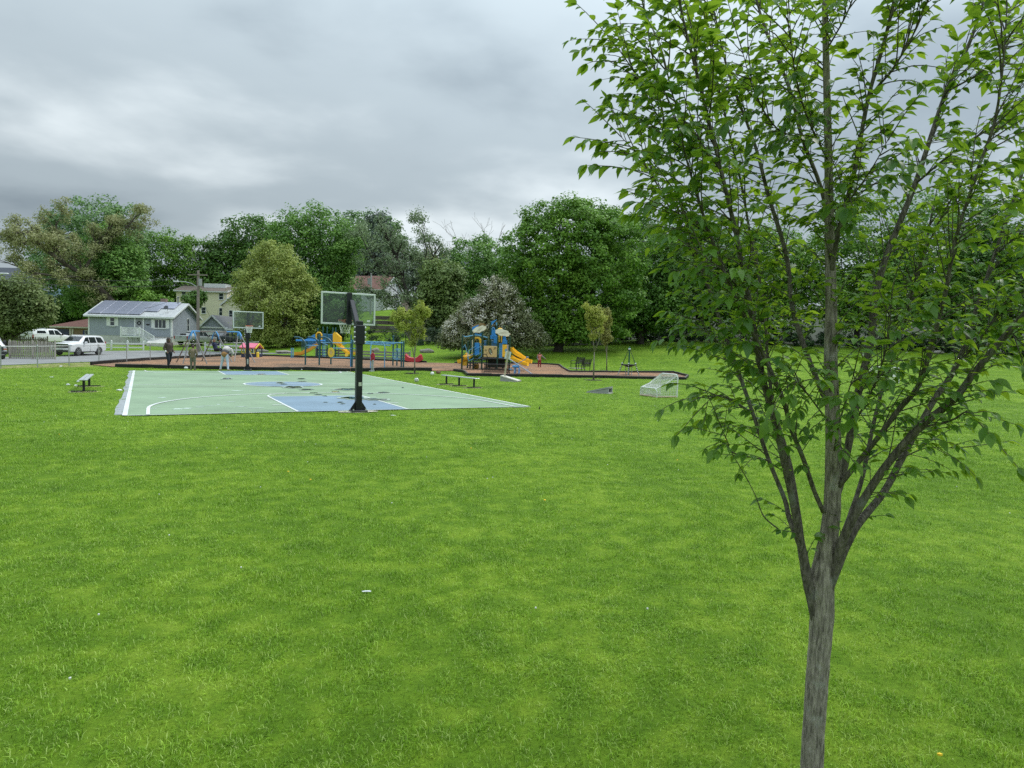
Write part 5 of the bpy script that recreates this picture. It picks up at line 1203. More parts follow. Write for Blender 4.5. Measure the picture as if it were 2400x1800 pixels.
# --- brown bungalow
bung = thing('bungalow', 'low tan bungalow with hipped maroon roof and blue garage door', 'house', (-68.0, 100, .45))
BW, BDp, BE, BP = 9.0, 8.0, 2.45, 3.75
MB().box((BW / 2, BDp / 2, BE / 2), (BW, BDp, BE)).build('wall', mat('brick_tan', (.29, .20, .13), .9, var=.15, scale=8, bump=.3, bscale=30), bung)
h = MB(); o_ = .35; h.add([(-o_, -o_, BE), (BW + o_, -o_, BE), (BW + o_, BDp + o_, BE), (-o_, BDp + o_, BE), (3.0, BDp / 2, BP), (BW - 3.0, BDp / 2, BP), (-o_, -o_, BE - .16), (BW + o_, -o_, BE - .16), (BW + o_, BDp + o_, BE - .16), (-o_, BDp + o_, BE - .16)], [(0, 1, 5, 4), (1, 2, 5), (2, 3, 4, 5), (3, 0, 4)])
hr = h.build('roof', shingle('shingle_maroon', (.17, .085, .07)), bung)
MB().box((BW / 2, -o_ - .02, BE - .06), (BW + 2 * o_ + .1, .05, .2)).build('fascia', mat('trim_cream', (.62, .58, .50), .6), hr)
MB().rbox((1.75, -.05, 1.05), (2.15, .06, 2.1), .02).build('garage_door', mat('door_navy', (.028, .04, .085), .45, var=.5, scale=1.2), bung)
for x in (.5, 3.0, 3.35): MB().box((x, -.06, 1.1), (.22, .08, 2.25)).build('post', mat('trim_cream', (.6, .57, .5)), bung)
window(bung, (5.2, 0, .85), R_FRONT, .75, 1.1, 2, 2, .28, shm=mat('shutter_blue', (.03, .045, .16), .5))
MB().box((6.4, 4, BP + .1), (1.6, .8, .25)).build('roof_box', mat('box_cream', (.65, .62, .45), .7), hr)
# --- blue house in the trees
blue = thing('blue_house', 'blue clapboard house with steep slate roof half hidden by trees', 'house', (-102.6, 127, 1.0), 0.0)
gable_house(blue, 17, 9, 0, 9.0, 12.9, siding('siding_blue', (0.20, 0.33, 0.42), .16), shingle('shingle_slate', (.085, .095, .115)), M_WHITE, .5, 'x')
window(blue, (17, .9, 5.9), R_RIGHT, 1.0, 2.0, 1, 2); window(blue, (14.0, 0, 6.3), R_FRONT, 1.0, 1.7, 1, 2); window(blue, (11.0, 0, 6.3), R_FRONT, 1.0, 1.7, 1, 2); window(blue, (8, 0, 6.3), R_FRONT, 1.0, 1.7, 1, 2)
# --- white house on the hill
wh = thing('hillside_house', 'white clapboard house with red brown roof on the grassy hill', 'house', (-32.4, 131.0, 7.6), math.radians(-17))
gable_house(wh, 8.2, 7.5, 0, 4.2, 6.9, siding('siding_white', (0.66, 0.68, 0.68), .18, .05), shingle('shingle_red_brown', (.20, .105, .085)), M_WHITE, .3, 'x', found=mat('whitewash', (.6, .6, .58), .9))
for x in (5.2, 6.6): window(wh, (x, 0, 2.3), R_FRONT, .7, 1.3, 1, 2, .3, shm=mat('shutter_dark', (.05, .06, .07)))
for y in (1.6, 4.8): window(wh, (8.2, y, 2.2), R_RIGHT, .9, 1.5, 1, 2)
# --- tan cottage and porch house by the hedge
tan = thing('tan_cottage', 'small tan cottage with dark red door above the timber wall', 'house', (-18.6, 112, 4.6))
gable_house(tan, 3.6, 4, -.8, 2.3, 4.6, siding('siding_tan', (.42, .38, .29), .2), shingle('shingle_tan_brown', (.19, .145, .11)), M_WHITE, .25, 'x'); MB().box((1.5, -.03, 1.1), (.55, .06, 1.9)).build('door', mat('door_red', (.17, .02, .03), .5), tan); window(tan, (2.4, 0, .9), R_FRONT, .6, 1.1)
ph = thing('porch_house', 'weathered white porch seen through the trees behind small evergreens', 'house', (-13.4, 93, 1.9))
MB().box((3, 2.5, 1.6), (6.6, 3.5, 3.6)).build('wall', siding('siding_white', (.66, .68, .68)), ph); MB().box((3, .4, .3), (7, 1.3, .15)).build('porch_deck', M_WHITE, ph)
for i in range(5): MB().box((-.3 + i * 1.65, -.15, 1.5), (.14, .14, 2.5)).build('post', M_WHITE, ph)
MB().box((3, .3, 2.85), (7.3, 1.6, .2)).build('porch_roof', M_WHITE, ph)
for x in (.6, 2.8, 4.9): window(ph, (x, .74, 1.0), R_FRONT, .8, 1.3)
dh = thing('skyline_house', 'dark gabled house glimpsed between tree crowns on the hill', 'house', (-14.5, 138, 11.5)); gable_house(dh, 6, 6, -2, 5.0, 7.6, siding('siding_charcoal', (.12, .13, .14)), shingle('shingle_slate', (.09, .1, .11)), M_WHITE, .3, 'x')
for x in (1.2, 3.6): window(dh, (x, 0, 3.0), R_FRONT, .8, 1.2)
# --- timber retaining wall under the hill lawn
tw = thing('timber_wall', 'stepped grey timber retaining wall below the hillside lawn', 'wall', atd(850, 800, 88)); tw.location.z = gz(tw.location.x, tw.location.y)
for k in range(4):
    for i in range(4): MB().rbox((.6 + i * 2.42 - k * .2, 6 + k * 2.2, .8 + k * .75), (2.38, .3, .55), .03).build('timber', mat('timber_grey', (.19, .16, .135), .9, var=.25), tw)
# grey plank ramp and posts behind the climbing bars
rp = thing('plank_fence', 'low grey plank fence with posts behind the climbing bars', 'fence', at(740, 838)); A = rp.location.copy()
e_ = at(960, 847); dv = e_ - A
for i in range(9):
    p = dv * (i / 8); MB().rbox((p.x, p.y + .1, p.z + .42), (.13, .13, 1.05 + .3 * (i % 3 == 0)), .015).build('post', mat('weathered_post', (.33, .31, .28), .9), rp)
for k in range(3):
    for i in range(4): 
        p, q = dv * (i / 4), dv * ((i + 1) / 4); MB().bar(p + Vector((0, 0, .22 + .26 * k)), q + Vector((-.02, 0, .22 + .26 * k)), .05, .16).build('plank', mat('weathered_plank', (.24, .23, .21), .9, var=.2), rp)
# --- stone wall under the maple
sw = thing('stone_wall', 'low dry stone wall in the shade behind the huge maple', 'wall', atd(1170, 812, 77)); sw.location.z = gz(sw.location.x, sw.location.y)
wb = MB(); e_ = atd(1410, 806, 78); dv = Vector((e_.x - sw.location.x, e_.y - sw.location.y, 0)); rs = np.random.default_rng(3)
for c in range(3):
    s = 0.0
    while s < dv.length:
        l = rs.uniform(.35, .8); p = dv.normalized() * (s + l / 2); zz = gz(sw.location.x + p.x, sw.location.y + p.y) - sw.location.z
        wb.rbox((p.x, p.y + rs.uniform(-.06, .06), zz + .15 + c * .34), (l * .95, .5, .33), .07, RZ(math.atan2(dv.y, dv.x)) @ RY(rs.uniform(-.05, .05))); s += l
wb.build('stone', mat('field_stone', (.21, .20, .175), .95, var=.35, scale=2), sw)['kind'] = 'stuff'
for i, (px, py, d) in enumerate([(2195, 829, 74), (1000, 827, 68), (880, 825, 70), (612, 826, 76), (665, 828, 76)]):
    b = at(px, py); t = thing('boulder', ['flat grey boulder at the rocky lawn edge under the maples', 'squat tan log section on the lawn behind the red rocker', 'grey rock beside the plank fence', 'pale cut log lying by the shed', 'round tree stump slab at the foot of the olive tree'][i], 'rock', b)
    m_ = MB(); m_.sphere((0, 0, .15), .5, 12, 7, [(1.6, .8, .45), (1.5, .6, .6), (1, .7, .6), (1.6, .5, .4), (1.9, 1.2, .35)][i])
    m_.v = [(x * (1 + .12 * math.sin(9 * x + 5 * z)), y * (1 + .1 * math.sin(7 * y + 3 * x)), z * (1 + .1 * math.sin(6 * x))) for x, y, z in m_.v]; m_.build('stone', mat('boulder_grey', (.26, .24, .21), .95, var=.3), t, True)

# --- chain link fence
M_GALV = mat('galvanised', (0.42, 0.44, 0.45), .45, .7, var=.1)
fpts = [at(-260, 872), at(-60, 866), at(2, 864), at(88, 862), at(162, 858.5), at(232, 854), at(297, 850), at(352, 846.5), at(436, 841), at(492, 838), at(548, 834.5), at(606, 831.5)]
cf = thing('chain_link_fence', 'galvanised chain link fence with thin posts along the street', 'fence', fpts[3]); o0 = Vector(cf.location); FH = 1.38
for p in fpts: q = p - o0; MB().tube([q - Vector((0, 0, .1)), q + Vector((0, 0, FH))], .032, 8).sphere(q + Vector((0, 0, FH + .02)), .045, 8, 5).build('post', M_GALV, cf)
for a, b in zip(fpts[:-1], fpts[1:]):
    MB().tube([a - o0 + Vector((0, 0, FH - .03)), b - o0 + Vector((0, 0, FH - .03))], .022, 6).build('rail', M_GALV, cf)
wm = MB(); M_WIRE = mat('fence_wire', (.34, .36, .37), .5, .6)
for a, b in zip(fpts[:-1], fpts[1:]):
    a, b = a - o0, b - o0; L_ = (b - a).length; n = int(L_ / .11); hh = FH - .1
    for s in (-1, 1):
        for i in range(-12, n + 1):
            x0 = i * .11; x1 = x0 + hh
            if s < 0: x0, x1 = x1, x0
            def pt(x, z): return a + (b - a) * (x / L_) + Vector((0, 0, z))
            z0, z1 = 0.04, hh
            def cl(xa, za, xb, zb):
                pts = []
                for (x, z, x2, z2) in ((xa, za, xb, zb), (xb, zb, xa, za)):
                    if x < 0: t = (0 - x) / (x2 - x); x, z = 0, z + (z2 - z) * t
                    elif x > L_: t = (L_ - x) / (x2 - x); x, z = L_, z + (z2 - z) * t
                    pts.append((x, z))
                return pts
            if max(x0, x1) <= 0 or min(x0, x1) >= L_: continue
            (xa, za), (xb, zb) = cl(x0, z0, x1, z1); p, q = pt(xa, za), pt(xb, zb); u_ = Vector((0, 0, .0018)); wm.quad(p - u_, q - u_, q + u_, p + u_)
wmo = wm.build('wire_mesh', M_WIRE, cf); wmo['kind'] = 'stuff'
# --- wooden picket fences
def picket(label, p0, p1, h, step, m, group=None, gap=.30):
    a, b = at(*p0), at(*p1); root = thing('picket_fence', label, 'fence', a); d = b - a; d.z = 0; n = int(d.length / step); ang = math.atan2(d.y, d.x); pk = MB(); rl = MB()
    for i in range(n + 1):
        p = d * (i / n); z = gz(a.x + p.x, a.y + p.y) - a.z; hh = h * random.uniform(.96, 1.03)
        pk.prism([(-step * gap, 0), (step * gap, 0), (step * gap, hh - .05), (0, hh), (-step * gap, hh - .05)], .025, RZ(ang) @ RY(random.uniform(-.02, .02)), p + Vector((0, 0, z + .04)))
    pk.build('pickets', m, root)['kind'] = 'stuff'
    nf = max(1, round(d.length / 2.4))
    off = Vector((-math.sin(ang), math.cos(ang), 0)) * .06
    for i in range(nf + 1): p = d * (i / nf); z = gz(a.x + p.x, a.y + p.y) - a.z; MB().rbox(p + off + Vector((0, 0, z + h / 2 + .05)), (.1, .1, h + .15), .01, RZ(ang)).build('post', m, root)
    for zz in (.28, h - .25):
        MB().bar(off + Vector((0, 0, zz)), d + off + Vector((0, 0, zz + gz(b.x, b.y) - a.z)), .04, .09).build('rail', m, root)
    return root
picket('weathered grey wooden picket fence behind the white sport utility vehicle', (22, 841), (128, 843), 1.45, .17, mat('picket_grey', (.34, .32, .27), .9, var=.25))
picket('second weathered picket fence in front of the white pickup', (-20, 826), (112, 826), 1.5, .16, mat('picket_brown', (.18, .155, .125), .9, var=.25))
def rail_fence(label, p0, p1, n):
    a, b = at(*p0), at(*p1); root = thing('rail_fence', label, 'fence', a); d = b - a
    for i in range(n):
        p = d * (i / (n - 1)); z = gz(a.x + p.x, a.y + p.y) - a.z; q = Vector((p.x, p.y, z)); MB().rbox(q + Vector((0, 0, .45)), (.15, .15, 1.1), .015).prism([(-.1, 0), (.1, 0), (0, .07)], .2, c=q + Vector((0, 0, 1.0))).build('post', M_WHITE, root)
        if i < n - 1:
            p2 = d * ((i + 1) / (n - 1)); z2 = gz(a.x + p2.x, a.y + p2.y) - a.z
            for h in (.3, .75): MB().bar(q + Vector((.08, 0, h)), Vector((p2.x - .08, p2.y, z2 + h)), .045, .14).build('rail', M_WHITE, root)
    return root
rail_fence('white two rail fence in front of the grey ranch house', (222, 820), (336, 821), 4)
rail_fence('white two rail fence in front of the parked dark car', (481, 823.5), (592, 827), 4)
# --- utility pole with street lamp
M_POLE = mat('pole_wood', (.235, .205, .175), .9, var=.2, scale=2, bump=.3, bscale=20)
up = thing('utility_pole', 'weathered wooden utility pole with curved street lamp arm', 'pole', at(464, 826)); s_ = up.location.y / F
PH = atd(467, 634, up.location.y).z - up.location.z
MB().tube([(0, 0, -.2), (.02, 0, PH)], [.19, .13], 10).build('pole', M_POLE, up)
zl = atd(464, 672, up.location.y).z - up.location.z
lm = MB(); lm.tube([(-.1, -.1, zl), (-.7, -.15, zl + .35), (-1.4, -.2, zl + .5), (-2.1, -.2, zl + .52)], .04, 7); lo = lm.build('lamp_arm', M_GALV, up, True); MB().rbox((-2.35, -.2, zl + .5), (.62, .26, .14), .05).sphere((-2.2, -.2, zl + .64), .07, 8, 5).build('lamp_head', mat('lamp_white', (.62, .64, .64), .4), lo)
MB().tube([(.25, 0, zl + .1), (.25, 0, zl + .9)], .2, 10).build('transformer', mat('transformer_grey', (.35, .37, .37), .5), up); MB().box((0, -.12, PH - .5), (2.2, .1, .12)).build('crossarm', M_POLE, up)
hp = thing('hill_pole', 'pale slim utility pole beside the white hillside house', 'pole', (atd(869, 700, 121).x, 121, gz(atd(869, 700, 121).x, 121))); hpz = atd(869, 640, 121).z - hp.location.z
MB().tube([(0, 0, -.2), (0, 0, hpz)], [.19, .15], 9).build('pole', mat('pole_pale', (.42, .42, .41), .8), hp); MB().tube([(-.35, 0, hpz - 2.0), (-.35, 0, hpz - .9)], .28, 9).build('transformer', mat('transformer_grey', (.35, .37, .37)), hp)
lp = thing('street_lamp', 'street lamp head on a slim arm reaching over the blue house trees', 'lamp', (atd(-70, 850, 62).x, 62, 0)); tz = atd(10, 641, 62)
ax_ = tz.x - lp.location.x; az_ = tz.z
MB().tube([(0, 0, -.1), (0, 0, az_ - .6)], [.1, .07], 8).build('pole', M_GALV, lp); la = MB().tube([(0, 0, az_ - .7), (.5, 0, az_ - .15), (ax_ - .4, 0, az_)], .04, 7).build('lamp_arm', M_GALV, lp, True); MB().rbox((ax_, 0, az_ - .01), (.72, .28, .13), .05).build('lamp_head', mat('lamp_white', (.62, .64, .64)), la)
def wire(label, a, b, sag, r=.018):
    pts = [a + (b - a) * t - Vector((0, 0, sag * 4 * t * (1 - t))) for t in np.linspace(0, 1, 18)]
    o = MB().tube([p - a for p in pts], r, 4, cap=False).build('power_line', mat('wire_black', (.02, .02, .02), .6), None, loc=a); return tag(o, label, 'cable')
ptop = Vector(up.location) + Vector((0, -.12, PH - .45))
wire('thin black cable running from the wooden pole over the solar roof', Vector(up.location) + Vector((0, 0, zl + .3)), atd(-60, 652, 62), .5)
wire('second black cable strung from the wooden pole to the street lamp', Vector(up.location) + Vector((0, 0, zl + 1.0)), atd(-60, 640, 62), .5)
wire('drooping service cable from the wooden pole to the garage gable', Vector(up.location) + Vector((0, 0, zl)), Vector((-44.2, 99.8, 4.6)), .3)
wire('service cable from the wooden pole to the ranch house roof', Vector(up.location) + Vector((0, 0, zl - .2)), Vector((-46.5, 86.0, 5.4)), .25)
# ------------------------------------------------------------------ vehicles
M_CARWHITE = mat('car_paint_white', (0.72, 0.73, 0.74), .28, 0, var=.03, coat=.6); M_CARSILVER = mat('car_paint_silver', (0.40, 0.43, 0.44), .3, .5, var=.04, coat=.5); M_CARDARK = mat('car_paint_slate', (0.055, 0.065, 0.075), .25, .3, var=.05, coat=.7)
M_TYRE = mat('tyre_rubber', (0.018, 0.018, 0.019), .85, var=.2); M_RIM = mat('alloy_rim', (0.42, 0.43, 0.44), .3, .9, var=.05); M_BLACKTRIM = mat('trim_black', (0.016, 0.017, 0.018), .45); M_CHROME = mat('chrome', (.62, .63, .64), .15, 1.0, var=.02)
M_CARGLASS = glass_dark('car_glass', (0.02, 0.025, 0.03), .04); M_TAIL = mat('tail_lamp_red', (.32, .015, .015), .2, var=.1); M_LAMP = mat('head_lamp_clear', (.55, .57, .6), .1, .2); M_AMBER = mat('lamp_amber', (.45, .12, .03), .3)
def car_body(root, st, m, name='body'):
    """st: stations (x, zlow, zbelt, ztop, half_low, half_belt, half_top); front at -x. Lofted shell."""
    secs = []
    for x, zl, zb, zt, wl, wb, wt in st:
        half = [(0, zl), (wl * .8, zl), (wl, zl + .10), (wb * 1.0, zl + (zb - zl) * .45), (wb, zb - .12), (wb * .965, zb), (wt, zt - min(.12, (zt - zb) * .5)), (wt * .86, zt), (0, zt + .015)]
        secs.append([(x, -y, z) for y, z in half] + [(x, y, z) for y, z in half[::-1][1:-1]])
    b = MB(); n = len(secs[0])
    b.v = [q for s in secs for q in s]
    b.f = [(i * n + j, i * n + (j + 1) % n, (i + 1) * n + (j + 1) % n, (i + 1) * n + j) for i in range(len(secs) - 1) for j in range(n)] + [tuple(range(n))[::-1], tuple((len(secs) - 1) * n + j for j in range(n))]
    return b.build(name, m, root, True, angle=32)
def sect(st, x):
    for a, b in zip(st[:-1], st[1:]):
        if a[0] <= x <= b[0]:
            t = (x - a[0]) / (b[0] - a[0] + 1e-9); return [p + (q - p) * t for p, q in zip(a, b)]
    return st[-1]
def side_pt(st, x, t, s, off=.012):
    """a point on the glasshouse side, t from belt (0) to roof (1)"""
    _, zl, zb, zt, wl, wb, wt = sect(st, x); zt_ = zt - min(.12, (zt - zb) * .5)
    return Vector((x, s * (wb * .965 + (wt - wb * .965) * t + off), zb + (zt_ - zb) * t))
def side_glass(root, st, xs_low, xs_top, t0=.08, t1=.98, name='side_window', m=None):
    for s in (-1, 1):
        b = MB(); n = 3
        lo = [side_pt(st, xs_low[0] + (xs_low[1] - xs_low[0]) * i / n, t0, s) for i in range(n + 1)]; hi = [side_pt(st, xs_top[0] + (xs_top[1] - xs_top[0]) * i / n, t1, s) for i in range(n + 1)]
        for i in range(n): b.quad(lo[i], lo[i + 1], hi[i + 1], hi[i])
        b.build(name, m or M_CARGLASS, root)
def top_glass(root, st, x0, x1, name='windscreen', inset=.90, off=.014):
    b = MB(); n = 4; L_, R_ = [], []
    for i in range(n + 1):
        x = x0 + (x1 - x0) * i / n; _, zl, zb, zt, wl, wb, wt = sect(st, x); w_ = wt * inset * .93
        L_.append(Vector((x, -w_, zt + off + .004))); R_.append(Vector((x, w_, zt + off + .004)))
    for i in range(n): b.quad(L_[i], L_[i + 1], R_[i + 1], R_[i])
    return b.build(name, M_CARGLASS, root)
def wheel(root, x, y, r=.39, w_=.26, spokes=6):
    s = -1 if y < 0 else 1; R_ = RX(math.radians(90))
    wob = thing('wheel', '', None); del wob['label']; wob.parent = root; wob.location = (x, y, r)
    ty = MB().lathe([(r * .62, -w_ / 2), (r * .9, -w_ / 2), (r * .985, -w_ * .38), (r, -w_ * .2), (r, w_ * .2), (r * .985, w_ * .38), (r * .9, w_ / 2), (r * .62, w_ / 2)], 26, (0, 0, 0), R_).build('tyre', M_TYRE, wob, True)
    rm = MB(); rm.lathe([(0, -w_ * .30), (r * .6, -w_ * .30), (r * .64, -w_ * .42), (r * .66, -w_ * .5)], 24, (0, 0, 0), RX(math.radians(90 * s)) if s < 0 else RX(math.radians(90)))
    y0 = s * w_ * .42
    d_ = MB(); d_.lathe([(0, 0), (r * .63, 0)], 22, (0, s * w_ * .34, 0), R_).build('rim_back', M_BLACKTRIM, wob)
    for k in range(spokes):
        a = 2 * math.pi * k / spokes
        for da in (-.13, .13): rm.bar((0, y0, 0), (r * .62 * math.cos(a + da), y0 + s * .01, r * .62 * math.sin(a + da)), .035, .04, (0, 1, 0))
    rm.tube([(r * .63 * math.cos(t), y0 + s * .015, r * .63 * math.sin(t)) for t in np.linspace(0, 6.283, 24, endpoint=False)], .018, 5, closed=True); rm.lathe([(0, .0), (.06, .0), (.06, .03), (0, .035)], 10, (0, y0, 0), RX(math.radians(-90 * s)))
    rm.build('rim', M_RIM, wob)
    # black arch lip and backing disc
    ar = MB(); R1, R2 = r * 1.06, r * 1.22
    for t0, t1 in zip(np.linspace(-.15, math.pi + .15, 16)[:-1], np.linspace(-.15, math.pi + .15, 16)[1:]):
        yy = s * w_ * .5 + s * .012 - 0
        ar.quad((R1 * math.cos(t0), yy, R1 * math.sin(t0)), (R1 * math.cos(t1), yy, R1 * math.sin(t1)), (R1 * math.cos(t1), yy - s * .2, R1 * math.sin(t1)), (R1 * math.cos(t0), yy - s * .2, R1 * math.sin(t0)))
    ar.lathe([(0, 0), (R1, 0)], 22, (0, s * (w_ * .5 - .155), 0), R_)
    ar.build('wheel_arch', M_BLACKTRIM, wob)
def cut_wheels(body_st, root, xs, yw, r, w_=.26, spokes=6):
    for x in xs:
        for s in (-1, 1): wheel(root, x, s * yw, r, w_, spokes)
# --- white sport utility vehicle
suv_p = (at(160, 841.5) + at(214, 841)) / 2
suv = thing('parked_suv', 'large white sport utility vehicle parked facing the park fence', 'car', (at(187, 833).x, at(187, 833).y, 0), math.radians(88))
suv.location.z = gz(suv.location.x, suv.location.y) + .03
S1 = [(-2.66, .42, .80, 1.00, .84, .88, .80), (-2.60, .32, .98, 1.10, .92, .95, .86), (-2.3, .30, 1.08, 1.19, .96, .99, .90), (-1.55, .30, 1.12, 1.25, .97, 1.0, .88), (-1.22, .30, 1.13, 1.30, .97, 1.0, .86), (-.42, .30, 1.15, 1.83, .97, 1.0, .78), (-.1, .30, 1.15, 1.88, .97, 1.0, .77), (1.0, .30, 1.17, 1.91, .97, 1.0, .77), (2.1, .32, 1.19, 1.87, .97, .99, .76), (2.42, .36, 1.19, 1.80, .95, .97, .74), (2.58, .42, 1.16, 1.30, .93, .95, .84), (2.66, .5, .98, 1.12, .88, .90, .82)]
car_body(suv, S1, M_CARWHITE)
top_glass(suv, S1, -1.16, -.46)
side_glass(suv, S1, (-.95, .05), (-.35, .05)); side_glass(suv, S1, (.13, 1.1), (.13, 1.05)); side_glass(suv, S1, (1.28, 2.30), (1.18, 1.98), name='rear_quarter_window')
b = MB(); b.rbox((-2.655, 0, .90), (.09, 1.46, .34), .03); b.build('grille', M_BLACKTRIM, suv); MB().box((-2.70, 0, .925), (.04, 1.5, .05)).box((-2.69, 0, 1.085), (.05, 1.45, .04)).prism([(-.14, -.035), (.14, -.035), (.14, .035), (-.14, .035)], .03, RZ(math.radians(90)), (-2.73, 0, .925)).build('grille_bar', M_CHROME, suv)
MB().rbox((-2.64, 0, .47), (.12, 1.45, .13), .03).box((-2.60, 0, .36), (.1, 1.6, .08)).build('lower_intake', M_BLACKTRIM, suv); MB().rbox((-2.68, 0, .61), (.03, .36, .14), .01).build('number_plate', mat('plate_pale', (.5, .52, .52), .5), suv)
for s in (-1, 1):
    MB().rbox((-2.53, s * .83, 1.0), (.26, .32, .12), .03, RZ(s * -.45)).build('headlight', M_LAMP, suv); MB().rbox((-2.56, s * .88, .70), (.1, .06, .24), .02).build('fog_lamp', M_BLACKTRIM, suv)
    MB().rbox((-.72, s * 1.12, 1.24), (.16, .26, .19), .05).build('wing_mirror', M_CARWHITE, suv); MB().rbox((2.56, s * .86, 1.12), (.12, .16, .42), .03).build('tail_lamp', M_TAIL, suv)
    MB().rbox((.15, s * .985, .34), (2.0, .14, .07), .02).build('running_board', M_BLACKTRIM, suv); MB().bar((-.2, s * .66, 1.935), (2.0, s * .66, 1.925), .04, .04).build('roof_rail', M_CARWHITE, suv)
    for x, z in ((-.02, 1.0), (1.05, 1.02)): MB().rbox((x + .0, s * 1.006, z), (.2, .03, .035), .01).build('door_handle', M_CARWHITE, suv)
    for x in (.09, 1.18): MB().box((x, s * .998, .72), (.012, .012, .78)).build('door_seam', M_BLACKTRIM, suv)
cut_wheels(S1, suv, (-1.62, 1.45), .875, .41, .27, 6)
# --- white cargo van, only its nose in view
van = thing('cargo_van', 'white cargo van nose with black bumper beside the picket fence', 'van', at(-40, 841), math.radians(140))
van.location.z = gz(van.location.x, van.location.y) + .03
S2 = [(-2.75, .45, .78, 1.05, .86, .90, .82), (-2.65, .36, .98, 1.16, .93, .96, .88), (-2.2, .34, 1.12, 1.30, .97, 1.0, .9), (-1.85, .34, 1.16, 1.42, .97, 1.0, .9), (-1.15, .34, 1.2, 2.0, .98, 1.0, .80), (-.8, .34, 1.2, 2.08, .98, 1.0, .82), (2.6, .36, 1.22, 2.08, .98, 1.0, .84), (2.75, .45, 1.2, 2.0, .95, .98, .82)]
car_body(van, S2, M_CARWHITE); top_glass(van, S2, -1.80, -1.18); side_glass(van, S2, (-1.5, -.55), (-1.0, -.55))
MB().rbox((-2.74, 0, .55), (.22, 1.95, .26), .05).build('bumper', M_BLACKTRIM, van); MB().rbox((-2.74, 0, .86), (.06, 1.5, .32), .03).build('grille', M_BLACKTRIM, van)
for s in (-1, 1): MB().rbox((-2.70, s * .80, .98), (.14, .24, .16), .03).build('headlight', M_LAMP, van); MB().rbox((-2.70, s * .82, .82), (.14, .24, .1), .02).build('indicator', M_AMBER, van); MB().rbox((-1.35, s * 1.14, 1.32), (.16, .22, .32), .05).build('wing_mirror', M_BLACKTRIM, van)
cut_wheels(S2, van, (-1.75, 1.75), .89, .38, .24, 5)
# --- pickups
def pickup(label, loc, rz, paint, cap=None, ladder=False):
    t = thing('pickup_truck', label, 'truck', loc, rz); t.location.z = gz(loc.x, loc.y) + .03
    S = [(-2.85, .5, .85, 1.02, .84, .88, .82), (-2.78, .42, 1.0, 1.12, .93, .96, .88), (-2.2, .40, 1.12, 1.20, .97, 1.0, .9), (-1.55, .40, 1.15, 1.26, .97, 1.0, .88), (-.85, .40, 1.17, 1.80, .97, 1.0, .76), (-.5, .40, 1.17, 1.86, .97, 1.0, .75), (.55, .40, 1.18, 1.85, .97, 1.0, .75), (.80, .40, 1.18, 1.60, .97, 1.0, .80), (.86, .40, 1.18, 1.24, .97, 1.0, .95), (2.80, .45, 1.18, 1.24, .96, .99, .95), (2.85, .5, 1.14, 1.20, .95, .97, .93)]
    car_body(t, S, paint); top_glass(t, S, -1.48, -.90); side_glass(t, S, (-1.2, -.25), (-.75, -.25)); side_glass(t, S, (-.15, .62), (-.15, .55))
    b = MB(); b.box((2.86, 0, .62), (.16, 1.8, .18)); b.build('bumper', M_CHROME, t); MB().box((2.875, 0, .93), (.03, 1.5, .42)).build('tailgate', paint, t); MB().box((2.90, 0, 1.05), (.03, .3, .07)).build('handle', M_BLACKTRIM, t)
    MB().box((.835, 0, 1.5), (.03, 1.25, .36), RY(-.35)).build('rear_window', M_CARGLASS, t)
    MB().rbox((-2.84, 0, .95), (.08, 1.4, .26), .03).build('grille', M_BLACKTRIM, t)
    for s in (-1, 1):
        MB().rbox((2.80, s * .90, .97), (.14, .16, .40), .03).build('tail_lamp', M_TAIL, t); MB().rbox((-2.76, s * .8, 1.0), (.14, .26, .16), .04).build('headlight', M_LAMP, t); MB().rbox((-1.05, s * 1.13, 1.27), (.14, .22, .2), .05).build('wing_mirror', M_BLACKTRIM, t)
    if cap:
        C = [(.78, 1.2, 1.24, 1.83, .96, .97, .82), (2.78, 1.2, 1.24, 1.83, .96, .97, .82)]; car_body(t, [(.72, 1.2, 1.24, 1.80, .95, .96, .80)] + C + [(2.83, 1.2, 1.24, 1.75, .95, .96, .80)], paint, 'bed_cap'); side_glass(t, C, (1.0, 2.3), (1.1, 2.2), .25, .85, 'cap_window')
        MB().box((1.8, -.45, 1.95), (2.4, .05, .05)).box((1.8, .45, 1.95), (2.4, .05, .05)).box((1.1, 0, 1.93), (.05, 1.3, .05)).box((2.5, 0, 1.93), (.05, 1.3, .05)).build('ladder_rack', M_WHITE, t)
    cut_wheels(S, t, (-1.85, 1.75), .875, .40, .27, 5)
    return t
pk1 = pickup('white pickup truck with bed cap and ladder rack behind the fences', atd(108, 800, 76), math.radians(264), M_CARWHITE, cap=True)
pk2 = pickup('silver grey pickup truck parked behind the swing set', atd(460, 818, 86), math.radians(258), M_CARSILVER)
MB().rbox((1.6, .35, 1.35), (.55, .8, .28), .03).build('cargo_box', M_WHITE, pk2); MB().rbox((1.7, -.5, 1.33), (.7, .5, .24), .03).build('cargo_crate', M_BLACKTRIM, pk2)
dk = thing('parked_car', 'dark slate sedan parked in front of the garage', 'car', atd(532, 822, 92), math.radians(250)); dk.location.z = gz(dk.location.x, dk.location.y) + .03
S3 = [(-2.35, .42, .68, .80, .80, .84, .78), (-2.2, .26, .82, .92, .88, .90, .84), (-1.2, .25, .92, 1.02, .90, .92, .82), (-.3, .25, .95, 1.42, .90, .92, .66), (.3, .25, .95, 1.46, .90, .92, .65), (.9, .25, .97, 1.42, .90, .92, .65), (1.6, .26, .99, 1.12, .90, .91, .78), (2.25, .32, .96, 1.06, .87, .88, .78), (2.35, .45, .8, .92, .82, .84, .76)]
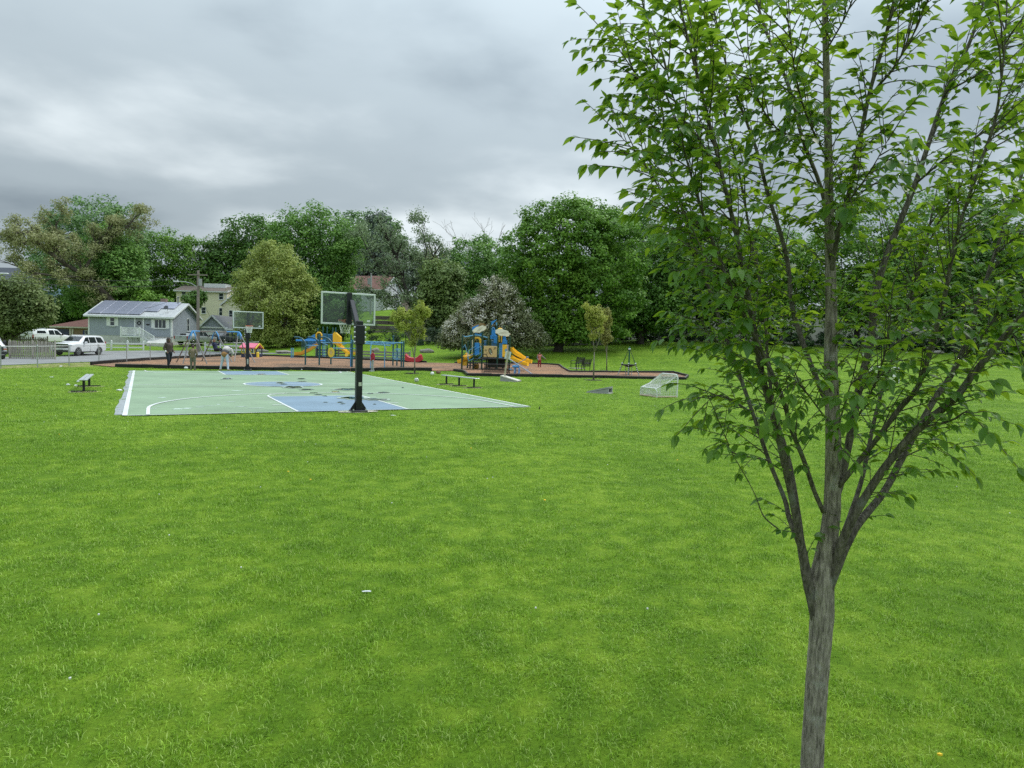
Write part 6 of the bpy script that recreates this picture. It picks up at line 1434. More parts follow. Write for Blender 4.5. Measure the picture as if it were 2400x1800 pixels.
car_body(dk, S3, M_CARDARK); top_glass(dk, S3, -1.1, -.35); top_glass(dk, S3, 1.0, 1.52, 'rear_window'); side_glass(dk, S3, (-.8, .1), (-.25, .1)); side_glass(dk, S3, (.2, 1.15), (.2, .85))
for s in (-1, 1): MB().rbox((-2.2, s * .68, .72), (.16, .3, .12), .03).build('headlight', M_LAMP, dk); MB().rbox((2.25, s * .7, .85), (.14, .3, .12), .03).build('tail_lamp', M_TAIL, dk); MB().rbox((-.7, s * 1.0, 1.0), (.12, .2, .13), .03).build('wing_mirror', M_CARDARK, dk)
cut_wheels(S3, dk, (-1.4, 1.4), .80, .33, .21, 5)
# ------------------------------------------------------------------ basketball hoops
M_HOOP = mat('hoop_black', (0.011, 0.013, 0.018), .38, .1, var=.3, scale=3); M_BOLT = mat('bolt_steel', (.62, .63, .64), .3, .9); M_RIMO = mat('rim_orange', (0.62, 0.13, 0.05), .4, var=.15); M_NET = mat('net_cord', (.68, .70, .66), .8)
def board_glass():
    m, n, bs = nodes_of('board_glass')
    tr = n.nodes.new('ShaderNodeBsdfTransparent'); tr.inputs[0].default_value = (.80, .86, .82, 1); gl = n.nodes.new('ShaderNodeBsdfGlossy'); gl.inputs['Roughness'].default_value = .04; gl.inputs['Color'].default_value = (1, 1, 1, 1)
    df = n.nodes.new('ShaderNodeBsdfDiffuse'); df.inputs['Color'].default_value = (.30, .36, .33, 1)
    nz = n.nodes.new('ShaderNodeTexNoise'); nz.inputs['Scale'].default_value = 5; nz.inputs['Detail'].default_value = 5; tcn = n.nodes.new('ShaderNodeTexCoord'); n.links.new(tcn.outputs['Object'], nz.inputs['Vector'])
    mr = n.nodes.new('ShaderNodeMapRange'); mr.inputs['To Min'].default_value = .03; mr.inputs['To Max'].default_value = .20; n.links.new(nz.outputs[0], mr.inputs[0])
    m1 = n.nodes.new('ShaderNodeMixShader'); n.links.new(mr.outputs[0], m1.inputs[0]); n.links.new(tr.outputs[0], m1.inputs[1]); n.links.new(df.outputs[0], m1.inputs[2])
    fr = n.nodes.new('ShaderNodeFresnel'); fr.inputs[0].default_value = 1.45
    m2 = n.nodes.new('ShaderNodeMixShader'); n.links.new(fr.outputs[0], m2.inputs[0]); n.links.new(m1.outputs[0], m2.inputs[1]); n.links.new(gl.outputs[0], m2.inputs[2]); n.links.new(m2.outputs[0], n.nodes['Material Output'].inputs[0])
    return m
M_BGLASS = board_glass()
def hoop(label, u0, v0, vb, face, hb=2.84, su=0.0, ph=2.93):
    """post at court (u0, v0); board plane at v = vb; face = +1 looks along +v"""
    root = thing('basketball_hoop', label, 'hoop', court(u0, v0), CTH, 'basketball hoops')
    yb = (vb - v0); f = face
    post = MB().rbox((0, 0, ph / 2 + .03), (.2, .2, ph), .02).build('post', M_HOOP, root)
    MB().rbox((0, 0, .05), (.52, .44, .06), .02).build('base_plate', M_HOOP, post)
    for sx in (-1, 1): MB().prism([(0, 0), (.16, 0), (.16, .04), (0, .28)], .03, RZ(0 if sx > 0 else math.pi), (sx * .10, 0, .08)).build('gusset', M_HOOP, post)
    for sx in (-1, 1):
        for sy in (-1, 1): MB().lathe([(.025, 0), (.025, .04), (0, .045)], 8, (sx * .2, sy * .16, .08)).build('anchor_bolt', M_BOLT, post)
    col = MB().rbox((0, 0, ph - .42), (.30, .26, .62), .02).build('collar', M_HOOP, root)
    for i in range(4):
        for s in (-1, 1):
            MB().lathe([(.035, 0), (.035, .035), (.02, .05), (0, .05)], 8, (s * .152, -.07 * f, ph - .65 + i * .155), RY(math.radians(90 * s))).build('bolt', M_BOLT, col)
    arm = MB(); arm.bar((0, f * .05, ph - .35), (-su * .0, yb - f * .12, hb + .78), .15, .18, r=.015); arm.build('arm', M_HOOP, root)
    MB().rbox((su, yb - f * .08, hb + .535), (.17, .1, 1.07), .015).build('mount_channel', M_HOOP, root)
    bd = MB(); t = .05; W2, H = .915, 1.07
    for x in (-W2 + .028, W2 - .028): bd.rbox((su + x, yb, hb + H / 2), (.056, t, H), .008)
    for z in (.028, H - .028): bd.rbox((su, yb, hb + z), (2 * W2 - .112, t, .056), .008)
    bf = bd.build('board_frame', mat('frame_white', (.70, .74, .72), .4, .2, var=.05), root)
    MB().box((su, yb, hb + H / 2), (2 * W2 - .11, .014, H - .11)).build('board_glass', M_BGLASS, bf)
    MB().box((su + .68, yb - .012, hb + .15), (.11, .004, .07)).build('sticker', M_WHITE, bf)
    rz_ = hb + .15; c = Vector((su, yb + f * .42, rz_)); rr = .228
    ring = MB(); ring.tube([c + Vector((rr * math.cos(t_), rr * math.sin(t_), 0)) for t_ in np.linspace(0, 6.283, 28, endpoint=False)], .019, 6, closed=True)
    for s in (-.1, .1): ring.tube([(su + s, yb + f * .05, rz_ - .10), (su + s * 1.6, yb + f * .24, rz_ - .02)], .012, 6)
    ring.rbox((su, yb + f * .09, rz_ - .03), (.22, .15, .11), .01); ro = ring.build('rim', M_RIMO, root, True)
    net = MB(); n = 12; lv = [(rr, 0), (.21, -.09), (.185, -.18), (.16, -.27), (.145, -.36), (.15, -.44)]
    for k in range(n):
        for s in (-1, 1):
            net.tube([c + Vector((r * math.cos(2 * math.pi * (k + s * .5 * i) / n), r * math.sin(2 * math.pi * (k + s * .5 * i) / n), z)) for i, (r, z) in enumerate(lv)], .009, 4, cap=False)
    net.build('net', M_NET, ro)
    return root
h1 = hoop('black basketball hoop whose post stands on the grass before the court', 0.0, -.32, .80, 1, su=-.06)
MB().box((.02, -.103, .92), (.10, .006, .12)).build('sticker', mat('sticker_pale', (.55, .58, .48), .6, var=.3, scale=30), [c for c in h1.children if c.name.startswith('post')][0])
pad = MB(); pad.add([(.62 * math.cos(t) * random.uniform(.85, 1.2), .34 * math.sin(t) * random.uniform(.8, 1.2) + .02, .026) for t in np.linspace(0, 6.283, 18, endpoint=False)], [tuple(range(18))]); pad.build('footing', mat('concrete_pale', (.50, .47, .38), .9, var=.2), h1)
h2 = hoop('black basketball hoop at the play area end of the court', 0.12, 27.1, 24.45, -1, su=-.3)
MB().box((.0, -.104, .62), (.09, .006, .34)).build('scuff', mat('scuff_pale', (.45, .47, .44), .8, var=.5, scale=20), [c for c in h2.children if c.name.startswith('post')][0])
# ------------------------------------------------------------------ benches beside the court
def court_bench(label, pa, pb, legs, pl, foot=True):
    a, b = pa.copy(), pb.copy(); root = thing('bench', label, 'bench', a, group=None); d = b - a; d.z = 0; z = .50; nrm = Vector((-d.y, d.x, 0)).normalized()
    for k, o_ in enumerate((-.075, .075)): MB().bar(nrm * o_ + Vector((0, 0, z)), d + nrm * o_ + Vector((0, 0, z)), .14, .045, r=.01).build('seat_plank', mat('bench_alu', (.50, .53, .54), .42, .5, var=.08, scale=2), root)
    for t in legs:
        p = d * t; MB().rbox((p.x, p.y, .24), (.07, .09, .50), .01, RZ(math.atan2(d.y, d.x))).build('leg', M_HOOP, root); MB().bar(p - nrm * .42 + Vector((0, 0, .035)), p + nrm * .42 + Vector((0, 0, .035)), .07, .05).build('foot', M_HOOP, root)
        q = MB(); q.add([p + nrm * (.62 * math.cos(t_) * random.uniform(.8, 1.15)) + d.normalized() * (.24 * math.sin(t_) * random.uniform(.8, 1.2)) + Vector((0, 0, .014)) for t_ in np.linspace(0, 6.283, 14, endpoint=False)], [tuple(range(14))]); q.build('footing', mat('footing_pale', (.50, .42, .30), .9, var=.25), root)
    return root
pa, pb = at(1044, 901), at(1110, 909.5); dd = pb - pa
court_bench('backless metal bench on three black legs beside the court sideline', pa - dd * .1, pb + dd * .12, (.11, .49, .91), None)
court_bench('backless metal bench seen end on by the court', Vector((-16.45, 26.0, 0)), Vector((-18.35, 29.5, 0)), (.12, .88), None)
# ------------------------------------------------------------------ play equipment
M_PGREEN = mat('post_green', (0.010, 0.060, 0.040), .4, var=.1); M_PTEAL = mat('post_teal', (0.022, 0.105, 0.125), .4, var=.1); M_PBLUE = mat('tube_blue', (0.07, 0.30, 0.62), .4, var=.08); M_PBRIGHT = mat('panel_blue', (0.03, 0.26, 0.68), .45, var=.08)
M_PCYAN = mat('tube_sky_blue', (0.13, 0.38, 0.60), .4, var=.08); M_YEL = mat('plastic_yellow', (0.92, 0.55, 0.03), .4, var=.06, scale=3); M_TANP = mat('panel_tan', (0.62, 0.47, 0.20), .5, var=.05); M_IVORY = mat('roof_ivory', (0.72, 0.68, 0.52), .55, var=.08); M_OLIVEP = mat('panel_olive', (0.20, 0.13, 0.035), .5); M_DECK = mat('deck_black', (0.03, 0.032, 0.034), .6); M_REDP = mat('plastic_red', (0.46, 0.035, 0.05), .4, var=.12, scale=3)
def cyl(root, name, x, y, z0, z1, r, m, cap=True, n=12):
    b = MB().tube([(x, y, z0), (x, y, z1)], r, n)
    if cap: b.sphere((x, y, z1), r * 1.05, n, 6, (1, 1, .7))
    return b.build(name, m, root, True)
def slide(root, pts, w_, m, name='slide', lip=.14):
    """open trough along pts (x, y, z); side walls curl up"""
    P = [np.array(p, float) for p in smooth_path(pts, 5)]; b = MB(); prof = [(-.5, 1.0), (-.46, .25), (-.3, .03), (0, 0), (.3, .03), (.46, .25), (.5, 1.0), (.54, 1.0), (.5, .1), (.3, -.12), (0, -.16), (-.3, -.12), (-.5, .1), (-.54, 1.0)]
    k = len(prof); vs = []
    for i, p in enumerate(P):
        d = P[min(i + 1, len(P) - 1)] - P[max(i - 1, 0)]; d /= np.linalg.norm(d); s = np.cross(d, (0, 0, 1)); s /= np.linalg.norm(s); u = np.cross(s, d)
        vs += [Vector(p + s * a * w_ + u * h * lip) for a, h in prof]
    b.add(vs, [(i * k + j, i * k + (j + 1) % k, (i + 1) * k + (j + 1) % k, (i + 1) * k + j) for i in range(len(P) - 1) for j in range(k)] + [tuple(range(k))[::-1], tuple((len(P) - 1) * k + j for j in range(k))])
    return b.build(name, m, root, True, angle=50)
def bars(root, name, a, b, n, z0, z1, r, m, rail=.025):
    """panel of upright rods between two posts a, b (x, y)"""
    g = MB(); a = Vector((*a, 0)); b = Vector((*b, 0))
    for i in range(n): p = a + (b - a) * ((i + .5) / n); g.tube([p + Vector((0, 0, z0)), p + Vector((0, 0, z1))], r, 6)
    for z in (z0, z1): g.tube([a + Vector((0, 0, z)), b + Vector((0, 0, z))], rail, 7)
    return g.build(name, m, root, True)
def cloud(w_, h_, n=26, seed=0):
    rng = np.random.default_rng(seed); return [(w_ * math.cos(t) * (1 + .10 * math.sin(9 * t) + rng.uniform(-.05, .05)), h_ * math.sin(t) * (1 + .14 * math.sin(7 * t + 1) + rng.uniform(-.06, .06))) for t in np.linspace(0, 2 * math.pi, n, endpoint=False)]
# --- tower play structure; local x to the right seen from the court, y away
ts = thing('play_tower', 'play tower with cloud roofs, blue panels and yellow slides', 'play structure', at(1131, 868))
K = F / ts.location.y
def tx(px, py, y=0.0):
    """photo measure on the tower, y metres behind its front row of posts"""
    q = atd(px, py, ts.location.y + y) - ts.location; return Vector((q.x, y, q.z))
def tpost(px, top, y, r=.062): q = tx(px, top, y); return cyl(ts, 'post', q.x, y, -.2, q.z, r, M_PGREEN)
FY = 1.35
for px, top, y in [(1084, 786, 0), (1111, 779, 0), (1131, 778, 0), (1167, 790, 0), (1195, 789, 0), (1104, 768, FY), (1150, 754, FY), (1165, 757, FY + .3), (1181.5, 764, FY + 1.2), (1142, 790, FY), (1097, 800, FY + .6)]: tpost(px, top, y)
zd = tx(1150, 839).z; xl, xr = tx(1131, 838).x, tx(1195, 838).x; xm = tx(1167, 838).x; xa = tx(1111, 838).x
MB().rbox(((xl + xr) / 2, FY / 2, zd - .04), (xr - xl, FY + .1, .09), .02).build('deck', M_DECK, ts); MB().rbox(((xl + xm) / 2, FY + .75, zd + .22), (1.3, 1.4, .08), .02).build('upper_deck', M_DECK, ts)
# tan activity panel with its round and oval marks
tp = MB().rbox(((xl + xm) / 2, -.03, (tx(1150, 837).z + tx(1150, 811).z) / 2), (xm - xl - .14, .05, tx(1150, 811).z - tx(1150, 837).z), .02).build('activity_panel', M_TANP, ts)
def disc(px, py, r, r2, m, nm, ex=1.0, rot=0.0):
    q = tx(px, py); b = MB(); n = 22
    def pt(rr, t): x_, z_ = rr * ex * math.cos(t), rr * math.sin(t); return (q.x + x_ * math.cos(rot) - z_ * math.sin(rot), -.062 - (.004 if r2 == 0 else 0), q.z + x_ * math.sin(rot) + z_ * math.cos(rot))
    if r2: b.add([pt(r, t) for t in np.linspace(0, 6.283, n, endpoint=False)] + [pt(r2, t) for t in np.linspace(0, 6.283, n, endpoint=False)], [(i, (i + 1) % n, n + (i + 1) % n, n + i) for i in range(n)])
    else: b.add([pt(r, t) for t in np.linspace(0, 6.283, n, endpoint=False)], [tuple(range(n))])
    return b.build(nm, m, tp)
M_DK = mat('print_dark', (.04, .03, .02), .6); M_BRN = mat('print_brown', (.14, .075, .04), .5); M_SAGE = mat('print_sage', (.22, .30, .20), .5)
disc(1160.5, 816, .075, .045, M_DK, 'panel_ring'); disc(1138.5, 821, .075, .055, M_DK, 'panel_ring'); disc(1138.5, 821, .02, 0, M_DK, 'panel_dot'); disc(1149.5, 823.5, .26, .16, M_BRN, 'panel_oval', .55, .25); disc(1149.5, 823.5, .155, 0, M_SAGE, 'panel_oval', .5, .25); disc(1152, 829, .05, 0, M_IVORY, 'panel_dot'); disc(1136, 836, .22, .17, M_DK, 'panel_arc', 1, 0); disc(1142, 828, .06, .045, M_DK, 'panel_ring'); disc(1157.5, 819, .03, .015, M_DK, 'panel_ring')
# blue rod guards and bright panels
q0, q1 = tx(1169, 839), tx(1178, 806); bars(ts, 'rod_guard', (q0.x, 0), (q1.x, 0), 6, zd + .05, q1.z, .02, M_PBLUE)
bars(ts, 'rod_guard', (tx(1134, 800, FY).x, FY), (tx(1144, 800, FY).x, FY), 5, zd + .3, tx(1140, 799, FY).z, .018, M_PBLUE); bars(ts, 'rod_guard', (tx(1152, 800, FY).x, FY), (tx(1166, 800, FY).x, FY), 7, zd + .3, tx(1158, 799, FY).z, .018, M_PBLUE)
def panel(x0, y0, x1, y1, yy, m, nm='panel', th=.05): a, b = tx(x0, y1, yy), tx(x1, y0, yy); return MB().rbox(((a.x + b.x) / 2, yy, (a.z + b.z) / 2), (b.x - a.x, th, b.z - a.z), .02).build(nm, m, ts)
panel(1111.5, 803.5, 1124, 832, .05, M_PBRIGHT); panel(1151.5, 773, 1162, 795, FY, M_PBRIGHT, 'castle_panel'); panel(1149, 786, 1155, 795, FY - .05, M_PBRIGHT); panel(1157, 786, 1165, 805, FY - .05, M_PBRIGHT); panel(1178, 797, 1189, 806, .1, M_PBRIGHT); panel(1180, 786, 1184, 800, .4, M_PBRIGHT)
MB().prism([(tx(1176, 806).x, tx(1176, 806).z), (tx(1187, 806).x, tx(1187, 806).z), (tx(1185, 784).x, tx(1185, 784).z), (tx(1180, 784).x, tx(1180, 784).z)], .05, c=(0, .55, 0)).build('climber_panel', M_PBRIGHT, ts)
MB().tube([tx(1153.5, 773, FY), tx(1153.5, 770, FY), tx(1156, 767.5, FY), tx(1158.5, 770, FY), tx(1158.5, 773, FY)], .05, 8).build('arch', M_PBLUE, ts, True)
# yellow hood and ivory side panels of the tube exits
q = tx(1118, 796); MB().tube([(q.x - .24, .1, q.z - .25), (q.x - .24, .1, q.z), (q.x - .12, .1, q.z + .13), (q.x + .12, .1, q.z + .13), (q.x + .24, .1, q.z), (q.x + .24, .1, q.z - .25)], .07, 8).build('slide_hood', M_YEL, ts, True)
panel(1105.5, 797, 1109.5, 826, .12, M_IVORY); panel(1125.5, 797, 1128, 820, .12, M_IVORY); panel(1168, 785, 1177, 802, .8, M_YEL); panel(1171, 787, 1174, 802, .76, M_DK); q = tx(1172, 775, .8); MB().sphere((q.x, .8, q.z), .22, 12, 8, (1, .6, 1)).build('dome', M_YEL, ts, True)
# front chute seen end on at the right
a = tx(1181.5, 837); b_ = tx(1181.5, 808); MB().rbox((a.x, .03, (a.z + b_.z) / 2), (.36, .08, b_.z - a.z), .05).build('chute_panel', M_YEL, ts); panel(1185.5, 808, 1192, 838, .05, mat('panel_lilac', (.50, .46, .45), .5)); panel(1183.5, 818, 1188, 824, -.03, M_PCYAN)
# cloud roofs, olive leaf roof and blue gables
for (px, py, w_, h_, tilt, y, sd) in ((1124, 772, .53, .22, .33, -.1, 1), (1178, 780, .56, .25, -.22, -.1, 2)):
    q = tx(px, py); c_ = MB().prism(cloud(w_, h_, 30, sd), .12, RY(-tilt) @ RX(-.25), q + Vector((0, y, 0))).build('cloud_roof', M_IVORY, ts)
    for k in range(4): MB().bar(q + RY(-tilt) @ Vector((-.3 + .1 * k, y - .09, -.10 + .07 * k)), q + RY(-tilt) @ Vector((.05 + .1 * k, y - .09, -.08 + .07 * k)), .008, .012).build('crease', mat('crease_grey', (.42, .39, .30), .7), c_)
q = tx(1119, 764, .9); MB().prism(cloud(.52, .17, 22, 3), .08, RY(-.35) @ RX(-.3), q).build('leaf_roof', M_OLIVEP, ts); q = tx(1133, 762, 1.1); MB().prism(cloud(.18, .12, 18, 4), .08, None, q).build('leaf_roof', M_OLIVEP, ts)
MB().prism([tuple((tx(*p, .5).x, tx(*p, .5).z)) for p in ((1106.5, 777), (1106.5, 767), (1123, 761), (1117, 769))], .05, c=(0, .5, 0)).build('gable_panel', M_PBRIGHT, ts)
MB().prism([tuple((tx(*p, FY).x, tx(*p, FY).z)) for p in ((1151.5, 762), (1151.5, 754), (1165.5, 748), (1158, 756))], .05, c=(0, FY, 0)).build('gable_panel', M_PBRIGHT, ts); MB().prism([tuple((tx(*p, .1).x, tx(*p, .1).z)) for p in ((1112, 786), (1129, 787), (1129, 779), (1122, 783), (1113, 779))], .05, c=(0, .1, 0)).build('gable_panel', M_PBRIGHT, ts)
panel(1162, 756, 1165, 763, FY + .2, M_PCYAN)
# wavy blue top rail
MB().tube([tx(1087, 788), tx(1092, 789.5), tx(1100, 788), tx(1108, 786), tx(1115, 785.5), tx(1123, 786.5), tx(1131, 788), tx(1142, 791.5)], .04, 8).build('wave_rail', M_PCYAN, ts, True)
# stair and rails
for i in range(4):
    q = tx(1104 + i * 6, 857 - i * 5.5); MB().rbox((q.x, .1, q.z), (.62, .7, .05), .01).build('step', M_DECK, ts)
for (x0, y0, x1, y1) in ((1098, 822, 1116, 811), (1099, 835, 1111, 829), (1112, 820, 1128, 811.5), (1114, 834, 1127, 826), (1099, 846, 1111, 840), (1114, 846, 1127, 836)):
    MB().tube([tx(x0, y0, -.05), tx(x1, y1, -.05)], .024, 7).build('stair_rail', M_PCYAN, ts, True)
for (x, y0, y1) in ((1098, 822, 846), (1128, 811.5, 836)): MB().tube([tx(x, y0, -.05), tx(x, y1, -.05)], .024, 7).build('stair_rail', M_PCYAN, ts, True)
# curved ladder at the left
for s in (0, .35): MB().tube([tx(1083 + s * 8, 846, s), tx(1082, 828, s), tx(1084, 815, s), tx(1091, 808, s)], .03, 8).build('ladder_rail', M_PCYAN, ts, True); MB().tube([tx(1096, 842, s), tx(1095, 826, s), tx(1090, 808, s)], .026, 7).build('ladder_rail', M_PCYAN, ts, True)
for i in range(6): MB().tube([tx(1084, 843 - i * 5.4, .1), tx(1095 - i * .6, 841 - i * 5.4, .1)], .018, 6).build('rung', M_PTEAL, ts, True)
# slides
slide(ts, [tx(1195, 818, .5), tx(1204, 828, .4), tx(1216, 836, .2), tx(1226, 842, .1), tx(1236, 849, 0), tx(1246, 851, -.05)], .52, M_YEL, lip=.24)
slide(ts, [tx(1192, 838, .1), tx(1204, 845, -.25), tx(1218, 850, -.5), tx(1228, 855, -.7), tx(1237, 857, -.8)], .5, M_YEL, lip=.22)
slide(ts, [tx(1104, 832, .8), tx(1098, 838, .5), tx(1092, 844, .3), tx(1086, 850, .6), tx(1078, 851, .9)], .5, M_YEL, lip=.26); panel(1084, 840, 1095, 857, .35, M_YEL)
MB().rbox(tx(1116, 858, .6), (.42, .3, .42), .08).build('yellow_step', mat('plastic_ochre', (.42, .26, .04), .5), ts)
# dark panel under the deck
panel(1143, 841, 1166, 861, FY - .1, mat('under_panel', (.012, .028, .026), .6)); panel(1166, 841, 1184, 861, FY, mat('under_panel', (.012, .028, .026), .6))
for px, py in ((1158, 846), (1163, 855)): q = tx(px, py, FY - .14); MB().sphere((q.x, FY - .14, q.z), .05, 8, 6).build('grip_hold', mat('grip_grey', (.3, .3, .3)), ts)
MB().tube([tx(1126, 846, FY), tx(1132, 843, FY), tx(1140, 843, FY)], .025, 7).build('stair_rail', M_PCYAN, ts, True)
# --- black slatted bench facing the tower
bn = thing('park_bench', 'black slatted steel bench with its back to the grass', 'bench', at(1133, 879.5), 0); e_ = at(1195, 879.5); dv = e_ - bn.location; M_BSTEEL = mat('bench_black', (.012, .012, .013), .45)
bn.rotation_euler.z = math.atan2(dv.y, dv.x); LB = dv.length
for i in range(24): MB().rbox((LB * (i + .5) / 24, -.02, .47), (.042, .02, .52), .005, RX(.12)).build('back_slat', M_BSTEEL, bn)
for z, y in ((.74, -.06), (.22, .02)): MB().tube([(0, y, z), (LB, y, z)], .03, 8).build('back_rail', M_BSTEEL, bn)
for i in range(6): MB().bar((0, .08 + i * .075, .42), (LB, .08 + i * .075, .42), .05, .02).build('seat_slat', M_BSTEEL, bn)
for x in (.04, LB - .04):
    for y in (.02, .46): MB().tube([(x, y, -.05), (x, y, .43)], .028, 7).build('leg', M_BSTEEL, bn)
# --- two black chairs on the lawn
def lawn_seat(label, px, py, rz):
    t = thing('garden_bench', label, 'bench', at(px, py), rz); w_ = 1.15
    for i in range(5): MB().bar((-w_ / 2, -.2 + i * .1, .42), (w_ / 2, -.2 + i * .1, .42), .085, .03).build('seat_slat', M_PBLACK, t)
    for i in range(5): MB().bar((-w_ / 2, .27 + .022 * i, .50 + i * .1), (w_ / 2, .27 + .022 * i, .50 + i * .1), .03, .08).build('back_slat', M_PBLACK, t)
    for s in (-1, 1):
        MB().tube([(s * w_ / 2, -.22, 0), (s * w_ / 2, -.22, .62), (s * w_ / 2, -.1, .66), (s * w_ / 2, .28, .64)], .03, 7).build('armrest', M_PBLACK, t); MB().tube([(s * w_ / 2, .24, 0), (s * w_ / 2, .26, .45), (s * w_ / 2, .40, .98)], .03, 7).build('back_leg', M_PBLACK, t)
    return t
M_PBLACK = mat('seat_black_green', (.010, .016, .014), .45)
lawn_seat('black park seat behind its twin on the grass beyond the edging', 1352, 864, math.radians(-62)); lawn_seat('black park seat on the grass right beside the mulch edging', 1366, 870.5, math.radians(-62))
MB().rbox((0, 0, .03), (1.2, .9, .05), .01).build('concrete_pad', mat('concrete_pale', (.5, .47, .38)), bpy.data.objects['garden_bench'])
# --- seesaw
ss = thing('seesaw', 'blue double seesaw with crossed beams beside the yellow slides', 'seesaw', at(1212, 877)); sd_ = ss.location.y
def sx(px, py, y=0): q = atd(px, py, sd_ + y) - ss.location; return Vector((q.x, y, q.z))
for i, (x, yy) in enumerate(((1206, 0), (1216, -.15), (1209, .5), (1218, .5))): q = sx(x, 862); MB().tube([(q.x, yy, -.1), (q.x, yy, q.z)], .045, 8).build('stand_leg', mat('tube_pale_blue', (.22, .40, .68), .4), ss, True)
MB().rbox(sx(1209, 859, .15), (.5, .55, .16), .05).build('pivot', M_PBLUE, ss)
MB().bar(sx(1193, 841, 0), sx(1246, 876, -.2), .07, .07, r=.01).build('beam', mat('beam_pale', (.38, .48, .60), .4, .3), ss); MB().bar(sx(1193, 865, .4), sx(1234, 840, .5), .05, .05, r=.01).build('beam', mat('beam_steel', (.30, .33, .36), .4, .6), ss)
MB().rbox(sx(1236, 837.5, .5), (.2, .2, .12), .03).build('seat', mat('seat_grey', (.2, .24, .27), .5), ss); MB().rbox(sx(1246, 876.5, -.2), (.26, .22, .09), .03).build('seat', mat('seat_navy', (.03, .05, .10), .5), ss)
MB().tube([sx(1233, 868.5, -.1), sx(1239, 864, -.1)], .02, 6).build('handle', M_PCYAN, ss); MB().rbox(sx(1196, 866, .4), (.26, .2, .08), .03).build('seat', M_PCYAN, ss)
# --- rope spinner
sp = thing('rope_spinner', 'green pole spinner with rope net and round black disc', 'spinner', at(1473, 880.5)); zt = atd(1474, 814, sp.location.y).z - sp.location.z; zc = atd(1474, 855, sp.location.y).z - sp.location.z; rd = 19 * sp.location.y / F
cyl(sp, 'pole', 0, 0, -.1, zt, .055, mat('pole_green', (.012, .13, .075), .4)); MB().lathe([(0, zc - .16), (rd * .2, zc - .16), (rd * .75, zc - .04), (rd, zc - .02), (rd, zc + .03), (0, zc + .03)], 26).build('disc', mat('disc_black', (.014, .02, .02), .6), sp, True)
M_BEAD = mat('rope_bead', (.62, .68, .68), .5); M_ROPE = mat('rope_dark', (.02, .05, .035), .8)
for k in range(6):
    a = 2 * math.pi * k / 6 + .3; c, s = math.cos(a), math.sin(a)
    MB().tube([(.05 * c, .05 * s, zt - .15), (rd * .93 * c, rd * .93 * s, zc + .03)], .015, 6).build('rope', M_ROPE, sp)
    lo = MB().tube([(rd * .93 * c, rd * .93 * s, zc), (rd * 1.5 * c, rd * 1.5 * s, .02)], .016, 6).build('rope', M_ROPE, sp); bd = MB()
    for i in range(6): t = (i + .5) / 6; bd.sphere((rd * (.93 + .57 * t) * c, rd * (.93 + .57 * t) * s, zc * (1 - t) + .02), .032, 8, 5)
    bd.build('rope_beads', M_BEAD, lo)['kind'] = 'stuff'
    l2 = MB().tube([(rd * .45 * c, rd * .45 * s, zc - .06), (rd * .4 * c, rd * .4 * s, .02)], .014, 5).build('rope', M_ROPE, sp); bd = MB()
    for i in range(7): t = (i + .5) / 7; bd.sphere((rd * .43 * c, rd * .43 * s, zc * (1 - t)), .03, 8, 5)
    bd.build('rope_beads', M_BEAD, l2)['kind'] = 'stuff'
    MB().sphere((rd * .93 * c, rd * .93 * s, zc + .1), .05, 8, 6).build('clamp', M_BEAD, sp)
MB().sphere((0, 0, zt - .13), .1, 10, 6, (1, 1, .6)).build('top_clamp', M_BEAD, sp)
# --- swing set
sa = at(400, 851.5); A1, A2, A3 = atd(415, 852, 51.0), atd(495, 851, 54.3), atd(570, 847, 57.6)
sg = thing('swing_set', 'tripod swing set with blue top fittings and grey legs', 'swing', (atd(447, 850, 52).x, 52, gz(atd(447, 850, 52).x, 52))); o0 = Vector(sg.location)
tops = [atd(452, 776, 51.2), atd(505, 777.5, 54.4), atd(559, 778, 57.8)]
M_SGREY = mat('leg_steel', (.20, .19, .175), .45, .6, var=.15)
for p, q in zip(tops[:-1], tops[1:]): MB().tube([p - o0, q - o0], .045, 8).build('top_bar', M_SGREY, sg)
MB().tube([tops[0] - o0, tops[0] * .72 + tops[1] * .28 - o0], .05, 8).build('bar_sleeve', M_PBLUE, sg); MB().tube([tops[1] * .55 + tops[2] * .45 - o0, tops[2] - o0], .05, 8).build('bar_sleeve', M_PBLUE, sg)
feet = [[(411, 851.5), (427, 855), (487, 854.5)], [(471, 848), (546, 851)], [(549, 848), (600, 852), (578, 845)]]
for tpt, fs in zip(tops, feet):
    for fpx in fs:
        g = at(*fpx); g.z -= .1; side = (g - tpt); m_ = tpt + Vector((side.x * .06, side.y * .06, -.02)); k_ = tpt + side * .13 + Vector((side.x * .05, side.y * .05, 0)) 
        lg = MB().tube([k_ - o0, g - o0], .042, 8).build('leg', M_SGREY, sg); MB().tube([tpt - o0, m_ - o0, k_ - o0, tpt + side * .24 - o0], .052, 8).build('elbow', M_PBLUE, lg, True)
def swing_seat(c, back=0.0, empty=True, chain_top=None):
    for s in (-.24, .24): MB().tube([chain_top + Vector((s, 0, 0)) - o0, c + Vector((s, 0, .02)) - o0], .010, 5).build('chain', mat('chain_steel', (.28, .28, .28), .4, .7), sg)
    return MB().rbox(c - o0, (.5, .17, .035), .01).build('seat', M_BLACKTRIM, sg)
_sw_top = tops[0] * .25 + tops[1] * .75; SWING_SEAT = atd(506, 823, 54.3); swing_seat(SWING_SEAT, chain_top=Vector((_sw_top.x, _sw_top.y, tops[1].z)))
for k in (.3, .75):
    tt = tops[1] * (1 - k) + tops[2] * k; swing_seat(Vector((tt.x, tt.y, gz(tt.x, tt.y) + .52)), chain_top=tt)
tt = tops[0] * .7 + tops[1] * .3; swing_seat(Vector((tt.x, tt.y, gz(tt.x, tt.y) + .52)), chain_top=tt)
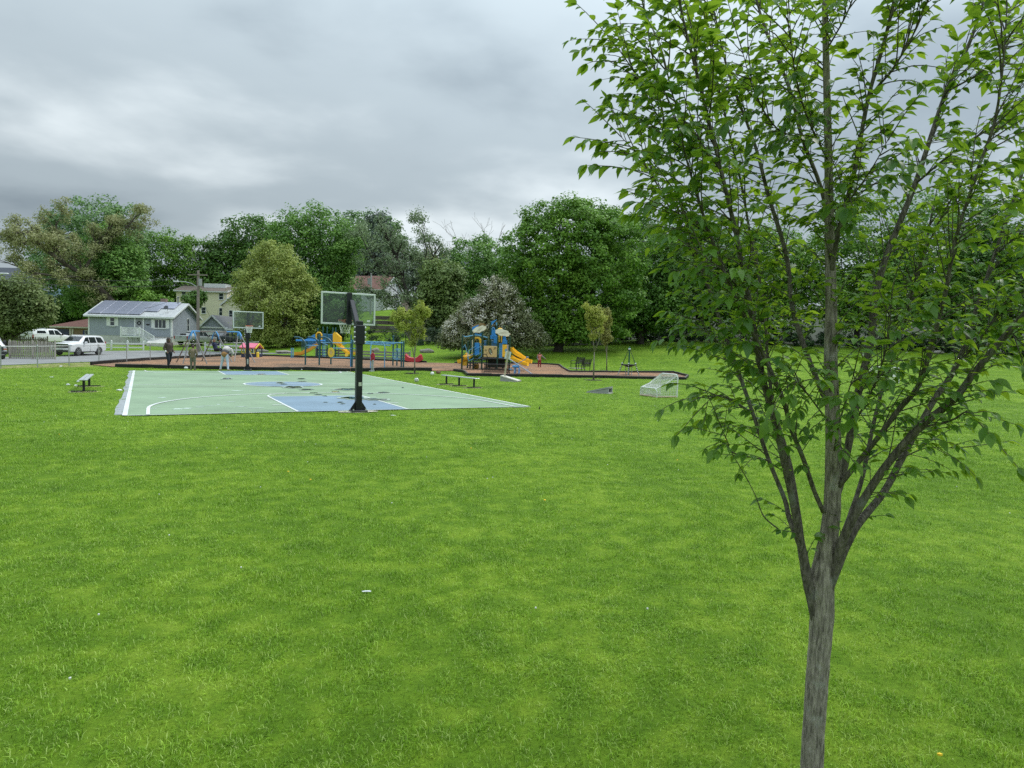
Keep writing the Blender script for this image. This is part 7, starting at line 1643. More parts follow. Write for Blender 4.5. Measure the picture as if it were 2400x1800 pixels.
# --- toy playhouse
hp_ = thing('playhouse', 'small plastic playhouse with pink roof and yellow window frames', 'playhouse', at(590, 838.5), math.radians(-12)); k = hp_.location.y / F
M_PINK = mat('plastic_pink', (.74, .17, .26), .5, var=.06); M_NAVY = mat('plastic_navy', (.03, .04, .09), .5); M_YELP = mat('plastic_lemon', (.80, .60, .06), .45)
w_, dpt, hw, hr_ = 40 * k, 1.05, 23 * k, 33 * k
MB().rbox((0, 0, .2), (w_, dpt, .40), .04).build('base_wall', M_NAVY, hp_)
for x in (-w_ / 2 + .06, -w_ * .16, w_ * .1, w_ / 2 - .06):
    for y in (-dpt / 2 + .03, dpt / 2 - .03): MB().rbox((x, y, .4 + (hw - .4) / 2), (.11, .08, hw - .4), .02).build('upright', M_NAVY, hp_)
for xa_, xb_ in ((-w_ / 2 + .12, -w_ * .19), (w_ * .13, w_ / 2 - .12), (-w_ * .13, w_ * .07)):
    f = MB(); 
    for x in (xa_, xb_): f.rbox((x, -dpt / 2 - .03, .4 + (hw - .4) / 2), (.055, .05, hw - .42), .01)
    f.rbox(((xa_ + xb_) / 2, -dpt / 2 - .03, .42), (xb_ - xa_, .05, .06), .01); f.build('window_frame', M_YELP, hp_)
rf_ = MB(); t_ = .06
for s in (-1, 1): rf_.add([(-w_ / 2 - .1, s * (dpt / 2 + .12), hw - .03), (w_ / 2 - .12, s * (dpt / 2 + .12), hw - .03), (w_ / 2 - .12, 0, hr_), (-w_ / 2 - .1, 0, hr_), (-w_ / 2 - .1, s * (dpt / 2 + .12), hw + t_), (w_ / 2 - .12, s * (dpt / 2 + .12), hw + t_), (w_ / 2 - .12, 0, hr_ + t_), (-w_ / 2 - .1, 0, hr_ + t_)], [(0, 1, 2, 3), (4, 5, 6, 7), (0, 1, 5, 4), (1, 2, 6, 5), (3, 0, 4, 7)])
ro_ = rf_.build('roof', M_PINK, hp_)
for x in (-w_ * .38, w_ * .18): MB().box((x, -dpt / 2 * .55, hw + (hr_ - hw) * .45 + .06), (.14, .1, .03), RX(math.atan2(hr_ - hw, dpt / 2))).build('decal', M_NAVY, ro_)
for s in (-1, 1): MB().bar((w_ / 2 + .02, s * (dpt / 2 + .12), hw - .02), (w_ / 2 + .02, 0, hr_ + .03), .09, .09).build('gable_trim', M_YELP, ro_)
MB().rbox((w_ / 2 + .1, -dpt / 2 + .1, .3), (.16, .3, .55), .04).build('side_box', M_YELP, hp_)
# --- red rocker
rk = thing('spring_rocker', 'red curved plastic rocker boat on the mulch', 'rocker', at(970, 850)); k = rk.location.y / F
prof = [(-20, 19), (-18, 20.5), (-14, 16), (-9, 12.5), (0, 11.5), (7, 12.5), (12, 17), (15, 20.5), (17.5, 19.5), (21, 9), (20, 6), (14, 3), (0, 2), (-14, 3.2), (-20, 5.5)]
bb = MB(); n = len(prof); lay = [(-.38, .86), (-.30, 1.0), (.30, 1.0), (.38, .86)]
for y, s in lay: bb.v += [((x * k) * (.97 if s < 1 else 1), y, z * k * s + (.02 if s < 1 else 0)) for x, z in prof]
bb.f = [(i * n + j, i * n + (j + 1) % n, (i + 1) * n + (j + 1) % n, (i + 1) * n + j) for i in range(3) for j in range(n)] + [tuple(range(n))[::-1], tuple(3 * n + j for j in range(n))]
bb.build('body', M_REDP, rk, True); MB().rbox((0, 0, .04), (.5, .4, .12), .02).build('base', M_BLACKTRIM, rk)
# --- climbing bars in front (teal posts, blue overhead rails)
mbp = thing('climbing_bars', 'teal and blue overhead climbing bars behind the court edging', 'climbing frame', at(822, 861)); md_ = mbp.location.y
def mx_(px, py, y=0): q = atd(px, py, md_ + y) - mbp.location; return Vector((q.x, y, q.z))
def mpost(px, top, y, m=M_PTEAL, r=.06): q = mx_(px, top, y); gzz = gz(mbp.location.x + q.x, md_ + y) - mbp.location.z; return cyl(mbp, 'post', q.x, y, gzz - .15, q.z, r, m)
for px, top, y, m in [(716, 812, 0, M_PTEAL), (749, 785, .1, M_PTEAL), (776, 808, 1.6, M_PTEAL), (823, 786, .3, M_PTEAL), (826, 796, 0, M_PTEAL), (922, 787, 2.2, M_PTEAL), (941.5, 799, .2, M_PTEAL), (946.5, 800, 0, M_PTEAL), (931, 808, 1.8, M_PTEAL)]: mpost(px, top, y, m)
for px, top, pxt, pyt in ((869, 806, 871, 804), (902, 808, 899, 803)): q = mx_(px, 810); MB().tube([(q.x, 0, -.1), (q.x, 0, q.z - .05), mx_(pxt, 805, .15), mx_(pxt + (1 if px < 880 else -3), 801, .3)], .035, 8).build('bent_post', M_PCYAN, mbp, True)
for y, a, b_ in ((0, (822, 799.5), (948, 804)), (.9, (822, 802), (924, 806)), (.35, (835, 804), (915, 810))): MB().tube([mx_(*a, y), mx_(*b_, y)], .045, 8).build('overhead_rail', M_PCYAN, mbp, True)
for i in range(9): t = (i + .5) / 9; MB().tube([mx_(822 + 126 * t, 799.5 + 4.5 * t, 0), mx_(822 + 102 * t, 802 + 4 * t, .9)], .02, 6).build('rung', M_PBLUE, mbp, True)
for a, b_ in (((752, 803), (826, 804)), ((754, 803), (768, 809)), ((815, 804), (803, 808)), ((775, 838), (830, 839)), ((780, 816), (836, 817)), ((716, 809), (750, 811))): MB().tube([mx_(*a, .1), mx_(*b_, .1)], .035, 8).build('side_rail', M_PCYAN, mbp, True)
for px in (690, 722, 752): 
    MB().tube([mx_(px, 790, .1), mx_(px + 10, 790.5, .1), mx_(px + 18, 794, .1), mx_(px + 24, 801, .1), mx_(px + 27, 808, .1)], .065, 9).build('curved_arm', M_PTEAL, mbp, True)
MB().tube([mx_(694, 798, .8), mx_(762, 799, .8)], .075, 10).build('blue_tube', M_PBRIGHT, mbp, True)
# yellow cog wheel panel
q = mx_(776, 826, .05); yw = thing('wheel', '', None); del yw['label']; yw.parent = mbp; yw.location = q; yw.name = 'cog_panel'
n = 28; bb = MB(); ro, ri = .30, .17
bb.v = [(ro * (.82 if True else 1) * math.cos(t), y, ro * 1.25 * math.sin(t)) for y in (-.03, .03) for t in np.linspace(0, 6.283, n, endpoint=False)] + [((ri if j % 4 < 2 else ri * .6) * .82 * math.cos(t), y, (ri if j % 4 < 2 else ri * .6) * 1.25 * math.sin(t)) for y in (-.03, .03) for j, t in enumerate(np.linspace(0, 6.283, n, endpoint=False))]
bb.f = [(j, (j + 1) % n, 2 * n + (j + 1) % n, 2 * n + j) for j in range(n)] + [(n + j, n + (j + 1) % n, 3 * n + (j + 1) % n, 3 * n + j) for j in range(n)] + [(j, (j + 1) % n, n + (j + 1) % n, n + j) for j in range(n)] + [(2 * n + j, 2 * n + (j + 1) % n, 3 * n + (j + 1) % n, 3 * n + j) for j in range(n)]
bb.build('cog_wheel', M_YELP, yw); MB().box((0, 0, 0), (.2, .03, .3)).build('cog_centre', M_TANP, yw)
# rope ladder wheel near the far end
for k2 in range(4): c = mx_(927 + k2 * 3, 833, .6 + .15 * k2); MB().tube([c + Vector((.22 * math.cos(t), .1 * math.sin(t), .42 * math.sin(t) + .1)) for t in np.linspace(0, 6.283, 14, endpoint=False)], .018, 6, closed=True).build('hoop_rung', M_PCYAN, mbp)
q = mx_(824, 838); MB().tube([(q.x - .05, -.08, -.1), (q.x - .05, -.08, q.z + .6)], .03, 7).build('brace', M_PBLUE, mbp)
# --- slide deck behind: blue rods, two yellow slides and posts
sdk = thing('slide_deck', 'blue rod sided play deck with two yellow slides behind the bars', 'play structure', (atd(770, 838, 64).x, 64, gz(atd(770, 838, 64).x, 64)))
def dx(px, py, y=0): q = atd(px, py, 64 + y) - sdk.location; return Vector((q.x, y, q.z))
zk = dx(760, 805).z
for px, top, y in ((745, 770, 0), (757, 767, 1.4), (767, 767, .0), (780, 769, 1.4), (787, 769, 0), (751, 790, 0), (743, 812, 0), (786, 790, .0)): q = dx(px, top, y); cyl(sdk, 'post', q.x, y, -.3, q.z, .055, M_PTEAL)
MB().rbox(((dx(743, 800).x + dx(788, 800).x) / 2, .7, zk), (dx(788, 800).x - dx(743, 800).x, 1.5, .1), .02).build('deck', M_DECK, sdk)
bars(sdk, 'rod_guard', (dx(757, 800).x, .0), (dx(768, 800).x, .0), 6, zk + .05, dx(760, 783).z, .02, M_PBLUE); bars(sdk, 'rod_guard', (dx(768, 800).x, .0), (dx(784, 800).x, .0), 8, zk + .05, dx(775, 784).z, .02, M_PBLUE)
bars(sdk, 'rod_guard', (dx(703, 800, -1).x, -.6), (dx(718, 800, -1).x, -.6), 8, dx(703, 825).z, dx(703, 800).z, .022, M_PTEAL); bars(sdk, 'rod_guard', (dx(718, 800, -1).x, -.6), (dx(742, 800, -1).x, -.4), 10, dx(718, 815).z, dx(718, 800).z, .022, M_PBRIGHT)
MB().prism([(dx(*p).x, dx(*p).z) for p in ((712, 799), (740, 783), (742, 800))], .06, c=(0, -.3, 0)).build('ramp_panel', M_PBRIGHT, sdk)
q = dx(748, 785); MB().tube([(q.x - .25, -.1, q.z - .75), (q.x - .25, -.1, q.z + .05), (q.x - .1, -.1, q.z + .22), (q.x + .12, -.1, q.z + .22), (q.x + .26, -.1, q.z + .05), (q.x + .26, -.1, q.z - .75)], .075, 8).build('slide_hood', M_YEL, sdk, True)
MB().prism([(dx(*p).x, dx(*p).z) for p in ((781, 806), (781, 782), (785, 777.5), (799, 790), (799, 806))], .5, c=(0, .1, 0)).build('slide_hood', M_YEL, sdk)
slide(sdk, [dx(744, 810, -.2), dx(732, 818, -.5), dx(720, 825, -.8), dx(708, 831, -1.0), dx(698, 832, -1.1), dx(690, 832.5, -1.2)], .55, mat('plastic_gold', (.66, .37, .04), .45), lip=.28)
slide(sdk, [dx(788, 806, 0), dx(798, 815, -.2), dx(808, 825, -.4), dx(816, 830, -.5), dx(828, 831, -.6), dx(838, 832, -.7)], .45, M_YEL, lip=.22)
q = dx(813, 832, -.9); MB().lathe([(.06, -.3), (.07, -.1), (.17, .06), (.18, .08)], 14, q, RY(math.radians(-35)) @ RX(math.radians(70))).build('talk_tube', M_YEL, sdk, True)
for px in (683, 687): q = dx(px, 820, -1.3); MB().tube([(q.x, -1.3, -.1), (q.x, -1.3, dx(685, 815).z)], .05, 8).build('blue_post', M_PCYAN, sdk, True)
for s in (0, .45):
    MB().tube([dx(757 + s * 10, 838, -.5), dx(757 + s * 10, 808, -.1)], .028, 7).build('ladder_rail', M_PCYAN, sdk, True)
for i in range(5): MB().tube([dx(757, 835 - 6 * i, -.45 + .07 * i), dx(762, 835 - 6 * i, -.45 + .07 * i)], .022, 6).build('rung', M_PCYAN, sdk, True)
# --- sign board leaning on its pole, cornhole boards, goals, balls
sn = thing('sign_post', 'leaning pale wooden stake with blank white board', 'sign', at(1180, 893)); nd = sn.location.y
def nx_(px, py, y=0): q = atd(px, py, nd + y) - sn.location; return Vector((q.x, y, q.z))
MB().bar(nx_(1180, 896), nx_(1192, 822), .10, .05, (0, 1, 0), r=.01).build('stake', mat('stake_wood', (.42, .37, .27), .8, var=.15), sn); p0, p1 = nx_(1183, 842, .06), nx_(1196, 823.5, .06)
MB().rbox((p0 + p1) / 2 + Vector((.02, .02, 0)), (.34, .02, .46), .005, RY(.16)).build('board', mat('board_white', (.66, .69, .70), .6, var=.05), sn)
def cornhole(label, px, py, rz, m, flip=False, L_=1.15, w_=.6):
    t = thing('cornhole_board', label, 'game board', at(px, py), rz); h = .36
    tp_ = MB(); a = math.atan2(h - .08, L_); n = 20; hx = L_ * .80; hole = [(hx + .075 * math.cos(t_), .075 * math.sin(t_)) for t_ in np.linspace(0, 6.283, n, endpoint=False)]
    def T(x, y, dz=0): return Vector((x * math.cos(a), y, .08 + x * math.sin(a) + dz))
    per = [(0, -w_ / 2), (L_, -w_ / 2), (L_, w_ / 2), (0, w_ / 2)]
    ring = []
    for x, y in hole:
        ang = math.atan2(y, x - hx); c, s = math.cos(ang), math.sin(ang); k1 = min((L_ - hx) / c if c > 1e-6 else 9e9, -hx / c if c < -1e-6 else 9e9, (w_ / 2) / abs(s) if abs(s) > 1e-6 else 9e9); ring.append((hx + k1 * c, k1 * s))
    tp_.add([T(*p) for p in hole] + [T(*p) for p in ring], [(i, (i + 1) % n, n + (i + 1) % n, n + i) for i in range(n)])
    cs = [(0, -w_ / 2), (L_, -w_ / 2), (L_, w_ / 2), (0, w_ / 2)]
    for c_ in cs:
        pass
    tp_.build('top', m, t)
    for y in (-w_ / 2, w_ / 2): MB().add([T(0, y, -.004), T(L_, y, -.004), T(L_, y, -.11), T(0, y, -.075)], [(0, 1, 2, 3)]).build('side', m, t); MB().add([(0, y, 0), (L_ * math.cos(a), y, 0), T(L_, y, -.06), T(0, y, -.06)], [(0, 1, 2, 3)]).build('side_panel', mat('game_side', (.30, .31, .30), .8), t)
    MB().add([T(L_, -w_ / 2, -.003), T(L_, w_ / 2, -.003), T(L_, w_ / 2, -.1), T(L_, -w_ / 2, -.1)], [(0, 1, 2, 3)]).build('end_rail', m, t)
    xe = L_ * math.cos(a); ht = .08 + L_ * math.sin(a)
    MB().box((xe - .06, -w_ / 2 + .05, ht / 2 - .01), (.12, .09, ht - .03)).box((xe - .06, w_ / 2 - .05, ht / 2 - .01), (.12, .09, ht - .03)).box((xe - .06, 0, ht - .06), (.12, w_ - .2, .07)).box((xe - .06, 0, .035), (.12, w_ - .2, .05)).build('end_frame', m, t)
    MB().box((xe - .16, 0, ht / 2 - .02), (.02, w_ - .1, ht - .08)).build('hollow_shade', M_BLACKTRIM, t)  # black plate stands in for the shade inside the hollow end
    MB().rbox((L_ / 2, 0, .012), (L_ * 1.05, w_ * 1.1, .02), .003).build('ground_plate', mat('game_plate', (.45, .43, .38), .9), t)
    return t
cornhole('white topped cornhole board lying beside the leaning stake', 1218, 895, math.radians(160), mat('game_white', (.62, .60, .52), .7, var=.1)); cornhole('grey cornhole board with open end near the small goal', 1380, 919.5, math.radians(-24), mat('game_grey', (.34, .36, .35), .75, var=.15), L_=1.15, w_=.75)
def goal(label, px, py, rz, w_=1.75, h=1.0, dp=1.05):
    t = thing('soccer_goal', label, 'goal', at(px, py), rz); M_G = mat('goal_white', (.70, .72, .70), .45, var=.06); M_BASE = mat('goal_base', (.55, .40, .30), .6, var=.2); r = .035
    fr = MB().tube([(-w_ / 2, 0, 0), (-w_ / 2, 0, h - .15), (-w_ / 2 + .04, 0, h - .04), (-w_ / 2 + .15, 0, h), (w_ / 2 - .15, 0, h), (w_ / 2 - .04, 0, h - .04), (w_ / 2, 0, h - .15), (w_ / 2, 0, 0)], r, 8).build('front_frame', M_G, t, True)
    MB().tube([(-w_ / 2, dp, 0), (-w_ / 2, dp, .28), (-w_ / 2 + .15, dp, .42), (w_ / 2 - .15, dp, .42), (w_ / 2, dp, .28), (w_ / 2, dp, 0)], r * .8, 8).build('rear_frame', M_G, t, True)
    for s in (-1, 1): MB().tube([(s * w_ / 2, 0, r), (s * w_ / 2, dp, r)], r * .8, 7).build('side_tube', M_BASE, t); MB().tube([(s * (w_ / 2 - .06), 0, h - .06), (s * (w_ / 2 - .08), dp * .6, h * .55), (s * (w_ / 2 - .1), dp, .42)], r * .6, 7).build('stay', M_G, t)
    MB().tube([(-w_ / 2, dp, r), (w_ / 2, dp, r)], r * .8, 7).build('rear_tube', M_BASE, t)
    nm, nn, nb = nodes_of('goal_net_' + str(px)); nb.inputs['Base Color'].default_value = (.72, .74, .68, 1)
    net = MB(); st = .075; q = .010
    def rib(p, q_): 
        p, q_ = Vector(p), Vector(q_); u = Vector((0, 0, q)) if abs((q_ - p).normalized().z) < .7 else Vector((q, 0, 0)); v = Vector((0, q, 0)); net.quad(p - u, q_ - u, q_ + u, p + u); net.quad(p - v, q_ - v, q_ + v, p + v)
    def prof(s): return (dp * .6 * s / .5, h + (h * .55 - h) * s / .5) if s < .5 else (dp * .6 + dp * .4 * (s - .5) / .5, h * .55 + (.42 - h * .55) * (s - .5) / .5)
    n = int(w_ / st)
    for i in range(n + 1):
        x = -w_ / 2 + w_ * i / n; pts = [(x, *prof(s)) for s in (0, .25, .5, .75, 1)] + [(x, dp, .04)]
        for a_, b_ in zip(pts[:-1], pts[1:]): rib(a_, b_)
    for j in range(16): y, z = prof(j / 15); rib((-w_ / 2, y, z), (w_ / 2, y, z))
    for j in range(1, 6): rib((-w_ / 2, dp, .42 * j / 6), (w_ / 2, dp, .42 * j / 6))
    for s in (-1, 1):
        for j in range(1, 14): y, z = prof(j / 14); rib((s * w_ / 2, y, .03), (s * w_ / 2, y, z))
        for j in range(1, 12):
            z = h * j / 12
            k_ = [ss_ / 40 for ss_ in range(41) if prof(ss_ / 40)[1] >= z]; yy = prof(max(k_))[0] if k_ else 0
            if z < .42: yy = dp
            if yy > .05: rib((s * w_ / 2, 0, z), (s * w_ / 2, yy, z))
    no = net.build('net', mat('goal_net', (.80, .82, .76), .9), t); no['kind'] = 'stuff'
    return t
goal('small white portable soccer goal with rounded frame on the lawn', 1566, 929, math.radians(114), 1.35, 1.08, 1.15); goal('second small white goal half hidden by the elm leaves', 2072, 895, math.radians(150))
def ball(label, px, py, r, m, spots=False, sq=(1, 1, 1), name='soccer_ball'):
    g = at(px, py); t = thing(name, label, 'ball', g); o = MB().sphere((0, 0, r * sq[2] * .97), r, 18, 12, sq).build('shell', m, t, True, angle=0)
    if spots:
        for i, v in enumerate([(.45, -.85, .25), (-.5, -.85, .15), (0, -.5, .9), (.95, .1, .3), (-.9, .2, .5), (0, -.8, -.6)]):
            v = Vector(v).normalized(); a = v.cross((0, 0, 1)).normalized(); b = v.cross(a); MB().add([v * r * 1.0 * math.cos(.36) * 1.04 + (a * math.cos(t_) + b * math.sin(t_)) * r * .36 + Vector((0, 0, r * .97)) for t_ in np.linspace(0, 6.283, 5, endpoint=False)], [(0, 1, 2, 3, 4)]).build('patch', M_BLACKTRIM, o)
    return t
M_BALLW = mat('ball_white', (.74, .75, .73), .45, var=.05)
ball('black and white soccer ball on the grass beside the sideline', 976, 896, .13, M_BALLW, True); ball('plain white ball on the grass near the sapling', 1013, 880, .125, M_BALLW); ball('worn brown football lying by the mulch opening', 1027, 876, .11, mat('football_brown', (.17, .085, .05), .6), sq=(1.6, .9, .8), name='football')
ball('white and blue ball at the feet of the plaid jacket boy', 436, 865.5, .12, mat('ball_blue_white', (.62, .66, .70), .5, var=.25, scale=12), sq=(1.1, 1, .75)); ball('off white deflated ball beside the far hoop post', 643, 867.5, .12, mat('ball_cream', (.62, .58, .52), .6), sq=(1.1, 1, .6))
# litter on the grass
M_LIT = mat('litter_white', (.74, .76, .78), .6, var=.1)
for lab, px, py, sc_ in [('crumpled white paper scrap on the grass beside the court edge', 280, 917, (.22, .14, .07)), ('white crushed cup lying beside the bench seen end on', 160, 904, (.18, .1, .07)), ('white scrap under the bench seen end on', 183, 897, (.13, .1, .1)), ('tan scrap of paper by the bench footing', 178, 905.5, (.14, .1, .06)), ('white paper scrap on the lawn by the fence', 121, 885, (.2, .1, .03)), ('pale plastic wrapper lying on the mown grass', 859, 1390, (.085, .03, .012)), ('white scrap on the verge below the fence', 143, 860.5, (.18, .12, .08)), ('clear flat wrapper on the grass by the hoop post', 921, 975, (.2, .06, .02)), ('small dark stub standing in the lawn by the court corner', 1264, 961, (.04, .04, .12)), ('small white scrap beside the mulch edging', 707, 868, (.1, .08, .06))]:
    g = at(px, py); b = MB(); b.sphere((0, 0, sc_[2] / 2), .5, 9, 6, sc_); b.v = [(x + random.uniform(-.1, .1) * sc_[0], y + random.uniform(-.1, .1) * sc_[1], max(0, z + random.uniform(-.2, .2) * sc_[2])) for x, y, z in b.v]
    o = b.build('paper_scrap', M_LIT if 'dark' not in lab else M_BLACKTRIM, None, loc=g + Vector((0, 0, .012))); tag(o, lab, 'scrap')
# dandelions and clover flecks among the grass
fl = {'dandelion_flowers': ((.75, .50, .02), 26, .016, 'scattered yellow dandelion heads in the lawn'), 'clover_heads': ((.66, .68, .62), 190, .009, 'scattered white clover flecks in the lawn')}
for nm, (c, n, r, lab) in fl.items():
    b = MB(); x, y = scatter(3, 36, 2.2); k = RNG.permutation(len(x))[:n]
    for i in k: b.lathe([(0, .012), (r, .006), (r * .9, -.004)], 6, (x[i], y[i], gz(x[i], y[i]) + .05), RX(random.uniform(-.4, .4)))
    o = b.build(nm, mat(nm + '_petal', c, .7), None); tag(o, lab, kind='stuff')
# ------------------------------------------------------------------ people: one continuous body each
def person(label, loc, rz, joints, mats_, segs, hair=None, face=(0, -1, 0), scale=1.0, group='people at the playground', hands=True, voxel=.014, extra=()):
    """segs: (a, b, ra, rb, material index); joints in metres, facing -y. The limbs and trunk are fused into one skin."""
    root = thing('person', label, 'person', loc, rz, group, scale)
    J = {k: Vector(v) for k, v in joints.items()}
    b = MB()
    for a, c, ra, rc, mi in segs:
        p, q = J[a], J[c]; n = 5
        b.tube([p + (q - p) * (i / n) for i in range(n + 1)], [ra + (rc - ra) * i / n for i in range(n + 1)], 10); b.sphere(p, ra, 10, 8); b.sphere(q, rc, 10, 8)
    for c, r, s, mi in extra: b.sphere(J[c] if isinstance(c, str) else Vector(c), r, 14, 10, s)
    # head: cranium, jaw, nose, ears
    H = J['head']; f = Vector(face).normalized(); sd = f.cross((0, 0, 1)).normalized()
    b.sphere(H + Vector((0, 0, .025)), .092, 14, 10, (.88, 1.0, 1.08)); b.sphere(H + f * .025 + Vector((0, 0, -.055)), .062, 12, 8); b.tube([H + f * .085 + Vector((0, 0, .0)), H + f * .108 + Vector((0, 0, -.03))], [.012, .018], 7)
    for s in (-1, 1): b.sphere(H + sd * s * .084 - f * .005, .026, 8, 6, (1, 1, 1.2))
    me = b.mesh('raw_body'); tmp = bpy.data.objects.new('raw_body', me); COL.objects.link(tmp)
    md = tmp.modifiers.new('fuse', 'REMESH'); md.mode = 'VOXEL'; md.voxel_size = voxel; md.use_smooth_shade = True
    sm = tmp.modifiers.new('soft', 'SMOOTH'); sm.factor = .5; sm.iterations = 3
    dg = bpy.context.evaluated_depsgraph_get(); dg.update(); body = bpy.data.meshes.new_from_object(tmp.evaluated_get(dg)); bpy.data.objects.remove(tmp); bpy.data.meshes.remove(me)
    body.name = 'body'; body.materials.clear()
    for m_ in mats_: body.materials.append(m_)
    n = len(body.polygons); C = np.empty(n * 3); body.polygons.foreach_get('center', C); C = C.reshape(-1, 3); best = np.full(n, 1e9); idx_ = np.zeros(n, int)
    def upd(dist, mi):
        k = dist < best; best[k] = dist[k]; idx_[k] = mi
    for a, c, ra, rc, mi in segs:
        p, q = np.array(J[a]), np.array(J[c]); d = q - p; t = np.clip(((C - p) @ d) / max(d @ d, 1e-9), 0, 1); upd(np.linalg.norm(C - p - t[:, None] * d, axis=1) - (ra + (rc - ra) * t), mi)
    for c, r, s, mi in extra: c0 = np.array(J[c] if isinstance(c, str) else c); upd((np.linalg.norm((C - c0) / np.array(s), axis=1) - r), mi)
    upd(np.linalg.norm(C - np.array(H), axis=1) - .10, 0)
    body.polygons.foreach_set('material_index', idx_.astype(np.int32)); body.polygons.foreach_set('use_smooth', [True] * n)
    bo = bpy.data.objects.new('body', body); COL.objects.link(bo); bo.parent = root
    # hands: palm, four bent fingers of unequal length and a thumb
    for s, nm in ((1, 'l'), (-1, 'r')):
        if 'hand_' + nm not in J: continue
        w_, e_ = J['hand_' + nm], J['elbow_' + nm]; d = (w_ - e_).normalized(); up_ = Vector((0, -1, 0)) if abs(d.y) < .8 else Vector((0, 0, 1)); lat = d.cross(up_).normalized(); nrm = lat.cross(d)
        h = MB(); h.rbox(w_ + d * .045, (.085, .075, .028), .01, Matrix((d, lat, nrm)).transposed())
        for i, L_ in enumerate((.062, .072, .068, .052)):
            p = w_ + d * .085 + lat * (-.028 + .019 * i); h.tube([p, p + d * L_ * .5 - nrm * .008, p + d * L_ * .85 - nrm * .03], [.0085, .008, .0065], 6)
        p = w_ + d * .03 + lat * -.036 * s; h.tube([p, p + d * .03 - lat * s * .022, p + d * .055 - lat * s * .026 - nrm * .012], [.011, .009, .007], 6)
        h.build('hand', mats_[0], root, True)
    # face
    for s in (-1, 1): MB().sphere(H + f * .082 + sd * s * .032 + Vector((0, 0, .012)), .010, 8, 6).build('eye', mat('eye_dark', (.02, .015, .012), .3), bo)
    MB().sphere(H + f * .080 + Vector((0, 0, -.055)), .018, 8, 6, (1.1, .5, .35)).build('mouth', mat('lip', (.25, .09, .08), .5), bo)
    if hair:
        m_, kind = hair; h = MB()
        h.sphere(H - f * .012 + Vector((0, 0, .038)), .102, 14, 10, (.93, 1.02, 1.0)); keep = []
        fs = [fc for fc in h.f if not all((Vector(h.v[i]) - H).dot(f) > .045 and h.v[i][2] < H.z + .07 for i in fc)]; fs = [fc for fc in fs if not all(h.v[i][2] < H.z - .03 for i in fc)]; h.f = fs
        if kind == 'long':
            h.tube([H - f * .05 + Vector((0, 0, .05)), H - f * .09 + Vector((0, 0, -.10)), H - f * .10 + Vector((0, 0, -.30))], [.085, .095, .06], 12)
            for s in (-1, 1): h.tube([H + sd * s * .08 + Vector((0, 0, .03)), H + sd * s * .095 + Vector((0, 0, -.12)), H + sd * s * .085 + f * .02 + Vector((0, 0, -.26))], [.035, .045, .025], 8)
        if kind == 'hood': h.tube([H - f * .03 + Vector((0, 0, .13)), H - f * .075 + Vector((0, 0, .05)), H - f * .07 + Vector((0, 0, -.08)), H - f * .03 + Vector((0, 0, -.16))], [.06, .105, .10, .10], 12)
        h.build('hair' if kind != 'hood' else 'hood', m_, root, True, angle=0)
    return root
def standing(h=1.75, stride=0.0, arms='down', lean=0.0):
    k = h / 1.75
    J = dict(pelvis=(0, 0, .95), waist=(0, .0, 1.08), chest=(0, lean * .2, 1.30), neck=(0, lean * .3, 1.47), head=(0, lean * .35 - .01, 1.62), hip_l=(.09, 0, .90), hip_r=(-.09, 0, .90), knee_l=(.11, -.02, .50), knee_r=(-.11, -.02, .50), ank_l=(.12, .01, .09), ank_r=(-.12, .01, .09), toe_l=(.14, -.17, .04), toe_r=(-.14, -.17, .04), heel_l=(.12, .04, .045), heel_r=(-.12, .04, .045),
             sh_l=(.17, 0, 1.41), sh_r=(-.17, 0, 1.41), elbow_l=(.24, .03, 1.13), elbow_r=(-.24, .03, 1.13), hand_l=(.25, -.06, .88), hand_r=(-.25, -.06, .88))
    return J, k
def segs_of(j=1, p=2, s=3, coat=1.0, leg=1.0, sleeve=None):
    sl = j if sleeve is None else sleeve
    return [('pelvis', 'waist', .135 * coat, .13 * coat, j), ('waist', 'chest', .13 * coat, .145 * coat, j), ('chest', 'neck', .13 * coat, .06, j), ('neck', 'head', .052, .05, 0), ('sh_l', 'chest', .075 * coat, .11, j), ('sh_r', 'chest', .075 * coat, .11, j),
            ('sh_l', 'elbow_l', .068 * coat, .052 * coat, sl), ('elbow_l', 'hand_l', .052 * coat, .036 * coat, sl), ('sh_r', 'elbow_r', .068 * coat, .052 * coat, sl), ('elbow_r', 'hand_r', .052 * coat, .036 * coat, sl),
            ('pelvis', 'hip_l', .12, .105, p), ('pelvis', 'hip_r', .12, .105, p), ('hip_l', 'knee_l', .10 * leg, .068 * leg, p), ('knee_l', 'ank_l', .066 * leg, .048 * leg, p), ('hip_r', 'knee_r', .10 * leg, .068 * leg, p), ('knee_r', 'ank_r', .066 * leg, .048 * leg, p),
            ('heel_l', 'toe_l', .045, .038, s), ('heel_r', 'toe_r', .045, .038, s), ('ank_l', 'heel_l', .045, .045, s), ('ank_r', 'heel_r', .045, .045, s)]
def cloth(n, c, **k): return mat('cloth_' + n, c, .9, var=k.pop('var', .15), scale=k.pop('scale', 14), bump=.35, bscale=22, **k)
SK_D = mat('skin_brown', (.16, .085, .055), .6, var=.06); SK_M = mat('skin_tan', (.42, .25, .17), .6, var=.06); SK_L = mat('skin_fair', (.55, .35, .27), .6, var=.06); HR_D = mat('hair_dark', (.018, .013, .010), .7, var=.3); HR_B = mat('hair_brown', (.09, .05, .03), .7, var=.3)
def feet_scale(px, py, top): g = at(px, py); return g, (atd(px, top, g.y).z - g.z)
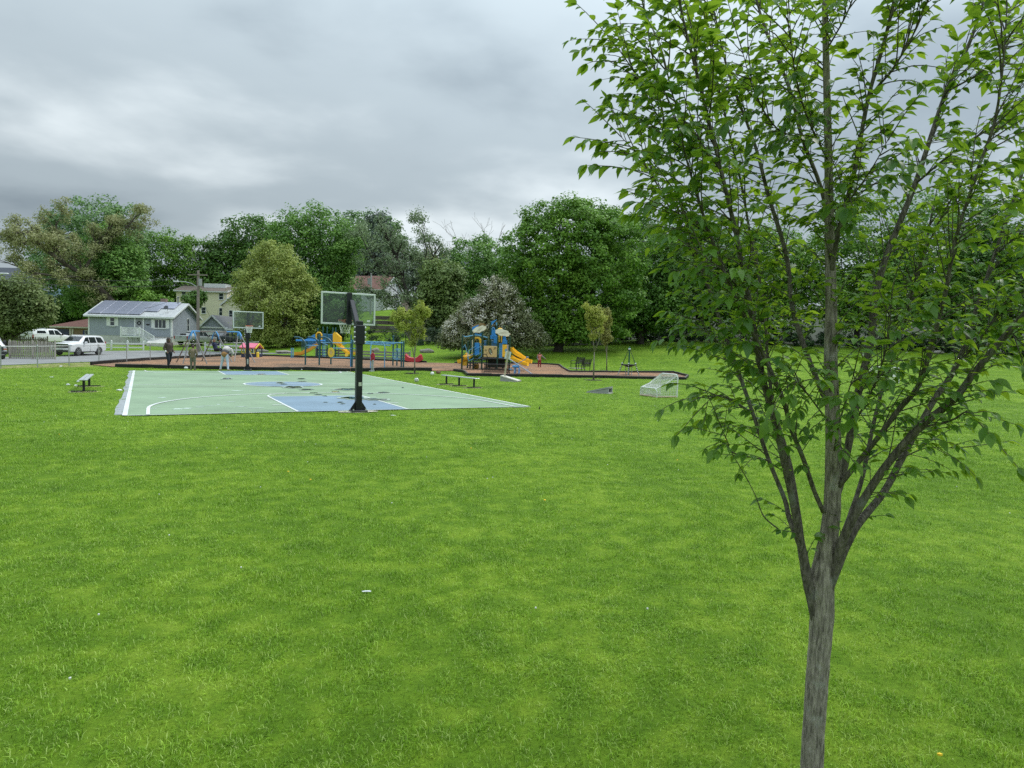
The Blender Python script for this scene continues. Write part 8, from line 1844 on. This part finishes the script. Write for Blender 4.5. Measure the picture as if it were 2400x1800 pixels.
def plaid(name, a, b):
    m, n, bs = nodes_of(name); tcn = n.nodes.new('ShaderNodeTexCoord'); out_ = None
    for ax in ('X', 'Z'):
        wv = n.nodes.new('ShaderNodeTexWave'); wv.bands_direction = ax; wv.inputs['Scale'].default_value = 4.2; n.links.new(tcn.outputs['Object'], wv.inputs['Vector'])
        if out_ is None: out_ = wv.outputs['Fac']
        else:
            mm = n.nodes.new('ShaderNodeMath'); mm.operation = 'MULTIPLY'; n.links.new(out_, mm.inputs[0]); n.links.new(wv.outputs['Fac'], mm.inputs[1]); out_ = mm.outputs[0]
    r = n.nodes.new('ShaderNodeValToRGB'); r.color_ramp.elements[0].color = (*a, 1); r.color_ramp.elements[1].color = (*b, 1); r.color_ramp.elements[1].position = .6; n.links.new(out_, r.inputs[0]); n.links.new(r.outputs[0], bs.inputs['Base Color']); bs.inputs['Roughness'].default_value = .9
    return m
# man in hooded jacket, stepping forward, looking right along the edging
g, hh = feet_scale(396, 863.5, 791.5); J, k = standing()
J.update(ank_l=(.10, .24, .12), heel_l=(.10, .30, .13), toe_l=(.10, .12, .04), knee_l=(.10, .04, .50), ank_r=(-.08, -.06, .09), heel_r=(-.08, -.02, .045), toe_r=(-.08, -.24, .04), knee_r=(-.09, -.08, .50), elbow_l=(.25, .10, 1.14), hand_l=(.22, -.10, .98), elbow_r=(-.25, .08, 1.14), hand_r=(-.22, -.12, .98))
person('person in brown hooded jacket and dark jeans walking along the edging', g, math.radians(62), J, [SK_D, cloth('brown_jacket', (.085, .062, .055)), cloth('dark_denim', (.022, .026, .040)), cloth('dark_shoe', (.05, .035, .03)), cloth('navy_shirt', (.03, .035, .06))], segs_of(1, 2, 3, 1.22, 1.18) + [('pelvis', 'waist', .165, .15, 4)], (cloth('brown_hood', (.06, .045, .042)), 'hood'), scale=hh / 1.76)
MB().sphere((-.30, -.14, .98), .05, 8, 6, (1, .8, 1.3)).build('white_cup', M_WHITE, [o for o in COL.objects if o.name.startswith('person')][-1])
# boy in plaid jacket, back to us
g, hh = feet_scale(452, 868, 809.5); J, k = standing()
J.update(elbow_l=(.27, -.02, 1.12), hand_l=(.17, -.16, .98), elbow_r=(-.27, -.02, 1.12), hand_r=(-.17, -.16, .98), head=(.0, -.05, 1.60))
person('person in tan plaid jacket and khaki trousers standing back turned', g, math.radians(188), J, [SK_M, plaid('cloth_plaid', (.14, .105, .065), (.30, .24, .16)), cloth('khaki_trousers', (.155, .15, .115)), cloth('olive_shoe', (.10, .09, .07)), cloth('belt_maroon', (.08, .02, .02))], segs_of(1, 2, 3, 1.18, 1.22), (mat('hair_auburn', (.055, .028, .02), .7, var=.3), 'short'), scale=hh / 1.72)
# person bending forward in white and grey jacket, seen from behind
g, hh = feet_scale(527, 868.5, 811); J, k = standing()
J.update(pelvis=(0, .02, .94), waist=(0, -.06, 1.06), chest=(0, -.30, 1.20), neck=(0, -.46, 1.26), head=(0, -.60, 1.24), sh_l=(.17, -.38, 1.20), sh_r=(-.17, -.38, 1.20), elbow_l=(.28, -.42, .98), elbow_r=(-.28, -.42, .98), hand_l=(.14, -.52, .86), hand_r=(-.14, -.52, .86), ank_l=(.26, .0, .09), heel_l=(.26, .04, .045), toe_l=(.29, -.17, .04), knee_l=(.19, -.05, .5), ank_r=(-.22, .06, .09), heel_r=(-.22, .1, .045), toe_r=(-.24, -.12, .04), knee_r=(-.15, -.03, .5))
sg_ = segs_of(1, 2, 3, 1.22, 1.12) + [('pelvis', 'waist', .175, .175, 4)]; sg_[0] = ('pelvis', 'waist', .16, .18, 5)
pb_ = person('person bending forward in white and grey jacket with pale trousers', g, math.radians(176), J, [SK_D, cloth('white_fleece', (.66, .60, .58), var=.06), cloth('pale_trousers', (.56, .62, .74), var=.06), cloth('tan_shoe', (.34, .24, .16)), cloth('amber_hem', (.36, .19, .07)), cloth('charcoal_band', (.10, .09, .095))], sg_, (HR_D, 'short'), face=(0, -.8, -.5), scale=hh / 1.40, extra=[((0, -.22, 1.20), .21, (1.08, 1.15, .92), 1), ((0, -.06, 1.06), .205, (1.12, .95, .62), 5), ((0, .02, .96), .19, (1.0, .95, .62), 4)])
# child on the swing, leaning back with legs out
J = dict(pelvis=(0, 0, .12), waist=(0, .05, .24), chest=(0, .13, .44), neck=(0, .17, .60), head=(0, .16, .74), hip_l=(.07, -.04, .12), hip_r=(-.07, -.04, .12), knee_l=(.09, -.40, .16), knee_r=(-.09, -.40, .14), ank_l=(.10, -.70, -.02), ank_r=(-.10, -.72, -.04), heel_l=(.10, -.72, -.06), heel_r=(-.10, -.74, -.08), toe_l=(.11, -.84, .06), toe_r=(-.11, -.86, .04), sh_l=(.15, .14, .54), sh_r=(-.15, .14, .54), elbow_l=(.25, .02, .44), elbow_r=(-.25, .02, .44), hand_l=(.25, -.06, .64), hand_r=(-.25, -.06, .64))
person('child in navy jacket leaning back on the swing seat', SWING_SEAT - Vector((0, 0, .0)), math.radians(68), J, [SK_M, cloth('navy_sport', (.025, .035, .085)), cloth('navy_trousers', (.012, .014, .024)), cloth('black_shoe', (.015, .015, .017)), M_WHITE], segs_of(1, 2, 3, 1.12, 1.15), (mat('hair_sandy', (.19, .10, .055), .7, var=.3), 'short'), scale=1.12, extra=[((.19, .16, .50), .05, (1, 1, 1), 4)])
# child in red jacket facing left
g, hh = feet_scale(873, 871, 820.5); J, k = standing()
J.update(elbow_l=(.24, .0, 1.12), hand_l=(.20, -.14, .95), elbow_r=(-.24, .0, 1.12), hand_r=(-.20, -.14, .95), ank_l=(.09, .07, .09), heel_l=(.09, .11, .045), toe_l=(.10, -.10, .04), ank_r=(-.09, -.07, .09), heel_r=(-.09, -.03, .045), toe_r=(-.10, -.24, .04))
person('child in red jacket and grey trousers beside the climbing bars', g, math.radians(-72), J, [SK_L, cloth('red_jacket', (.33, .022, .045)), cloth('grey_print_trousers', (.36, .37, .40), var=.4, scale=25), cloth('white_shoe', (.62, .66, .70)), SK_L], segs_of(1, 2, 3, 1.30, 1.12), (HR_B, 'short'), scale=hh / 1.74, extra=[('pelvis', .175, (1.05, .95, .9), 1)])
# girl in coral top, arm held out
g, hh = feet_scale(1264, 863, 825); J, k = standing()
J.update(elbow_l=(.38, .0, 1.22), hand_l=(.58, -.05, 1.06), elbow_r=(-.26, .04, 1.14), hand_r=(-.18, -.12, .95), head=(-.02, -.03, 1.60))
person('person with long dark hair in coral top and red trousers', g, math.radians(8), J, [SK_M, cloth('coral_top', (.60, .22, .17), var=.08), cloth('red_trousers', (.24, .025, .03)), cloth('black_boot', (.02, .012, .012)), cloth('grey_sleeve', (.26, .25, .26))], segs_of(1, 2, 3, 1.1, 1.1, sleeve=4), (HR_D, 'long'), scale=hh / 1.74)
